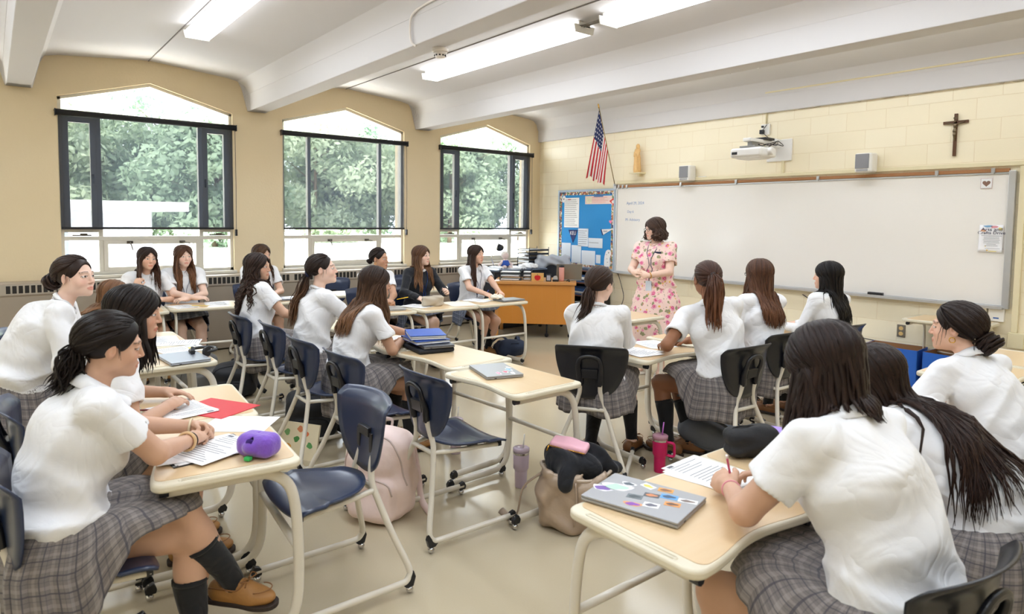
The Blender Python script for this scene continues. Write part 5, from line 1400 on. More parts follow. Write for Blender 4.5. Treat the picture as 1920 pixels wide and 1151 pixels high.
# magnets, sheets
def sheet_on_wall(name, x0, z0, x1, z1, m, label, cat, y=-.026, group=None, curl=0.):
    b = MB(); N = 8; G = []
    for j in range(N+1):
        t = j/N; row = []
        for i in range(N+1):
            u = i/N; cu = curl*(max(0, .5-u-t*.4)**2+max(0, u+(1-t)-1.6)**2)*4; row.append((x0+(x1-x0)*u, y-.001-cu*.05, z0+(z1-z0)*t))
        G.append(row)
    b.grid(G[::-1]); o = b.build(name, m, smooth=True, solid=.0008); tag(o, label, cat, group); return o
x0, z0 = AY(1834, 474); x1, z1 = AY(1884, 421); 
po = sheet_on_wall('poster', x0+.01, 1.375, x1, 1.635, mat('poster_paper', 'F4F3F6', .6, var=.0), 'white poster reading Arts and Crafts Drive at the right of the board', 'poster', -.030, curl=.5)
xc = (x0+x1)/2; 
def blob(parent, x, z, rx, rz, col, y=-.0335, nm='print_blob', seed=0):
    rg = random.Random(seed+int(x*1000)); b = MB(); n = 22; V = [(x+rx*cos(2*pi*k/n)*(1+.18*sin(3*2*pi*k/n+seed)), y, z+rz*sin(2*pi*k/n)*(1+.15*sin(2*2*pi*k/n+seed))) for k in range(n)]
    b.add(V, [tuple(range(n))]); return b.build(nm, mat('print_'+col, col, .7), parent)
for i, (fx, fz, rx, rz, c) in enumerate(((.36, .95, .045, .012, '7FA8CC'), (.62, .93, .035, .016, 'E8A0A8'), (.88, .86, .022, .018, 'EEDC8C'), (.16, .80, .028, .016, 'E6B28E'), (.06, .20, .012, .028, '6FB7B0'), (.16, .10, .028, .014, 'A8479E'), (.32, .07, .02, .010, 'D9B34E'), (.24, .22, .014, .012, 'F0D26A'), (.60, .045, .05, .005, 'F2E28A'))):
    blob(po, x0+.01+(x1-x0-.01)*fx, 1.375+.26*fz, rx*.8, rz*.8, c, seed=i)
text_mesh('Arts and', .042, 'poster_title', mat('print_navy', '20264F', .6), po, (xc+.01, -.0345, 1.592), (pi/2, 0, 0), sx=1.15); text_mesh('Crafts Drive', .040, 'poster_title', mat('print_navy', '20264F', .6), po, (xc+.008, -.0345, 1.560), (pi/2, 0, 0), sx=1.1)
b = MB(); rg = random.Random(5)
for k in range(9): 
    w_ = rg.uniform(.05, .095)*(1.15 if k in (0, 8) else .8); b.box((xc+.01-w_/1.1, -.0345, 1.532-k*.0135-(.012 if k == 8 else 0)), (xc+.01+w_/1.1, -.034, 1.5345-k*.0135-(.012 if k == 8 else 0)))
b.build('poster_lines', INK, po)
x0, z0 = AY(1840, 354); x1, z1 = AY(1863, 334)
hp = sheet_on_wall('heart_card', x0, z0, x1, z1, PAPER, 'small square card with a brown heart at the top right of the board', 'card')
def heart_pts(cx, cz, s): return [(cx+s*.9*sin(t)**3, cz+s*(.72*cos(t)-.28*cos(2*t)-.11*cos(3*t)-.05*cos(4*t))) for t in np.linspace(0, 2*pi, 33)[:-1]]
b = MB(); b.add([(p[0], -.0285, p[1]) for p in heart_pts((x0+x1)/2, (z0+z1)/2, .036)], [tuple(range(32))]); b.build('heart', mat('heart_brown', '8A6A5C', .8, var=.3, scale=200), hp)
b = MB(); t_ = .0025
for a, c in (((x0, z0), (x1, z0+t_)), ((x0, z1-t_), (x1, z1)), ((x0, z0), (x0+t_, z1)), ((x1-t_, z0), (x1, z1))): b.box((a[0], -.0292, a[1]), (c[0], -.028, c[1]))
b.build('card_edge', mat('pale_rose', 'D9B9BC', .8), hp)
# things on the marker tray
X_, _ = AY(1646, 545); b = MB(); b.box((X_-.075, -.075, .866), (X_+.075, -.035, .90)); b.box((X_-.075, -.075, .90), (X_+.075, -.035, .905)); tag(b.build('board_eraser', BLACKP, bevel=.004), 'black felt board eraser on the marker tray', 'eraser')
for nm_, px, c in (('green cap', 1493, '2E9A57'), ('black cap', 1672, '22232A'), ('red cap', 1172, 'C23B36')):
    X_, _ = AY(px, 545); q = empty('dry_erase_marker', (X_, -.06, .857)); b = MB(); b.tube([(-.06, 0, 0), (.03, 0, 0)], .0075, 10); b.build('barrel', WHP, q, smooth=True); b = MB(); b.tube([(.03, 0, 0), (.065, 0, 0)], .0082, 10); b.build('cap', mat('cap_'+c, c, .4), q, smooth=True)
    tag(q, 'dry erase marker with a %s lying on the tray' % nm_, 'marker', 'markers on the tray')
# bulletin board ------------------------------------------------------
def m_border():
    m = bpy.data.materials.new('patterned_border'); q = NT(m); tc = q.n('TexCoord'); v = q.n('TexVoronoi', inp={'Scale': 42.}); q.l(tc, 'Object', v, 'Vector'); s_ = q.n('SeparateColor'); q.l(v, 'Color', s_, 0)
    c = q.mix(q.math('GREATER_THAN', s_.outputs[0], .5), srgb('C9A36E'), srgb('F0E8DA')); c = q.mix(q.math('GREATER_THAN', s_.outputs[1], .68), c, srgb('44557F')); c = q.mix(q.math('GREATER_THAN', s_.outputs[2], .8), c, srgb('B45A48')); c = q.mix(q.math('LESS_THAN', s_.outputs[2], .15), c, srgb('6E8E5E'))
    q.t.links.new(c, q.b.inputs['Base Color']); q.set(Roughness=.8); return m
BLUEP = mat('blue_backing_paper', '1E8FD6', .7, var=.05, scale=3, bump=.15, bscale=5)
bx0, bx1, bz0, bz1 = .51, 1.79, .86, 2.125
bb = empty('bulletin_board', (0, 0, 0))
b = MB(); b.box((bx0+.02, -.02, bz0+.02), (bx1-.02, -.004, bz1-.02)); b.build('backing_paper', BLUEP, bb)
b = MB(); t_ = .035; b.box((bx0, -.035, bz0), (bx0+t_, 0, bz1)); b.box((bx1-t_, -.035, bz0), (bx1, 0, bz1)); b.box((bx0+t_, -.035, bz0), (bx1-t_, 0, bz0+t_)); b.box((bx0+t_, -.035, bz1-t_), (bx1-t_, 0, bz1)); b.build('frame', mat('blue_grey_metal', 'A9B7C6', .4, .3), bb, bevel=.003)
b = MB(); i0, j = t_, .05; b.box((bx0+i0, -.024, bz0+i0), (bx0+i0+j, -.02, bz1-i0)); b.box((bx1-i0-j, -.024, bz0+i0), (bx1-i0, -.02, bz1-i0)); b.box((bx0+i0+j, -.024, bz0+i0), (bx1-i0-j, -.02, bz0+i0+j)); b.box((bx0+i0+j, -.024, bz1-i0-j), (bx1-i0-j, -.02, bz1-i0)); b.build('border_strip', m_border(), bb)
tag(bb, 'bulletin board with bright blue backing and patterned border in the corner', 'bulletin board')
def bpx(u, v):   # position on the board from the measured fractions of its face
    return bx0+(bx1-bx0)*u, bz0+(bz1-bz0)*v
def pinned(name, u0, v0, u1, v1, m, label, lines=0, lm=None):
    (xa, za), (xb, zb) = bpx(u0, v0), bpx(u1, v1)
    b = MB(); b.box((xa, -.0255, za), (xb, -.0245, zb)); o = b.build(name, m); tag(o, label, 'paper', 'things pinned to the bulletin board')
    if lines:
        b = MB(); rg = random.Random(int(u0*99)); H = zb-za
        for k in range(lines):
            z_ = zb-H*(k+1.2)/(lines+1.4); b.box((xa+.012, -.0262, z_), (xa+(xb-xa)*rg.uniform(.7, .93), -.0256, z_+min(.006, H/lines*.22)))
        b.build('print_lines', lm or INK, o)
    return o
o = pinned('tall_list', .115, .52, .385, .90, PAPER, 'tall white printed list at the upper left of the bulletin board', 14)
b = MB(); xa, za = bpx(.18, .872); b.box((xa, -.0265, za), (xa+.07, -.0257, za+.014)); b.build('list_heading', mat('heading_red', 'B04A62', .8), o)
o = pinned('calendar_strip', .49, .815, .94, .915, mat('pale_pink_paper', 'F0D8D2', .8), 'horizontal pale pink calendar strip at the top of the bulletin board', 4, mat('coral_print', 'DF8F88', .8))
b = MB(); xa, za = bpx(.505, .825); b.box((xa, -.0266, za), (xa+.13, -.0257, za+.10)); b.build('picture', mat('picture_cream', 'E9E2C8', .8, var=.3, scale=60), o); b = MB(); xa, za = bpx(.64, .902); b.box((xa, -.0268, za), (xa+.2, -.0257, za+.03)); b.build('strip_title', mat('title_blue', '4E7DB8', .7), o)
pinned('pinned_sheet', .375, .285, .555, .51, PAPERB, 'white sheet pinned just right of the navy pennant', 7)
pinned('pinned_sheet', .56, .275, .80, .395, PAPERB, 'wide white sheet with a grey band pinned right of centre', 1)
pinned('pinned_sheet', .075, .115, .245, .32, PAPERB, 'blank bluish sheet at the lower left of the bulletin board')
pinned('pinned_sheet', .26, .07, .435, .295, PAPERB, 'blank bluish sheet second along the bottom of the bulletin board')
pinned('pinned_sheet', .445, .055, .68, .235, PAPERB, 'blank wide sheet in the middle of the bottom row of the bulletin board')
pinned('pinned_note', .695, .085, .77, .19, PAPERB, 'small narrow white note in the bottom row of the bulletin board')
def pennant(pts, m, label, word=None, wc=None, wsz=.05, wpos=None, rot=0):
    V = [bpx(*p) for p in pts]; b = MB(); b.prism([(v[0], v[1]) for v in V], -.028, -.0265, 'y'); o = b.build('pennant', m); tag(o, label, 'pennant', 'things pinned to the bulletin board')
    if word: X_, Z_ = bpx(*wpos); text_mesh(word, wsz, 'pennant_word', wc, o, (X_, -.0285, Z_), (pi/2, rot, 0), sx=.9)
    return o
NAVYF = mat('navy_felt', '25356F', .8)
o = pennant([(.20, .49), (.37, .49), (.285, .32)], NAVYF, 'navy pennant with white capital letters hanging point down', 'KEU', PAPER, .085, (.285, .447))
o = pennant([(.77, .505), (.80, .435), (.965, .515)], PAPER, 'small white pennant with navy lettering pointing right', 'Avon', NAVYF, .045, (.845, .485), -.10)
b = MB(); V = [bpx(*p) for p in ((.765, .507), (.795, .433), (.812, .438), (.782, .508))]; b.prism(V, -.0295, -.028, 'y'); b.build('pennant_edge', NAVYF, o)
o = pennant([(.90, .85), (.985, .895), (1.0, .765)], mat('red_felt', 'D64238', .8), 'red pennant with a white disc at the upper right corner'); X_, Z_ = bpx(.958, .838); blob(o, X_, Z_, .026, .026, 'F4E6E0', -.0292, 'disc')
V = [bpx(*p) for p in ((.985, .895), (1.0, .90), (1.015, .765), (1.0, .765))]; b = MB(); b.prism(V, -.0295, -.028, 'y'); b.build('pennant_edge', NAVYF, o)
b = MB(); X_, Z_ = bpx(.925, .60); b.prism([(p[0], p[1]) for p in heart_pts(X_, Z_, .036)], -.027, -.0255, 'y'); tag(b.build('pink_heart_note', mat('pink_note', 'F58FB4', .7)), 'pink heart shaped note on the right of the bulletin board', 'note', 'things pinned to the bulletin board')
def cutout(pts, label, marks):
    P = catmull([bpx(*p) for p in pts], 4, True); b = MB(); b.prism([tuple(p) for p in P], -.0275, -.0255, 'y'); o = b.build('paper_cutout', PAPER); tag(o, label, 'paper cutout', 'things pinned to the bulletin board')
    for i, (u, v, a, c_) in enumerate(marks): X_, Z_ = bpx(u, v); blob(o, X_, Z_, a, c_, '3A3C46', -.0282, 'mark', i)
cutout([(.84, .06), (.835, .14), (.845, .20), (.865, .245), (.90, .262), (.935, .25), (.945, .21), (.925, .16), (.93, .10), (.92, .06)], 'white paper cutout of a bent figure at the lower right of the bulletin board', ((.905, .225, .008, .012), (.87, .20, .008, .006), (.88, .15, .014, .003), (.89, .11, .014, .003)))
cutout([(.07, .86), (.08, .91), (.11, .93), (.14, .90), (.13, .86), (.10, .84)], 'small white round cutout at the upper left corner of the bulletin board', ((.105, .885, .010, .014),))
# flag -----------------------------------------------------------------
def m_flag():
    m = bpy.data.materials.new('flag_cloth'); q = NT(m); tc = q.n('TexCoord'); s_ = q.n('SeparateXYZ'); q.l(tc, 'UV', s_, 0); u, v = s_.outputs[0], s_.outputs[1]
    st = q.math('LESS_THAN', q.math('FRACT', q.math('MULTIPLY', v, 6.5)), .5); c = q.mix(st, srgb('F4EFEA'), srgb('C8202F'))
    can = q.math('MULTIPLY', q.math('LESS_THAN', u, .40), q.math('LESS_THAN', v, 7/13))
    gu = q.math('MULTIPLY', u, 6/.40); gv = q.math('MULTIPLY', v, 5/(7/13)); 
    row = q.math('FRACT', q.math('MULTIPLY', q.math('FLOOR', gv), .5)); gu = q.math('ADD', gu, row)
    du = q.math('SUBTRACT', q.math('FRACT', gu), .5); dv = q.math('SUBTRACT', q.math('FRACT', gv), .5)
    star = q.math('LESS_THAN', q.math('SQRT', q.math('ADD', q.math('MULTIPLY', du, du), q.math('MULTIPLY', dv, dv))), .19)
    cc = q.mix(star, srgb('26305E'), srgb('F4F0EE')); c = q.mix(can, c, cc); q.t.links.new(c, q.b.inputs['Base Color']); q.set(Roughness=.75); return m
fl = empty('american_flag', (1.776, -.03, 2.15))
tip = np.array([1.753-1.776, -.37, 3.323-2.15]); base = np.array([0, 0, 0.])
b = MB(); b.tube([base, tip*.97], .0065, 8); b.build('pole', mat('flag_pole_gold', 'A08A55', .35, .6), fl, smooth=True)
b = MB(); b.tube([tip*.965, tip*.975, tip*.985, tip*1.0, tip*1.03], [.010, .012, .007, .012, .001], 10); b.build('finial', GOLD, fl, smooth=True)
b = MB(); b.box((-.03, -.01, -.04), (.03, .03, .03)); b.tube([(0, .02, -.03), (0, -.02, .04)], .014, 10); b.build('bracket', ALU, fl)
G = []; UV = []
A0, B0 = tip*.955, tip*.44
dA = np.array([1.545-1.735-.06, .02, 2.262-3.266]); dB = np.array([1.746-1.807, 0, 2.141-2.652])
nu, nv_ = 60, 44
for i in range(nu+1):
    s_ = i/nu; row = []
    for j in range(nv_+1):
        t = j/nv_; p = A0*(1-t)+B0*t; d = dA*(1-t)+dB*t
        q = p+d*s_*(1-.06*sin(t*9)**2*s_); fold = .020*sin(t*8+s_*1.5)*s_**.5+.006*sin(t*17+1)*s_
        q = q+np.array([.25, -.97, 0])*fold; row.append(q); UV.append((s_, t))
    G.append(row)
idx = np.arange((nu+1)*(nv_+1)).reshape(nu+1, nv_+1); F = np.stack([idx[:-1, :-1], idx[:-1, 1:], idx[1:, 1:], idx[1:, :-1]], -1).reshape(-1, 4)
o = np_mesh('flag_cloth', np.array(G).reshape(-1, 3), F, m_flag(), fl, uv=np.array(UV)); md = o.modifiers.new('s', 'SOLIDIFY'); md.thickness = .002
tag(fl, 'American flag hanging from a slanted pole at the board corner', 'flag')
# wooden saint figure
WOODS = mat('light_carved_wood', 'E3B878', .5, var=.12, scale=25)
X_, Z_ = AY(1201, 326); f = SDF((-.08, -.08, -.01), (.08, .08, .43), .0055)
f.cone((0, 0, .02), (0, 0, .20), .055, .043, .02).cone((0, 0, .20), (0, -.003, .31), .043, .034, .02).ell((0, 0, .315), (.048, .03, .03), k=.02).ell((0, -.004, .375), (.021, .024, .029), k=.012).ell((0, .008, .372), (.029, .027, .042), k=.008).ell((0, -.03, .372), (.018, .018, .022), k=.004, mode='s').ell((0, -.010, .375), (.017, .020, .024), k=.003)
f.cone((-.042, -.01, .29), (-.03, -.035, .235), .015, .013, .008).cone((-.03, -.035, .235), (.004, -.045, .262), .012, .009, .006).cone((.042, -.01, .29), (.036, -.033, .23), .015, .013, .008).cone((.036, -.033, .23), (.006, -.046, .245), .012, .009, .006)
f.cone((.0, -.03, .22), (.03, -.045, .04), .012, .010, .01).cone((-.03, -.03, .20), (-.02, -.048, .03), .008, .010, .01).cone((.045, -.01, .24), (.05, -.01, .03), .014, .016, .01)
f.disp(lambda X, Y, Z: .0022*np.sin(X*260+Z*25)*(Z < .25)); f.plane((0, 0, .0), (0, 0, -1), .002)
V, F = f.mesh(); st = empty('saint_statue', (X_, -.075, 2.335)); np_mesh('carved_figure', relax(V, F, 1), F, WOODS, st); b = MB(); b.lathe([(.052, 0), (.052, .012), (.046, .018)], seg=24); b.build('base', WOODS, st, smooth=True); tag(st, 'carved wooden robed saint statue on a tiny shelf', 'statue')
b = MB(); b.box((X_-.10, -.14, 2.318), (X_+.10, 0, 2.333)); b.box((X_-.02, -.05, 2.28), (X_+.02, 0, 2.318)); tag(b.build('wall_shelf', TRIMC, bevel=.003), 'tiny cream wall shelf under the carved saint statue', 'shelf')
# crucifix
cx, cz = 6.219, 2.51; cr = empty('crucifix', (cx, -.012, cz)); WD = mat('dark_walnut', '5C3B22', .45, var=.15, scale=30)
b = MB(); b.box((-.014, -.010, -.205), (.014, .010, .205)); b.box((-.107, -.010, .108), (.107, .010, .136)); b.build('wooden_cross', WD, cr, bevel=.002)
f = SDF((-.10, -.05, -.10), (.10, .01, .17), .0034)
f.ell((0, -.020, .128), (.0095, .011, .013), k=.004).ell((0, -.020, .085), (.015, .009, .026), k=.008).ell((0, -.020, .048), (.013, .010, .016), k=.008).cone((-.013, -.018, .102), (-.045, -.016, .112), .006, .005, .006).cone((-.045, -.016, .112), (-.082, -.016, .124), .005, .004, .004).cone((.013, -.018, .102), (.045, -.016, .112), .006, .005, .006).cone((.045, -.016, .112), (.082, -.016, .124), .005, .004, .004)
f.cone((-.006, -.020, .045), (-.006, -.028, .0), .009, .007, .006).cone((.006, -.020, .045), (.006, -.028, .0), .009, .007, .006).cone((-.006, -.028, .0), (-.002, -.018, -.055), .007, .005, .005).cone((.006, -.028, .0), (.002, -.018, -.055), .007, .005, .005).ell((0, -.022, .035), (.019, .013, .013), k=.005)
V, F = f.mesh(); np_mesh('bronze_figure', V, F, mat('dark_bronze', '6A5C48', .35, .85), cr); b = MB(); b.box((-.018, -.013, .155), (.018, -.009, .17)); b.build('title_plate', mat('dark_bronze', '6A5C48', .35, .85), cr)
tag(cr, 'dark wooden crucifix with a bronze figure high on the wall', 'crucifix')
# speakers
def speaker(xc, label):
    r = empty('wall_speaker', (xc, 0, 2.178)); b = MB(); b.prism([(-.09, -.15), (.09, -.15), (.10, -.02), (-.08, -.02)], 0, .205, 'z'); b.build('cabinet', WHP, r, bevel=.022, bseg=4)
    b = MB(); b.box((-.080, -.156, .042), (.062, -.148, .195)); b.build('grille', GREYF, r, bevel=.006); b = MB(); b.box((-.065, -.155, .012), (.05, -.147, .036)); b.build('control_strip', mat('grey_panel', 'A8A8AC', .5), r, bevel=.003)
    b = MB(); b.cbox((.03, -.012, .06), (.10, .024, .05)); b.build('bracket', WHP, r, bevel=.003); tag(r, label, 'speaker', 'wall speakers'); return r
speaker(3.12, 'small white wall speaker with grey grille left of the projector'); speaker(5.42, 'small white wall speaker with grey grille right of the projector')
b = MB(); b.box((3.25, -.02, 2.205), (3.37, 0, 2.235)); tag(b.build('cable_stub', WHP, bevel=.003), 'short white raceway stub beside the left wall speaker', 'raceway')
# projector on its arm
pj = empty('projector', (4.33, 0, 2.50)); PJW = mat('projector_white', 'EFEDE9', .3, var=.01)
b = MB(); b.box((-.10, -.022, -.135), (.22, 0, .125)); b.build('wall_plate', PJW, pj, bevel=.012, bseg=3)
b = MB(); b.box((-.05, -.62, .06), (.05, -.02, .10)); b.box((-.07, -.10, .02), (.07, -.02, .13)); b.build('arm', PJW, pj, bevel=.008)
f = SDF((-.25, -.72, -.16), (.24, -.22, .06), .007); f.box((-.01, -.46, -.065), (.20, .17, .055), None, .03, .01).box((-.01, -.46, -.10), (.15, .12, .035), None, .025, .03).cone((.17, -.46, -.055), (.215, -.46, -.055), .045, .045, .01); V, F = f.mesh(); np_mesh('projector_body', relax(V, F, 1), F, PJW, pj)
b = MB(); b.lathe([(.041, 0), (.041, .006), (.0, .006)], seg=20); 
o = b.build('exhaust_grille', GREYF, pj); o.location = (.216, -.46, -.055); o.rotation_euler = (0, pi/2, 0)
b = MB(); b.box((-.18, -.633, -.085), (-.11, -.625, -.055)); b.build('port_panel', BLACKP, pj); b = MB(); b.box((-.10, -.60, -.005), (.10, -.34, .012)); b.box((-.03, -.55, .01), (.03, -.40, .06)); b.build('mount_plate', mat('mount_grey', '9A9A98', .4, .5), pj)
b = MB(); b.box((-.08, -.35, .10), (.08, -.16, .125)); b.build('junction_box', BLACKP, pj, bevel=.004)
b = MB()
for k, (sx, sy) in enumerate(((-.05, -.5), (.0, -.45), (.05, -.4), (.08, -.3))): b.tube(catmull([(sx, sy, .01), (sx+.05, sy+.05, .045), (sx+.10, sy+.16, .03), (.09, -.10, .10)], 5), .0045, 6)
b.tube(catmull([(.03, -.2, .125), (-.10, -.12, .22), (-.11, -.04, .30), (-.09, -.02, .33)], 6), .004, 6); b.build('cables', BLACKP, pj, smooth=True)
tag(pj, 'white short throw projector on a wall arm above the board', 'projector')
ob = empty('power_outlet', (4.205, 0, 2.76)); b = MB(); b.box((-.055, -.03, -.065), (.055, 0, .065)); b.build('box', WHP, ob, bevel=.005); b = MB(); b.box((-.05, -.075, -.055), (-.005, -.03, -.005)); b.build('power_adapter', BLACKP, ob, bevel=.003); b = MB(); b.cbox((-.03, -.04, .035), (.022, .02, .022)); b.build('plug', BLACKP, ob); tag(ob, 'white surface outlet box with black adapter above the projector', 'outlet')
b = MB(); b.box((4.42, -.018, 2.225), (4.455, 0, 2.37)); tag(b.build('drop_raceway', TRIMC, bevel=.002), 'short cream raceway below the projector wall plate', 'raceway')
# outlets and switches low on the wall
ot = empty('wall_outlet', (5.819, 0, .52)); b = MB(); b.box((-.04, -.008, -.065), (.04, 0, .065)); b.build('cover_plate', mat('steel_plate', '8F8A80', .35, .7), ot, bevel=.002)
for dz in (-.028, .028): b = MB(); b.lathe([(.021, 0), (.021, .004), (0, .004)], seg=16); o = b.build('socket', mat('old_ivory', 'D8B77A', .5), ot); o.location = (0, -.008, dz); o.rotation_euler = (pi/2, 0, 0)
tag(ot, 'steel wall outlet plate with two ivory sockets under the board', 'outlet')
for X_, l_ in ((6.505, 'white wall control plate with small buttons, left of two'), (6.645, 'white wall control plate with a blue port, right of two')):
    o = empty('control_plate', (X_, 0, .79)); b = MB(); b.box((-.062, -.045, -.06), (.062, 0, .06)); b.build('cover', WHP, o, bevel=.003); b = MB()
    if X_ < 6.6:
        for i in range(3):
            for j in range(3): b.box((-.03+i*.022, -.047, -.03+j*.02), (-.016+i*.022, -.0445, -.018+j*.02))
        b.build('buttons', mat('button_grey', 'B8BAC0', .5), o)
    else: b.box((-.022, -.047, -.035), (.022, -.0445, -.022)); b.build('port', mat('port_blue', '2C5FA8', .4), o)
    tag(o, l_, 'switch')
b = MB(); b.tube(catmull([(4.75, -.02, .80), (4.95, -.03, .70), (5.2, -.04, .58), (5.35, -.05, .42), (5.7, -.05, .38), (6.0, -.05, .36), (6.25, -.04, .40)], 8), .005, 6); tag(b.build('black_cable', BLACKP, smooth=True), 'black cable sagging along the wall below the whiteboard', 'cable')
b = MB(); b.tube(catmull([(1.86, -.02, .84), (1.95, -.05, .70), (2.02, -.06, .50), (1.95, -.06, .32), (1.86, -.05, .25)], 8), .005, 6); tag(b.build('black_cable', BLACKP, smooth=True), 'short black cable looping down beside the bookshelf', 'cable')
# ================================================================ teacher's corner
OAK = mat('orange_oak_veneer', 'CE8838', .35, var=.10, scale=1.5); OAK2 = mat('oak_top', 'CC9050', .35, var=.08, scale=3); DARKM = mat('charcoal_metal', '2C3038', .45, .2); BLKT = mat('black_tray', '1B1C22', .4)
def rotz(x, y, z, a, name): e = empty(name, (x, y, z), a); return e
ang = atan2(.72, .69)-0.0
td = rotz(1.39, -1.99, 0, RD(46.5), 'teacher_desk'); Lw, Dp = 1.10, .72        # local x along the front panel, +y away from the room
b = MB(); b.box((-.02, -.03, .745), (Lw+.02, Dp, .785)); b.build('desktop', OAK2, td, bevel=.004)
b = MB()
for k in range(5): b.box((.045+k*(Lw-.09)/5, 0, .20), (.045+(k+1)*(Lw-.09)/5-.0004, .02, .745))
b.build('modesty_panel', OAK, td)
for x_, y_ in ((0, 0), (Lw-.05, 0), (0, Dp-.06), (Lw-.05, Dp-.06)): b = MB(); b.box((x_, y_, 0 if x_ < .5 else .17), (x_+.05, y_+.05, .745)); b.build('leg', OAK2, td, bevel=.003)
for x_ in (0, Lw-.02): b = MB(); b.box((x_, .05, .20), (x_+.02, Dp-.06, .745)); b.build('side_panel', OAK, td)
for x_ in (Lw-.38, Lw-.06): b = MB(); b.ball((x_, .10, .03), .03, 12, 8); b.box((x_-.012, .085, .05), (x_+.012, .115, .2)); b.build('caster', BLACKP, td, smooth=False)
tag(td, 'orange oak teacher desk standing diagonally in the corner', 'desk')
def on_desk(u, v, z=.785): 
    a = RD(46.5); return (1.39+u*cos(a)-v*sin(a), -1.99+u*sin(a)+v*cos(a), z)
def tray_stack(x, y, z, a, n, w, d, h, name, label, m=BLKT, gap=.06, papers=True):
    r = rotz(x, y, z, a, name); b = MB()
    for k in range(n): b.box((0, 0, k*gap), (w, d, k*gap+.006)); b.box((0, 0, k*gap), (.004, d, k*gap+.03)); b.box((w-.004, 0, k*gap), (w, d, k*gap+.03))
    for xx in (0, w-.008): 
        for yy in (0, d-.008): b.box((xx, yy, 0), (xx+.008, yy+.008, gap*n))
    b.build('shelves', m, r)
    if papers:
        b = MB(); rg = random.Random(n)
        for k in range(n): b.X = Matrix.Translation((w*.05, d*.02, k*gap+.007)) @ Matrix.Rotation(rg.uniform(-.06, .06), 4, 'Z'); b.box((0, 0, 0), (w*.85, d*.95, rg.uniform(.004, .02)))
        b.build('stacked_papers', PAPER, r)
    tag(r, label, 'letter tray'); return r
p = on_desk(.05, .12); tray_stack(*p, RD(46.5), 3, .30, .24, .15, 'letter_tray', 'black letter tray with papers at the left of the teacher desk', gap=.052)
p = on_desk(.37, .22); tray_stack(*p, RD(46.5), 3, .12, .22, .15, 'desk_file_holder', 'narrow black file holder beside the letter tray', gap=.05)
p = on_desk(.50, .05); r = rotz(*p, RD(46.5), 'apple_photo_box'); b = MB(); b.box((0, 0, 0), (.17, .04, .115)); b.build('frame', mat('light_wood_frame', 'D8A860', .5), r, bevel=.003)
b = MB(); b.prism([(.085+.042*cos(t)*(1-.1*sin(t)), .055+.036*sin(t)+(.006*cos(2*t))) for t in np.linspace(0, 2*pi, 25)[:-1]], -.006, .0, 'y'); b.build('apple', mat('apple_red', 'C4161C', .4), r); b = MB(); b.box((.082, -.006, .088), (.088, 0, .105)); b.build('apple_stem', BLACKP, r); tag(r, 'light wood box with a red apple facing the class', 'desk ornament')
p = on_desk(.70, .07); r = rotz(*p, RD(46.5), 'photo_frame'); b = MB(); b.box((0, 0, 0), (.075, .02, .10)); b.build('rim', BLACKP, r, bevel=.003); b = MB(); b.box((.012, -.002, .015), (.063, 0, .085)); b.build('picture', mat('photo_grey', 'A9ACB8', .4, var=.3, scale=90), r); tag(r, 'small black photo frame on the teacher desk', 'photo frame')
p = on_desk(.80, .07); r = rotz(*p, RD(46.5), 'tape_dispenser'); b = MB(); b.box((-.01, 0, 0), (.075, .05, .03)); b.build('base', BLACKP, r, bevel=.008); b = MB(); b.prism([(.03+.034*cos(t), .045+.034*sin(t)) for t in np.linspace(0, 2*pi, 21)[:-1]], .015, .035, 'y'); b.build('tape_roll', mat('tape_grey', 'B8B8B4', .3), r); tag(r, 'black tape dispenser on the teacher desk', 'tape dispenser')
p = on_desk(.915, .16); r = rotz(*p, 0, 'pink_tumbler'); b = MB(); b.lathe([(.032, 0), (.036, .02), (.038, .19), (.036, .195)], seg=20); b.build('cup', mat('salmon_metal', 'D99A8E', .4), r, smooth=True); b = MB(); b.lathe([(.039, .195), (.036, .215), (.01, .222), (0, .222)], seg=20); b.build('lid', BLACKP, r, smooth=True); tag(r, 'salmon pink tumbler with black lid on the teacher desk', 'tumbler')
p = on_desk(.985, .10); b = MB(); b.tube(catmull([(0, 0, 0), (.03, .01, .025), (.06, 0, 0), (.04, -.03, .02)], 6), .006, 6); o = b.build('coiled_cord', BLACKP, smooth=True); o.location = (p[0], p[1], p[2]+.006); tag(o, 'small tangled black cord on the teacher desk', 'cord')
def laptop(x, y, z, a, label, openang=None, col='9B9C9E', name='laptop', w=.33, d=.23, group=None):
    r = rotz(x, y, z, a, name); m = mat('laptop_'+col, col, .35, .55, var=.01)
    b = MB(); b.cbox((0, 0, .0075), (w, d, .011)); b.build('base', m, r, bevel=.004)
    b = MB(); [b.cbox((sx, sy, .0012), (.03, .01, .0024)) for sx in (-w*.38, w*.38) for sy in (-d*.4, d*.4)]; b.build('rubber_foot', BLACKP, r)
    if openang is None: b = MB(); b.cbox((0, 0, .0172), (w, d, .0075)); l = b.build('screen_lid', m, r, bevel=.003)
    else:
        b = MB(); b.box((-w/2, 0, -.003), (w/2, d, .004)); l = b.build('screen_lid', m, r, bevel=.003); l.location = (0, d/2-.005, .016); l.rotation_euler = (RD(180-openang), 0, 0)
    b = MB(); b.box((-w/2-.0006, -d*.30, .005), (-w/2, -d*.22, .010)); b.box((-w/2-.0006, -d*.16, .005), (-w/2, -d*.12, .009)); b.box((w/2, -d*.3, .005), (w/2+.0006, -d*.24, .010)); b.build('ports', BLACKP, r)
    tag(r, label, 'laptop', group); return r, l
p = on_desk(1.0, .36); laptop(p[0], p[1], p[2], RD(46.5+180+8), 'open grey laptop seen from behind on the teacher desk', 105, '8F8B84', w=.36)
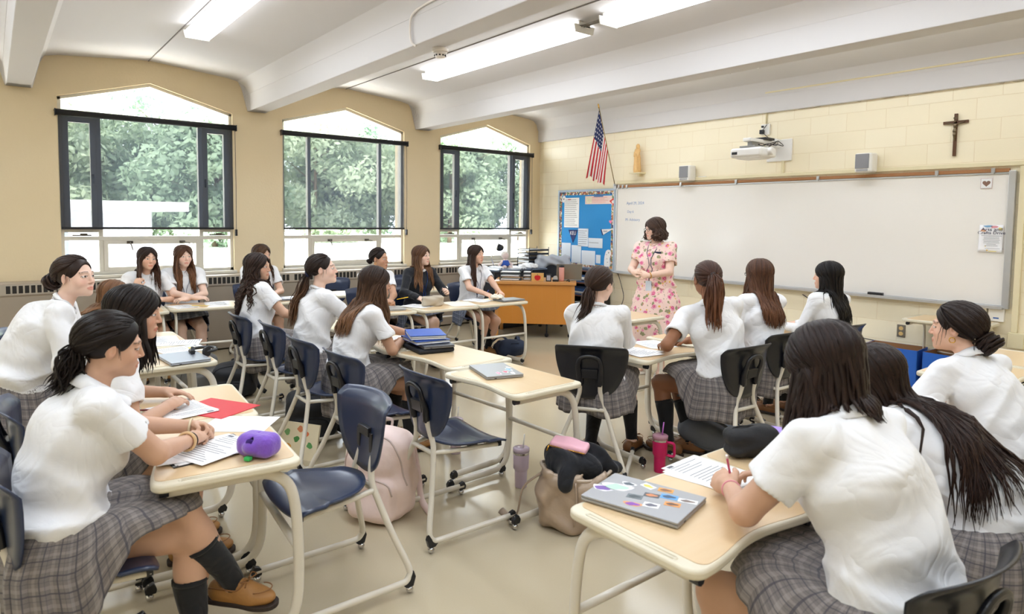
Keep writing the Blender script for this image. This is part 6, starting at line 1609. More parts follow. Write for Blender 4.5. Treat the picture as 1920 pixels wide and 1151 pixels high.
b = MB(); b.cbox((0, 0, .004), (.21, .29, .008)); o = b.build('paper_pile', PAPER); p = on_desk(.93, .40); o.location = p; o.rotation_euler = (0, 0, .9); tag(o, 'small pile of papers beside the open laptop', 'papers')
# office chair with a jacket
oc = empty('office_chair', (.98, -.62, 0), RD(-142)); 
b = MB(); b.lathe([(.03, .08), (.03, .45)], seg=14)
for k in range(5): a = 2*pi*k/5; b.tube([(0, 0, .10), (.28*cos(a), .28*sin(a), .06)], [.025, .018], 8)
b.build('swivel_base', BLACKP, oc)
for k in range(5): a = 2*pi*k/5; b = MB(); b.ball((.28*cos(a), .28*sin(a), .028), (.028, .028, .028), 10, 6); b.build('caster', BLACKP, oc, smooth=True)
f = SDF((-.3, -.35, .4), (.3, .3, 1.1), .012); f.box((0, 0, .48), (.24, .24, .045), None, .04, .01); V, F = f.mesh(); np_mesh('seat', V, F, mat('black_upholstery', '23262E', .8), oc)
f = SDF((-.3, -.38, .5), (.3, -.1, 1.1), .012); f.box((0, -.25, .80), (.23, .045, .25), None, .06, .01); V, F = f.mesh(); np_mesh('backrest', V, F, mat('black_upholstery', '23262E', .8), oc)
tag(oc, 'black office chair behind the teacher desk', 'chair')
f = SDF((-.36, -.45, .55), (.36, -.05, 1.14), .010); f.box((0, -.25, .86), (.262, .080, .215), None, .07, .02); f.ell((-.24, -.28, .84), (.06, .09, .22), k=.05).ell((.24, -.28, .84), (.06, .09, .22), k=.05)
f.disp(lambda X, Y, Z: .012*np.sin(26*X+6*np.sin(9*Z))+.006*np.sin(40*X+22*Z)); f.ell((0, -.15, .70), (.17, .16, .24), k=.03, mode='s'); V, F = f.mesh(); o = np_mesh('jacket', relax(V, F, 2), F, mat('grey_jersey', 'B9BEC8', .85)); o.location = oc.location; o.rotation_euler = oc.rotation_euler; tag(o, 'light grey jacket draped over the office chair back', 'jacket')
b = MB(); b.prism([(-.15, 0), (.15, 0), (.15, .25), (.10, .30), (-.10, .30), (-.15, .25)], 0, .04, 'y'); o = b.build('bin_lid_panel', mat('taupe_plastic', '9A8E84', .5), bevel=.02, bseg=3); o.location = (.42, -.50, .80); o.rotation_euler = (0, 0, RD(35)); 
r = empty('padded_chair', (.42, -.50, 0), RD(35)); o.parent = r; o.name = 'backrest'; o.location = (0, 0, .80); o.rotation_euler = (0, 0, 0); b = MB(); b.box((-.16, .0, .42), (.16, .36, .48)); b.build('seat', mat('taupe_plastic', '9A8E84', .5), r, bevel=.01)
for sx in (-.15, .13):
    for sy in (.0, .33): b = MB(); b.box((sx, sy, 0), (sx+.02, sy+.02, .42 if sy else .82)); b.build('leg', DARKM, r)
tag(r, 'taupe padded chair in the corner behind the filing cabinet', 'chair')
# filing cabinet, organisers, lamp, plush toy by the window
fc = empty('filing_cabinet', (.27, -1.62, 0), 0); 
b = MB(); b.box((0, 0, 0), (.62, .98, .86)); b.build('body', DARKM, fc, bevel=.005); b = MB(); b.box((-.01, -.01, .86), (.66, 1.0, .885)); b.build('top_panel', mat('slate_top', '5E6B7E', .4), fc, bevel=.003)
for k, z_ in enumerate((.03, .44)):
    for y_ in (.02, .50): b = MB(); b.box((.62, y_, z_), (.635, y_+.45, z_+.39)); d_ = b.build('drawer', DARKM, fc, bevel=.004); b = MB(); b.box((.635, y_+.17, z_+.25), (.65, y_+.28, z_+.32)); b.build('label_holder', ALU, d_, bevel=.002)
tag(fc, 'dark metal filing cabinet below the window nearest the flag', 'cabinet')
ws = tray_stack(.30, -.72, .885, 0, 5, .30, .42, .3, 'wire_organizer', 'tall black wire organizer with several shelves on the filing cabinet', m=DARKM, gap=.062)
b = MB(); rg = np.random.default_rng(4)
f = SDF((-.25, -.2, -.02), (.25, .2, .12), .01); f.ell((0, 0, .01), (.20, .12, .035), k=.02).ell((.05, .03, .035), (.12, .09, .03), k=.03); f.disp(lambda X, Y, Z: .012*np.sin(30*X+8*np.sin(14*Y))+.005*np.sin(60*Y+20*X)); f.plane((0, 0, -.005), (0, 0, -1)); V, F = f.mesh(); o = np_mesh('crumpled_cloth', V, F, mat('offwhite_cloth', 'D9D9DA', .85)); o.location = (.72, -.85, .89); tag(o, 'crumpled off white cloth lying on the filing cabinet', 'cloth')
for k, (x_, y_, l_) in enumerate(((.55, -1.30, 'loose sheets at the window end of the filing cabinet'), (.75, -1.12, 'fanned papers in the middle of the filing cabinet'))):
    b = MB(); [b.box((-.14+j*.01, -.10+j*.012, j*.003), (.14+j*.01, .10+j*.012, j*.003+.002)) for j in range(4)]; o = b.build('loose_papers', PAPER); o.location = (x_, y_, .886); o.rotation_euler = (0, 0, .5+k); tag(o, l_, 'papers')
lm = empty('desk_lamp', (.42, -1.28, .885), RD(20)); b = MB(); b.lathe([(.075, 0), (.075, .015), (.02, .025)], seg=22); b.build('base', BLACKP, lm, smooth=False); b = MB(); b.tube(catmull([(0, 0, .02), (-.02, -.05, .16), (.0, .02, .29), (.02, .06, .33)], 6), .007, 8); b.build('arm', CHROME, lm, smooth=True)
b = MB(); b.lathe([(.012, .06), (.022, .045), (.035, .02), (.066, -.04), (.062, -.04), (.03, .018), (.01, .04)], seg=22, cap=False); o = b.build('lamp_shade', BLACKP, lm, smooth=True); o.location = (.03, .10, .325); o.rotation_euler = (RD(50), RD(20), 0); tag(lm, 'small black desk lamp on the filing cabinet by the window', 'lamp')
f = SDF((-.13, -.13, -.01), (.13, .13, .32), .006); f.ell((0, 0, .07), (.05, .045, .07), k=.02).ell((0, 0, .19), (.055, .05, .055), k=.012).cone((-.04, 0, .11), (-.11, .02, .05), .02, .022, .01).cone((.04, 0, .11), (.11, .02, .05), .02, .022, .01).cone((-.03, .0, .03), (-.05, .10, .02), .024, .026, .01).cone((.03, .0, .03), (.05, .10, .02), .024, .026, .01)
V, F = f.mesh(); pt = np_mesh('plush_doll', V, F, mat('pale_plush', 'E9D3CC', .9)); pt.location = (.62, -1.22, .887); pt.rotation_euler = (0, 0, RD(-100)); b = MB(); b.lathe([(.05, .12), (.07, .07), (.085, .035), (.08, .035), (.05, .09)], seg=20, cap=False); b.build('dress', mat('plush_blue', '2B55B0', .8), pt, smooth=True)
f = SDF((-.09, -.09, .12), (.09, .09, .28), .006); f.ell((0, -.012, .205), (.062, .055, .055), k=.01).ell((0, .05, .185), (.05, .045, .05), k=.01, mode='s'); V, F = f.mesh(); np_mesh('hair', V, F, mat('plush_pale_hair', 'EFE6E0', .9), pt); tag(pt, 'pale plush doll in a blue dress sitting on the filing cabinet', 'plush toy')
# bookshelf under the bulletin board
bs = empty('bookshelf', (1.13, -.32, 0)); SH = mat('brown_shelf', '6E4630', .5); b = MB(); 
for xx in (0, .58): b.box((xx, 0, 0), (xx+.02, .28, .86))
b.box((0, .27, 0), (.60, .28, .86)); b.build('case', mat('black_laminate', '1F1D1E', .5), bs)
for z_ in (.04, .25, .46, .66, .85): b = MB(); b.box((.02 if z_ < .85 else 0, 0, z_), (.58 if z_ < .85 else .60, .27, z_+.018)); b.build('shelf', SH, bs)
tag(bs, 'dark bookshelf with brown shelves under the bulletin board', 'bookshelf')
rg = random.Random(11); cols = ['B23A2E', 'D8D3C8', '2E4F86', '3C6E57', '1E2A48', 'C9772F', '7A2E3A', 'E3DCCB', '22486E', 'A33228']
ORD = ['first', 'second', 'third', 'fourth', 'fifth', 'sixth', 'seventh', 'eighth', 'ninth', 'tenth', 'eleventh', 'twelfth', 'thirteenth', 'fourteenth', 'fifteenth', 'sixteenth', 'seventeenth', 'eighteenth', 'nineteenth', 'twentieth', 'twenty first', 'twenty second', 'twenty third', 'twenty fourth', 'twenty fifth']
x = 1.16; k = 0; bn = {'B23A2E': 'red', 'D8D3C8': 'off white', '2E4F86': 'blue', '3C6E57': 'green', '1E2A48': 'navy', 'C9772F': 'orange', '7A2E3A': 'maroon', 'E3DCCB': 'cream', '22486E': 'teal blue', 'A33228': 'brick red'}
while x < 1.68:
    w_ = rg.uniform(.018, .035); h_ = rg.uniform(.13, .18); c = cols[k % 10]; r = empty('book', (x, -.30, .058+.0)); b = MB(); b.box((0, 0, 0), (w_-.002, .17, h_)); b.build('cover', mat('book_'+c, c, .6), r); b = MB(); b.box((.002, .006, .003), (w_-.004, .168, h_+.0006)); b.build('pages', PAPER, r)
    tag(r, '%s book standing %s from the left on the lowest bookcase shelf' % (bn[c], ORD[k]), 'book', 'upright books on the bottom shelf'); x += w_; k += 1
for z_, n in ((.268, 6), (.478, 6), (.678, 5)):
    zz = z_
    for j in range(n):
        h_ = rg.uniform(.014, .03)
        if zz+h_ > z_+.17: break
        c = rg.choice(['2C4C7C', '22304E', 'E6E4DF', 'DADBDD', '3A5E8C', '8E8A86', '1C2436']); r = empty('stacked_binder', (1.18+rg.uniform(0, .05), -.30, zz)); b = MB(); b.box((0, 0, 0), (.30, .22, h_)); b.build('cover', mat('book_'+c, c, .6), r, bevel=.002); tag(r, '%s flat binder, %s from the bottom in the %s shelf stack' % ({'2C4C7C': 'blue', '22304E': 'navy', 'E6E4DF': 'white', 'DADBDD': 'pale grey', '3A5E8C': 'steel blue', '8E8A86': 'grey', '1C2436': 'dark navy'}[c], ('lowest', 'second', 'third', 'fourth', 'fifth', 'sixth')[j], {.268: 'second', .478: 'third', .678: 'top'}[z_]), 'binder', 'flat binders in the bookshelf'); zz += h_+.001
b = MB(); b.box((1.20, -.30, .869), (1.66, -.10, .885)); b.box((1.24, -.29, .885), (1.6, -.12, .893)); tag(b.build('folder_pile', mat('slate_folder', '3E4A60', .6)), 'pile of dark folders lying on top of the bookshelf', 'folders')
# recycling boxes
def paperbox(x, y, a, label, full):
    r = rotz(x, y, 0, a, 'recycling_box'); w, d, h = .50, .32, .40; t = .006; b = MB(); b.cur = 0
    b.box((0, 0, 0), (w, d, t)); b.box((0, 0, 0), (w, t, h)); b.box((0, d-t, 0), (w, d, h)); b.box((0, 0, 0), (t, d, h)); b.box((w-t, 0, 0), (w, d, h)); b.build('carton', mat('blue_carton', '1F62C4', .55), r)
    b = MB(); b.box((t, t, .01), (t+.002, d-t, h)); b.box((w-t-.002, t, .01), (w-t, d-t, h)); b.box((t, d-t-.002, .01), (w-t, d-t, h)); b.box((t, t, .01), (w-t, t+.002, h)); b.build('inner_cardboard', mat('brown_cardboard', '9A6E48', .8), r)
    if full:
        b = MB(); b.box((.13, -.003, .04), (.37, -.0005, .33)); s = b.build('green_sheet', mat('light_green_paper', 'B7DE93', .75), r); text_mesh('213', .11, 'room_number', mat('pencil_green', '8FB572', .8), s, (.26, -.0035, .24), (pi/2, 0, 0), sx=.8); text_mesh('ALL PAPER ONLY', .030, 'box_writing', PAPER, r, (.24, -.002, .362), (pi/2, 0, 0))
    tag(r, label, 'recycling box', 'blue recycling boxes'); return r
paperbox(5.62, -.42, RD(4), 'blue cardboard recycling box with a light green sheet numbered 213', True); paperbox(6.16, -.38, RD(-3), 'second blue cardboard box half hidden behind the bun haired girl', False)
# ================================================================ bags and bottles on the floor
def bag_sdf(w, d, h, lo=.0, seed=0, amp=.010):
    f = SDF((-w*.9, -d*1.2, -.02), (w*.9, d*1.2, h*1.25), .0095); f.box((0, 0, h*.48), (w/2, d/2, h*.48), None, min(w, d)*.36, .01); f.ell((0, 0, h*.75), (w*.46, d*.46, h*.30), k=.05); f.box((0, -d*.5, h*.28), (w*.36, d*.22, h*.24), None, .05, .02); f.ell((0, -d*.42, h*.68), (w*.36, d*.16, h*.16), k=.03)
    f.disp(lambda X, Y, Z: amp*np.sin(18*X+3*np.sin(11*Z+seed)+seed)*.6+amp*.5*np.sin(27*Z+9*X+4*np.sin(9*Y)+seed)); f.plane((0, 0, .002), (0, 0, -1), .01); return f
def backpack(x, y, a, w, d, h, col, label, straps=True, tilt=0, seed=0, amp=.010, rough=.7, metal=0, lie=0, z=0):
    r = rotz(x, y, z, a, 'backpack'); m = mat('nylon_'+col, col, rough, metal, var=.08, scale=12, bump=.25, bscale=22); md = mat('nylon_dark_'+col, tuple(v*.86 for v in [int(col[i:i+2], 16)/255 for i in (0, 2, 4)]), rough)
    f = bag_sdf(w, d, h, seed=seed, amp=amp); V, F = f.mesh(); body = np_mesh('body', relax(V, F, 1), F, m, r)
    def onto(P):
        P = np.array(P, float)
        for _ in range(12): P = P+f.grad(P, .015)*np.clip(.002-f.sample(P), -.03, .03)[:, None]
        return P
    b = MB(); zt = lambda pts: b.tube(onto(catmull(pts, 5)), .0045, 6)
    zt([(-w*.44, -d*.30, h*.42), (-w*.42, -d*.40, h*.70), (-w*.20, -d*.40, h*.96), (w*.20, -d*.40, h*.96), (w*.42, -d*.40, h*.70), (w*.44, -d*.30, h*.42)]); zt([(-w*.34, -d*.64, h*.36), (-w*.28, -d*.70, h*.50), (0, -d*.72, h*.535), (w*.28, -d*.70, h*.50), (w*.34, -d*.64, h*.36)]); b.build('zipper', md, r, smooth=True)
    b = MB(); b.tube(catmull([(-.04, d*.2, h*.98), (-.035, d*.25, h*1.07), (.035, d*.25, h*1.07), (.04, d*.2, h*.98)], 5), .008, 8, flat=.5); b.build('carry_loop', md, r, smooth=True)
    if straps:
        for s_ in (-1, 1): b = MB(); b.tube(catmull([(s_*w*.22, d*.45, h*.92), (s_*w*.30, d*.72, h*.70), (s_*w*.40, d*.70, h*.35), (s_*w*.50, d*.50, .05), (s_*w*.7, d*.2, .012)], 6), .020, 8, flat=.35, up=(1, 0, 0)); b.build('shoulder_strap', m, r, smooth=True)
    tag(r, label, 'backpack'); 
    for o in children_of(r):
        if lie: o.rotation_euler = (RD(lie), 0, 0); o.location = (0, h*.3, d*.42)
    return r
backpack(5.40, -5.78, RD(38), .38, .24, .48, 'EAD3CC', 'pale pink backpack slumped on the floor between two empty chairs', seed=1, amp=.012)
backpack(3.98, -5.62, RD(70), .36, .20, .36, '17181C', 'black backpack under the chairs of the middle row', seed=2)
backpack(2.42, -5.72, RD(60), .36, .22, .30, '1B1D24', 'black backpack on the floor left of the curly haired student', seed=3)
backpack(1.98, -5.95, RD(100), .36, .22, .34, '6F6D6A', 'grey backpack with an open flap under the left desks', seed=4)
backpack(2.48, -2.62, RD(70), .30, .17, .42, '1C2A44', 'navy backpack lying under the desk at the end of the row', seed=5, lie=78)
backpack(5.98, -3.42, RD(-60), .30, .18, .42, '60646C', 'grey backpack lying on the floor behind the pink tumbler', seed=6, lie=75)
backpack(1.75, -5.15, RD(80), .34, .2, .36, '15161A', 'black bag heaped on the floor beside the girl at the pier', seed=8)
b = MB()
for k in range(3): b.tube(catmull([(-.05+.04*k, -.2, .0), (0, -.1+.05*k, .0), (.05-.02*k, .15, .0)], 5), .003, 5)
# champagne bag with black sweater spilling out
gb = rotz(6.13, -5.00, 0, RD(38), 'open_duffel'); m = mat('champagne_nylon', 'AB9784', .33, .25, var=.10, scale=10, bump=1., bscale=9)
f = SDF((-.26, -.24, -.02), (.26, .24, .42), .0085); f.box((0, 0, .16), (.19, .15, .17), None, .08, .02).ell((0, 0, .06), (.20, .16, .09), k=.04); f.disp(lambda X, Y, Z: .012*np.sin(15*X+9*Y+5*np.sin(7*Z+4*X))*np.sin(9*Z+6*X+1)+.008*(1-2*np.abs(np.sin(17*X+13*Y-9*Z+2*np.sin(11*Z))))+.005*(1-2*np.abs(np.sin(26*Z+10*X-8*Y)))); f.box((0, 0, .33), (.15, .11, .09), None, .05, .02, 's'); f.plane((0, 0, .003), (0, 0, -1), .01); V, F = f.mesh(); np_mesh('bag_body', relax(V, F, 1), F, m, gb)
b = MB(); b.tube([( .19*cos(t)*(1+.05*sin(3*t)), .145*sin(t)*(1+.06*cos(2*t)), .30+.014*sin(2*t+1)) for t in np.linspace(0, 2*pi, 41)[:-1]], .009, 8, closed=True); b.build('zip_rim', mat('champagne_edge', 'C4B3A2', .4, .2), gb, smooth=True)
b = MB(); b.tube(catmull([(-.18, -.06, .28), (-.27, -.08, .20), (-.30, -.10, .06), (-.36, -.05, .015), (-.42, .02, .012)], 6), .020, 8, flat=.3, up=(0, 1, 0)); b.build('strap', m, gb, smooth=True); b = MB(); b.tube(catmull([(.02, -.155, .28), (.03, -.175, .18), (.02, -.17, .06)], 5), .006, 6); b.build('cinch_cord', m, gb, smooth=True); tag(gb, 'open champagne coloured bag on the floor with clothes spilling out', 'bag')
f = SDF((-.28, -.25, -.1), (.28, .25, .20), .0085); f.ell((0, 0, .02), (.165, .12, .075), k=.03).ell((-.06, .02, .06), (.10, .09, .05), k=.04).cone((.10, .02, .03), (.21, .03, .0), .05, .03, .04).cone((-.02, -.08, .02), (-.03, -.16, -.05), .05, .03, .04).ell((.07, .05, .06), (.09, .07, .045), k=.03); f.disp(lambda X, Y, Z: .012*np.sin(28*X+7*np.sin(13*Y))+.007*np.sin(44*Y+19*X+15*Z)); V, F = f.mesh(); o = np_mesh('black_sweater', relax(V, F, 1), F, KNITN); o.location = (6.13, -5.00, .315); o.rotation_euler = (0, 0, RD(38)); tag(o, 'crumpled black sweater on top of the open champagne bag', 'sweater')
f = SDF((-.13, -.08, -.03), (.13, .08, .05), .005); f.box((0, 0, .0), (.105, .055, .022), None, .02, .01); f.disp(lambda X, Y, Z: .004*np.sin(40*X+5)); V, F = f.mesh(); pp = np_mesh('pink_pouch', V, F, mat('pink_leatherette', 'EDB4C4', .4)); pp.location = (6.10, -5.02, .425); pp.rotation_euler = (RD(8), RD(6), RD(30)); b = MB(); b.tube([(-.10, -.056, .0), (.10, -.056, .0)], .003, 6); b.tube([(-.10, -.058, 0), (-.105, -.066, -.03)], .005, 6); b.build('gold_zip', GOLD, pp, smooth=True); tag(pp, 'small pink pouch lying on the black sweater', 'pouch')
# tumblers
def tumbler(x, y, col, label, handle=True, straw='F0EDEA', lidc=None, h=.21):
    r = empty('tumbler', (x, y, 0), RD(30)); m = mat('tumbler_'+col, col, .35, .1); b = MB(); b.lathe([(.034, 0), (.036, .004), (.038, .10), (.0385, .105), (.047, .118), (.049, .20), (.049, h+.02)], seg=28); b.build('cup', m, r, smooth=True)
    b = MB(); b.lathe([(.0497, h-.003), (.0497, h+.010)], seg=28, cap=False); b.build('steel_ring', CHROME, r, smooth=True)
    b = MB(); b.lathe([(.050, h+.012), (.051, h+.030), (.044, h+.036), (0, h+.036)], seg=28); b.build('lid', mat('lid_'+(lidc or col), lidc or col, .2), r, smooth=True)
    b = MB(); b.tube([(.012, 0, h+.03), (.020, 0, h+.12)], .0042, 8); b.build('straw', mat('straw_'+straw, straw, .3), r, smooth=True)
    if handle: b = MB(); b.tube(catmull([(.045, 0, h-.01), (.085, 0, h-.015), (.092, 0, h-.05), (.088, 0, h-.095), (.045, 0, h-.095)], 6), .009, 8, flat=1.4); b.build('handle', m, r, smooth=True)
    tag(r, label, 'tumbler'); return r
tumbler(5.58, -4.93, 'C3B2C4', 'lavender tumbler with a straw on the floor beside the laptop desk', False)
tumbler(5.935, -4.05, 'C9105E', 'hot pink tumbler with handle and lilac straw on the floor', True, 'C46FD0', 'B9899A')
tumbler(4.86, -4.93, 'C9BACB', 'pale lavender tumbler standing under the empty middle chair', False)
r = empty('water_bottle', (5.84, -3.16, 0), RD(-40)); b = MB(); b.lathe([(.034, 0), (.037, .005), (.037, .15), (.034, .165)], seg=26); b.build('body', mat('bottle_blue', '17356F', .35, .2), r, smooth=True); b = MB(); b.lathe([(.0355, .163), (.0355, .178)], seg=26, cap=False); b.build('steel_ring', CHROME, r, smooth=True); b = MB(); b.lathe([(.036, .178), (.036, .20), (.028, .208), (0, .208)], seg=26); b.build('lid', mat('lid_skyblue', '7EB4E8', .3), r, smooth=True); b = MB(); b.tube(catmull([(-.036, 0, .19), (-.040, 0, .23), (-.01, 0, .245), (.03, 0, .24), (.038, 0, .19)], 5), .006, 8); b.build('carry_handle', mat('lid_skyblue', '7EB4E8', .3), r, smooth=True); tag(r, 'navy blue water bottle with a sky blue lid on the floor', 'water bottle')
r = rotz(4.32, -5.86, 0, RD(32), 'floral_folder'); r.rotation_euler = (RD(-14), 0, RD(32)); b = MB(); b.box((-.15, 0, 0), (.15, .015, .24)); s = b.build('cover', mat('cream_folder', 'E8DCBE', .6), r)
for i, (fx, fz, c) in enumerate(((-.02, .13, '4E8A4A'), (.05, .17, 'E07A50'), (-.08, .08, 'D9A050'), (.09, .10, '5E9A5A'), (.0, .20, 'D98A60'), (-.10, .17, '7CA868'))): blob(s, fx, fz, .022, .020, c, -.001, 'flower', i)
tag(r, 'cream folder with painted flowers leaning on the floor by chair legs', 'folder')
# ================================================================ things on the desks
def papers(x, y, a, w, d, n, label, m=PAPER, z=None, lines=True, group=None):
    r = rotz(x, y, (DZ if z is None else z)+.0006, RD(a), 'worksheet'); b = MB(); rg = random.Random(int(x*100+y*10))
    for k in range(n):
        b.X = Matrix.Translation((rg.uniform(-.012, .012)*k, rg.uniform(-.012, .012)*k, k*.0012)) @ Matrix.Rotation(rg.uniform(-.12, .12)*min(k, 3), 4, 'Z'); b.box((-w/2, -d/2, 0), (w/2, d/2, .0009))
        lastX = b.X
    b.build('sheets', m, r)
    if lines:
        b = MB(); b.X = lastX; 
        for k in range(int(d/.016)-2):
            if k == 4: continue
            y_ = d/2-.03-k*.016; b.box((-w/2+.02, y_, .0009), (-w/2+.02+(w-.04)*rg.uniform(.45, 1), y_+.0028, .0013))
        b.box((-w/2+.02, d/2-.022, .0009), (-w/2+.05, d/2-.008, .0014)); b.build('print_lines', INK, r)
    tag(r, label, 'papers', group); return r
def pencil(x, y, z, a, col, label, tilt=0, L=.17, rad=.0036):
    r = rotz(x, y, z, RD(a), 'pencil'); r.rotation_euler = (0, -RD(tilt), RD(a)); m = mat('pencil_'+col, col, .4); b = MB(); b.tube([(-L/2, 0, rad), (L/2-.018, 0, rad)], rad, 6); b.build('barrel', m, r); b = MB(); b.tube([(L/2-.018, 0, rad), (L/2, 0, rad)], [rad, .0004], 6); b.build('point', mat('pencil_wood', 'DDB68A', .6), r); b = MB(); b.tube([(-L/2-.012, 0, rad), (-L/2, 0, rad)], rad*1.05, 8); b.build('eraser', mat('eraser_pink', 'E4A7A0', .7), r); tag(r, label, 'pencil'); return r
# front left desk
papers(5.93, -6.80, 5, .216, .28, 5, 'notebook pages under the clasped hands at front left', z=DZ+.004); b = MB(); b.cbox((0, 0, .002), (.24, .30, .004)); o = b.build('notebook', BLACKP, bevel=.001); o.location = (5.93, -6.80, DZ+.0003); o.rotation_euler = (0, 0, RD(5)); tag(o, 'black covered notebook open on the front left desk', 'notebook')
papers(5.67, -6.60, -38, .216, .28, 1, 'blank white sheet at the far edge of the front left desk', lines=False)
b = MB(); b.cbox((0, 0, .0015), (.24, .31, .003)); o = b.build('red_folder', mat('red_card', 'D3202F', .5)); o.location = (5.36, -6.62, DZ+.0003); o.rotation_euler = (0, 0, RD(-60)); tag(o, 'red pocket folder lying under a worksheet', 'folder')
papers(5.30, -6.76, -72, .216, .28, 2, 'printed worksheet with a dark red pencil on it', z=DZ+.004); pencil(5.27, -6.84, DZ+.0075, 60, '7A1F2C', 'dark red pencil lying on the worksheet beside the red folder')
b = MB(); b.tube([(-.045, 0, .0035), (.045, 0, .0035)], .0033, 8); o = b.build('black_pen', BLACKP, smooth=True); o.location = (6.02, -6.62, DZ); o.rotation_euler = (0, 0, RD(-30)); tag(o, 'black pen lying beyond the notebook on the front left desk', 'pen')
f = SDF((-.12, -.1, -.02), (.12, .1, .12), .004); f.box((0, 0, .045), (.078, .052, .044), None, .036, .01); f.cone((.0, -.05, .07), (.0, -.005, .055), .010, .016, .008, 's'); f.cone((0, -.052, .075), (0, .045, .093), .002, .002, .006, 's'); f.ell((.0, -.055, .045), (.025, .015, .02), k=.02); V, F = f.mesh(); o = np_mesh('plush_pencil_case', relax(V, F, 1), F, mat('purple_plush', '7B4FC0', .9, bump=.3, bscale=90, sheen=.5)); o.location = (6.11, -6.655, DZ+.001); o.rotation_euler = (0, 0, RD(35))
b = MB(); b.cbox((.0, -.062, .010), (.022, .02, .012)); b.build('green_tag', mat('green_felt', '3FBF63', .8), o); b = MB(); b.tube([(0, -.058, .068), (0, -.012, .058)], [.013, .006], 12); b.build('round_opening', mat('deep_purple', '35176B', .9), o, smooth=True); tag(o, 'purple plush pencil case on the corner of the front left desk', 'pencil case')
# headphones and laptop at the second left group
laptop(4.12, -6.50, DZ, RD(4), 'closed silver laptop on the left desk with the headphones', None, 'A9AEB6')
hp_ = rotz(4.02, -6.36, DZ+.032, RD(60), 'headphones'); b = MB(); b.tube([(.075*cos(t), .088*sin(t), .0) for t in np.linspace(-.35*pi, 1.35*pi, 24)], .010, 8, flat=1.3); b.build('headband', BLACKP, hp_, smooth=True)
for s_ in (-1, 1): b = MB(); b.tube([(s_*.052, -.075, 0), (s_*.030, -.068, .0)], [.036, .030], 18); b.build('ear_cup', BLACKP, hp_, smooth=False, bevel=.004)
tag(hp_, 'black over ear headphones lying on the left desk', 'headphones')
papers(3.78, -6.42, 12, .216, .28, 3, 'sheets with a yellow slip near the black headphones'); b = MB(); b.cbox((0, 0, .001), (.10, .07, .002)); o = b.build('yellow_slip', mat('yellow_note', 'F1D66A', .7)); o.location = (3.80, -6.36, DZ+.0045); tag(o, 'yellow slip of paper beside the headphones', 'note')
papers(3.30, -6.50, 80, .216, .28, 3, 'sheets on the desk beyond the headphones'); papers(3.5, -6.40, -20, .216, .28, 1, 'single sheet across the seam between two left desks')
# middle row
def sticker(parent, u, v, w, d, col, z=.0212, rot=0, shape=None, col2=None):
    b = MB(); b.X = Matrix.Translation((u, v, z)) @ Matrix.Rotation(RD(rot), 4, 'Z'); n = 16
    if shape == 'blob': V = [(w/2*cos(2*pi*k/n)*(1+.22*sin(3*2*pi*k/n)), d/2*sin(2*pi*k/n)*(1+.2*cos(2*2*pi*k/n)), 0) for k in range(n)]; b.add(V, [tuple(range(n))])
    else: b.box((-w/2, -d/2, 0), (w/2, d/2, .0003))
    s = b.build('sticker', mat('sticker_'+col, col, .5), parent)
    if col2: b = MB(); b.X = Matrix.Translation((u, v, z+.0004)) @ Matrix.Rotation(RD(rot), 4, 'Z'); b.add([(w*.33*cos(2*pi*k/n)*(1+.25*sin(2*2*pi*k/n+1)), d*.33*sin(2*pi*k/n)*(1+.2*cos(3*2*pi*k/n)), 0) for k in range(n)], [tuple(range(n))]); b.build('sticker_print', mat('sticker_'+col2, col2, .5), s)
r, l = laptop(5.55, -5.11, DZ, RD(-16), 'closed grey laptop with white and red stickers on the middle desk', None, 'A3A4A6', w=.32, d=.225)
for a in ((.03, .07, .07, .035, 'F2F2F0', 10, 'blob', '6FB0D8'), (.08, .03, .045, .04, 'F2F2F0', 0, 'blob', 'E2456B'), (.12, .06, .06, .03, 'F4F4F2', -10, 'blob', None), (.10, -.02, .06, .03, 'F6E4EA', 0, 'blob', 'D98AA8'), (-.02, .09, .05, .02, 'F4F4F2', 20, 'blob', None)): sticker(l, a[0], a[1], a[2], a[3], a[4], rot=a[5], shape=a[6], col2=a[7])
# laptop sleeve, laptop, blue binders (stacked)
b = MB(); b.cbox((0, 0, .016), (.36, .26, .030)); o = b.build('laptop_sleeve', mat('black_neoprene', '191B22', .7), bevel=.012, bseg=3); o.location = (4.70, -5.07, DZ+.001); o.rotation_euler = (0, 0, RD(-8)); tag(o, 'black padded laptop sleeve at the bottom of the stack with the blue binder', 'laptop sleeve')
laptop(4.73, -5.05, DZ+.033, RD(-12), 'grey laptop between the black sleeve and the blue binders', None, '6C6E72', w=.32, d=.22)
def binder(x, y, z, a, col, label, h=.03):
    r = rotz(x, y, z, RD(a), 'ring_binder'); m = mat('binder_'+col, col, .4); b = MB(); b.cbox((0, 0, .0015), (.29, .25, .003)); b.cbox((0, 0, h), (.29, .25, .003)); b.box((.142, -.125, .0015), (.146, .125, h)); b.build('cover', m, r, bevel=.001)
    b = MB(); rg = random.Random(int(h*1000)); [b.cbox((-.012+rg.uniform(-.006, .006), rg.uniform(-.006, .006), .004+k*(h-.008)/9), (.262, .235, (h-.01)/14)) for k in range(9)]; b.build('pages', PAPER, r); tag(r, label, 'binder', None); return r
binder(4.68, -5.07, DZ+.056, 172, '2A4E9E', 'lower navy blue binder in the stack on the middle row', .022); binder(4.66, -5.06, DZ+.081, 158, '2458B8', 'bright blue binder full of papers, topmost of its stack', .030)
papers(4.28, -4.98, 20, .216, .28, 3, 'worksheets before the student with streaked hair'); papers(3.62, -5.0, -10, .216, .28, 2, 'worksheets before the student with the scrunchie'); papers(3.0, -5.0, 5, .216, .28, 2, 'worksheets before the curly haired student')
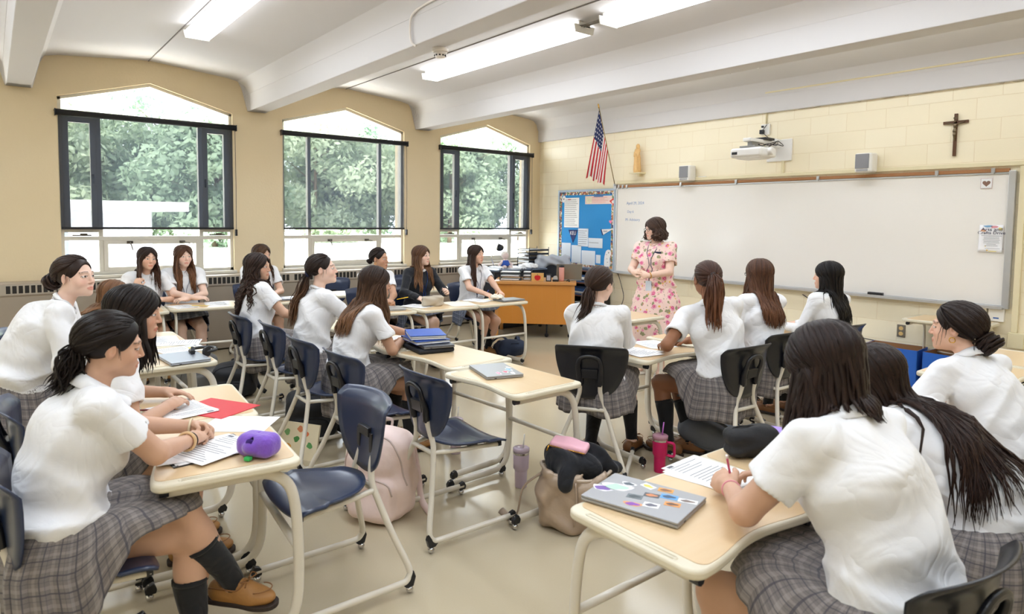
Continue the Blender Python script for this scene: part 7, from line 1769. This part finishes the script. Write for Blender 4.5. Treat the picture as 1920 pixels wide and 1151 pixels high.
# row along the window side
laptop(2.78, -4.38, DZ, RD(-100), 'closed silver laptop before the girl with slicked back hair', None, 'A8A9AA')
papers(2.72, -3.98, -70, .216, .28, 3, 'loose sheets left of the beige pencil pouch'); papers(2.80, -3.52, -100, .28, .36, 2, 'large cream sheets right of the beige pencil pouch', mat('cream_sheet', 'F0EBDD', .75), lines=False); papers(2.66, -3.18, -80, .216, .28, 3, 'sheets before the student at the end of the row')
def pouch(x, y, z, a, w, d, h, col, label, m=None, seed=0):
    f = SDF((-w*.7, -d*.9, -.02), (w*.7, d*.9, h*1.3), .005); f.box((0, 0, h*.5), (w/2, d/2, h*.5), None, min(d, h)*.40, .01); f.disp(lambda X, Y, Z: .004*np.sin(35*X+4*np.sin(30*Z+seed))+.002*np.sin(70*Z+20*X)); V, F = f.mesh(); o = np_mesh('pencil_pouch', relax(V, F, 1), F, m or mat('pouch_'+col, col, .75, bump=.2, bscale=80)); o.location = (x, y, z); o.rotation_euler = (0, 0, RD(a)); b = MB(); b.tube(catmull([(-w*.46, 0, h*.80), (-w*.3, 0, h*.985), (w*.3, 0, h*.985), (w*.46, 0, h*.80)], 5), .003, 6); b.tube([(w*.46, 0, h*.8), (w*.52, 0, h*.62)], .004, 6); b.build('zipper', mat('zip_'+col, tuple(v*.6 for v in [int(col[i:i+2], 16)/255 for i in (0, 2, 4)]), .5), o, smooth=True); tag(o, label, 'pencil pouch'); return o
pouch(2.80, -3.86, DZ+.001, -95, .24, .08, .11, 'BDB2A0', 'beige zip pencil pouch on the desk before the navy sweater')
b = MB(); b.tube([(-.06, 0, .004), (.06, 0, .004)], .0038, 8); o = b.build('yellow_marker', mat('marker_yellow', 'F0C419', .4), smooth=True); o.location = (2.60, -4.10, .80); o.rotation_euler = (0, RD(-10), RD(70)); tag(o, 'yellow pen held by the girl with slicked back hair', 'pen')
laptop(2.86, -2.90, DZ, RD(-90), 'closed laptop with a cloth on it at the open end of the row', None, '8E9298', w=.30, d=.21)
f = SDF((-.13, -.1, -.02), (.13, .1, .07), .006); f.ell((0, 0, .018), (.09, .06, .022), k=.02).cone((-.06, 0, .025), (.07, .02, .03), .02, .018, .02); f.disp(lambda X, Y, Z: .006*np.sin(50*X+6*np.sin(30*Y))); f.plane((0, 0, .001), (0, 0, -1)); V, F = f.mesh(); o = np_mesh('crumpled_pouch', V, F, mat('ivory_cloth', 'E9E2D2', .85)); o.location = (2.80, -3.02, DZ+.023); tag(o, 'crumpled ivory cloth pouch lying on the laptop at the row end', 'pouch')
b = MB(); b.tube([(-.06, 0, 0), (.06, 0, .03)], .004, 8); o = b.build('blue_pen', mat('pen_blue', '3B52C8', .4), smooth=True); o.location = (2.60, -3.00, .80); o.rotation_euler = (0, 0, RD(-30)); tag(o, 'blue pen in the hand of the girl at the row end', 'pen')
laptop(1.44, -4.93, DZ, RD(-95), 'closed laptop with stickers before the half hidden girl at the pier', None, '8C8F9C')
papers(1.40, -5.62, -100, .216, .28, 2, 'sheets before the folded arms of the long haired girl'); papers(1.48, -5.95, -80, .216, .28, 2, 'sheets with a yellow strip left of the folded arms'); papers(1.45, -6.42, -90, .216, .28, 2, 'sheets before the girl holding a pencil')
b = MB(); b.cbox((0, 0, .001), (.16, .03, .002)); o = b.build('yellow_strip', mat('yellow_note', 'F1D66A', .7)); o.location = (1.52, -5.80, DZ+.005); o.rotation_euler = (0, 0, RD(60)); tag(o, 'yellow strip of paper before the long haired girl by the window', 'note')
pencil(1.33, -6.42, .90, 0, '1E2230', 'dark pencil held upright by the girl at the far left window', tilt=75, L=.15)
# right side
def pencil_between(a, c, col, label, name='pencil'):
    a, c = np.array(a), np.array(c); L = np.linalg.norm(c-a); r = empty(name, tuple(a)); d = (c-a)/L; b = MB(); b.tube([d*.018, d*(L-.012)], .004, 6); b.build('barrel', mat('pencil_'+col, col, .4), r); b = MB(); b.tube([d*0, d*.018], [.0005, .004], 6); b.build('point', mat('pencil_wood', 'DDB68A', .6), r); b = MB(); b.tube([d*(L-.012), d*L], .0042, 8); b.build('eraser', mat('eraser_white', 'EFE6E2', .7), r); tag(r, label, 'pencil')
pencil_between((7.395, -5.50, .730), (7.43, -5.60, .885), 'D0507C', 'pink pencil upright in the writing hand of the nearest student')
papers(5.62, -3.93, 100, .216, .28, 5, 'fanned worksheets beside the elbow of the auburn ponytail girl'); papers(5.52, -3.62, 75, .216, .28, 2, 'sheets farther along the desk of the auburn ponytail girl'); papers(5.60, -2.52, 85, .28, .20, 4, 'papers before the black haired girl by the whiteboard', lines=False)
r, l = laptop(7.262, -5.80, DZ, RD(15), 'closed silver laptop covered in picture stickers on the front right desk', None, 'A6A7AA', w=.33, d=.235)
for a in ((-.10, .01, .10, .07, 'F1EEF0', 15, 'blob', 'B9D8C8'), (-.135, -.03, .07, .05, 'F3F0F6', 0, 'blob', '7A5AA8'), (-.08, .06, .05, .035, 'EEEEEE', 0, 'blob', '55606A'), (-.02, .085, .05, .03, 'F2F2F0', -20, None, 'F0D060'), (.04, .09, .05, .03, 'E0A050', 12, None, '8A5A3A'), (.07, .045, .055, .035, '66A6E0', 12, None, '35506E'), (.02, .02, .05, .03, '5A5C60', 12, None, 'D88A5A'), (-.02, -.025, .05, .032, '6E777C', 12, None, '4A5358'), (.10, -.005, .05, .03, 'E59A50', 12, None, '6A4A38'), (.13, .05, .06, .028, 'F3F3F3', 12, None, '7A6A62'), (.05, -.055, .05, .035, 'F4F4F4', 12, None, '6A6A78'), (.0, -.085, .06, .035, 'E6A06A', 12, 'blob', '8A4AB0')):
    sticker(l, a[0], a[1]*.93, a[2], a[3], a[4], rot=a[5], shape=a[6], col2=a[7])
papers(7.27, -5.43, 100, .216, .28, 3, 'printed worksheet the nearest student is writing on')
pouch(7.24, -5.14, DZ+.001, 60, .21, .11, .12, '17171A', 'black zip pencil pouch standing on the right desk', seed=2)
f = SDF((-.09, -.07, -.01), (.09, .07, .06), .005); f.box((0, 0, .024), (.07, .05, .024), None, .022, .01); V, F = f.mesh(); o = np_mesh('small_pouch', V, F, mat('lilac_fabric', 'A98FD8', .8)); o.location = (7.20, -4.88, DZ+.001); o.rotation_euler = (0, 0, .4); tag(o, 'small lilac pouch behind the black pencil pouch', 'pouch')
b = MB(); b.cbox((0, 0, .002), (.07, .07, .004)); o = b.build('sticky_notes', mat('yellow_note2', 'F3DA3C', .7)); o.location = (7.16, -4.83, DZ+.0005); tag(o, 'yellow sticky notes beside the lilac pouch', 'note')
# bag hung at the right edge
hb = backpack(7.50, -2.55, RD(15), .30, .16, .40, '1A1B20', 'black bag with a brass zip hanging below the desks at the right edge', seed=9, straps=False, z=.25)
# ================================================================ outside the windows
GRND = mat('pale_asphalt', 'DEDCD6', .9, scale=.6, var=.08)
b = MB(); b.box((-90, -60, -1.25), (-.35, 60, -1.2)); struct(b.build('ground_outside', GRND))
def leafmat(nm, c):
    m = mat(nm, c, .7, var=.2, scale=.8); t = m.node_tree; o = [n for n in t.nodes if n.type == 'OUTPUT_MATERIAL'][0]; b_ = [n for n in t.nodes if n.type == 'BSDF_PRINCIPLED'][0]
    tl = t.nodes.new('ShaderNodeBsdfTranslucent'); tl.inputs[0].default_value = (*srgb(c), 1); mx = t.nodes.new('ShaderNodeMixShader'); mx.inputs[0].default_value = .5; t.links.new(b_.outputs[0], mx.inputs[1]); t.links.new(tl.outputs[0], mx.inputs[2]); t.links.new(mx.outputs[0], o.inputs[0]); return m
LEAF = [leafmat('leaf_%d' % i, c) for i, c in enumerate(('A6B79C', '97AB92', 'B3C0A6', '8CA18C'))]; BARK = mat('bark', '6B5B4C', .9)
rgt = np.random.default_rng(21)
def tree(x, y, H, Rr, m, label, n=15000):
    r = empty('tree', (x, y, -1.2)); b = MB(); b.tube([(0, 0, 0), (.1, .1, H*.35), (-.05, .2, H*.7), (.1, 0, H*.92)], [.28, .2, .12, .04], 8)
    for k in range(9):
        a = rgt.uniform(0, 6.28); h0 = H*rgt.uniform(.3, .75); b.tube([(0, 0, h0), (cos(a)*Rr*.45, sin(a)*Rr*.45, h0+H*.12), (cos(a)*Rr*.8, sin(a)*Rr*.8, h0+H*.2)], [.09, .05, .015], 6)
    b.build('trunk', BARK, r, smooth=True)
    nc = 46; cc_ = []
    for k in range(nc):
        t = rgt.uniform(.08, 1.); rad = Rr*sqrt(max(.06, 1-((t-.5)/.56)**2))*rgt.uniform(.35, .95); a = rgt.uniform(0, 6.28); cc_.append((rad*cos(a), rad*sin(a), H*t, Rr*rgt.uniform(.22, .40)))
    cc_ = np.array(cc_); k = rgt.integers(0, nc, n); d = rgt.normal(0, 1, (n, 3)); d /= np.linalg.norm(d, axis=1)[:, None]; P = cc_[k, :3]+d*cc_[k, 3][:, None]*rgt.uniform(.6, 1.1, (n, 1))*np.array([1, 1, .75])
    u = rgt.normal(0, 1, (n, 3)); u /= np.linalg.norm(u, axis=1)[:, None]; w_ = np.cross(u, d); s_ = rgt.uniform(.18, .46, (n, 1)); V = np.stack([P-u*s_, P+w_*s_*.6, P+u*s_, P-w_*s_*.6], 1).reshape(-1, 3); F = np.arange(n*4).reshape(-1, 4)
    np_mesh('crown', V, F, m, r, smooth=False); tag(r, label, 'tree', 'trees outside the windows')
TL = ((-15, -12.5, 9.5, 3.4, 0), (-17, -6.5, 10.5, 3.6, 2), (-14.5, -1.2, 9.0, 3.2, 1), (-18, 3.2, 11.5, 3.9, 2), (-15, 8.2, 10.0, 3.5, 0), (-17, 13.2, 11, 3.8, 1), (-16, 18, 10.5, 3.8, 0), (-24, -14, 11, 4.2, 1), (-21, -3.5, 9, 3.6, 0), (-20, 5.5, 9, 3.6, 2), (-22, 11, 9.5, 3.8, 1), (-20, 20, 9.5, 3.8, 2), (-25, -1, 13, 4.6, 3), (-26, 7.5, 13.5, 4.6, 3), (-25, 23.5, 13, 4.8, 1), (-30, 15.5, 14, 5.0, 3), (-29, -10, 12.5, 4.6, 0))
TN = ['nearest tree left of the left window', 'behind the roof in the left window', 'in the gap after the left window', 'at the left of the middle window', 'in the middle window', 'at the right of the middle window', 'in the window nearest the flag', 'far back at the extreme left', 'second row, above the building roof', 'second row, at the centre of the middle window', 'second row, right edge of the middle window', 'second row, right part of the last window', 'tall one far behind the left window', 'tall one far behind the middle window', 'far back behind the window nearest the flag', 'tallest one between the middle and last windows', 'far back left of the low building']
for i, (x, y, H, Rr, mi) in enumerate(TL): tree(8.6+2.1*(x-16.6), -7.4+2.1*(y*1.35+9.4), H*1.30, Rr*2.0, LEAF[mi], ['fresh green', 'deep green', 'pale green', 'dark green'][mi]+' leafy tree outside, '+TN[i])
bl = empty('low_building', (-11.5, -11.2, -1.2)); b = MB(); b.box((-3.5, -4, 0), (0, 7.2, 2.95)); b.build('wall', mat('pale_wall', 'D4D5DA', .8), bl); b = MB(); b.box((-4.0, -4.6, 2.95), (.6, 8.0, 3.2)); b.build('flat_roof', mat('white_roof', 'F2F2F0', .7), bl)
for y_ in (-2.6, .4, 3.4): b = MB(); b.box((0, y_, 1.5), (.03, y_+1.9, 2.6)); b.build('window', mat('dark_window', '4C5D78', .2), bl)
tag(bl, 'low pale building with a white flat roof outside the left window', 'building')
def car(x, y, a, c, label):
    r = rotz(x, y, -1.2, RD(a), 'car'); f = SDF((-2.3, -1, 0), (2.3, 1, 1.6), .06); f.box((0, 0, .62), (2.1, .85, .32), None, .22, .05).box((-.15, 0, 1.05), (1.15, .72, .32), None, .25, .12); V, F = f.mesh(); np_mesh('body', V, F, mat('car_'+c, c, .25, .2), r)
    b = MB(); b.box((-1.0, -.76, 1.0), (.75, .76, 1.25)); b.build('glasshouse', mat('car_glass', '2A3440', .1), r, bevel=.05)
    for sx in (-1.3, 1.3):
        for sy in (-.8, .62): b = MB(); b.prism([(sx+.32*cos(t), .32+.32*sin(t)) for t in np.linspace(0, 2*pi, 19)[:-1]], sy, sy+.18, 'y'); b.build('wheel', BLACKP, r)
    tag(r, label, 'car', 'cars parked outside')
car(-7.5, -7.2, 82, '8FA6C4', 'pale blue car parked outside the left window'); car(-9.5, -3.6, 85, 'D8D8DA', 'silver car parked outside between the windows'); car(-8.5, 1.2, 84, 'C9B8A6', 'beige car parked outside the middle window'); car(-8, 7.0, 84, 'E4E4E6', 'white car parked outside the window nearest the flag')
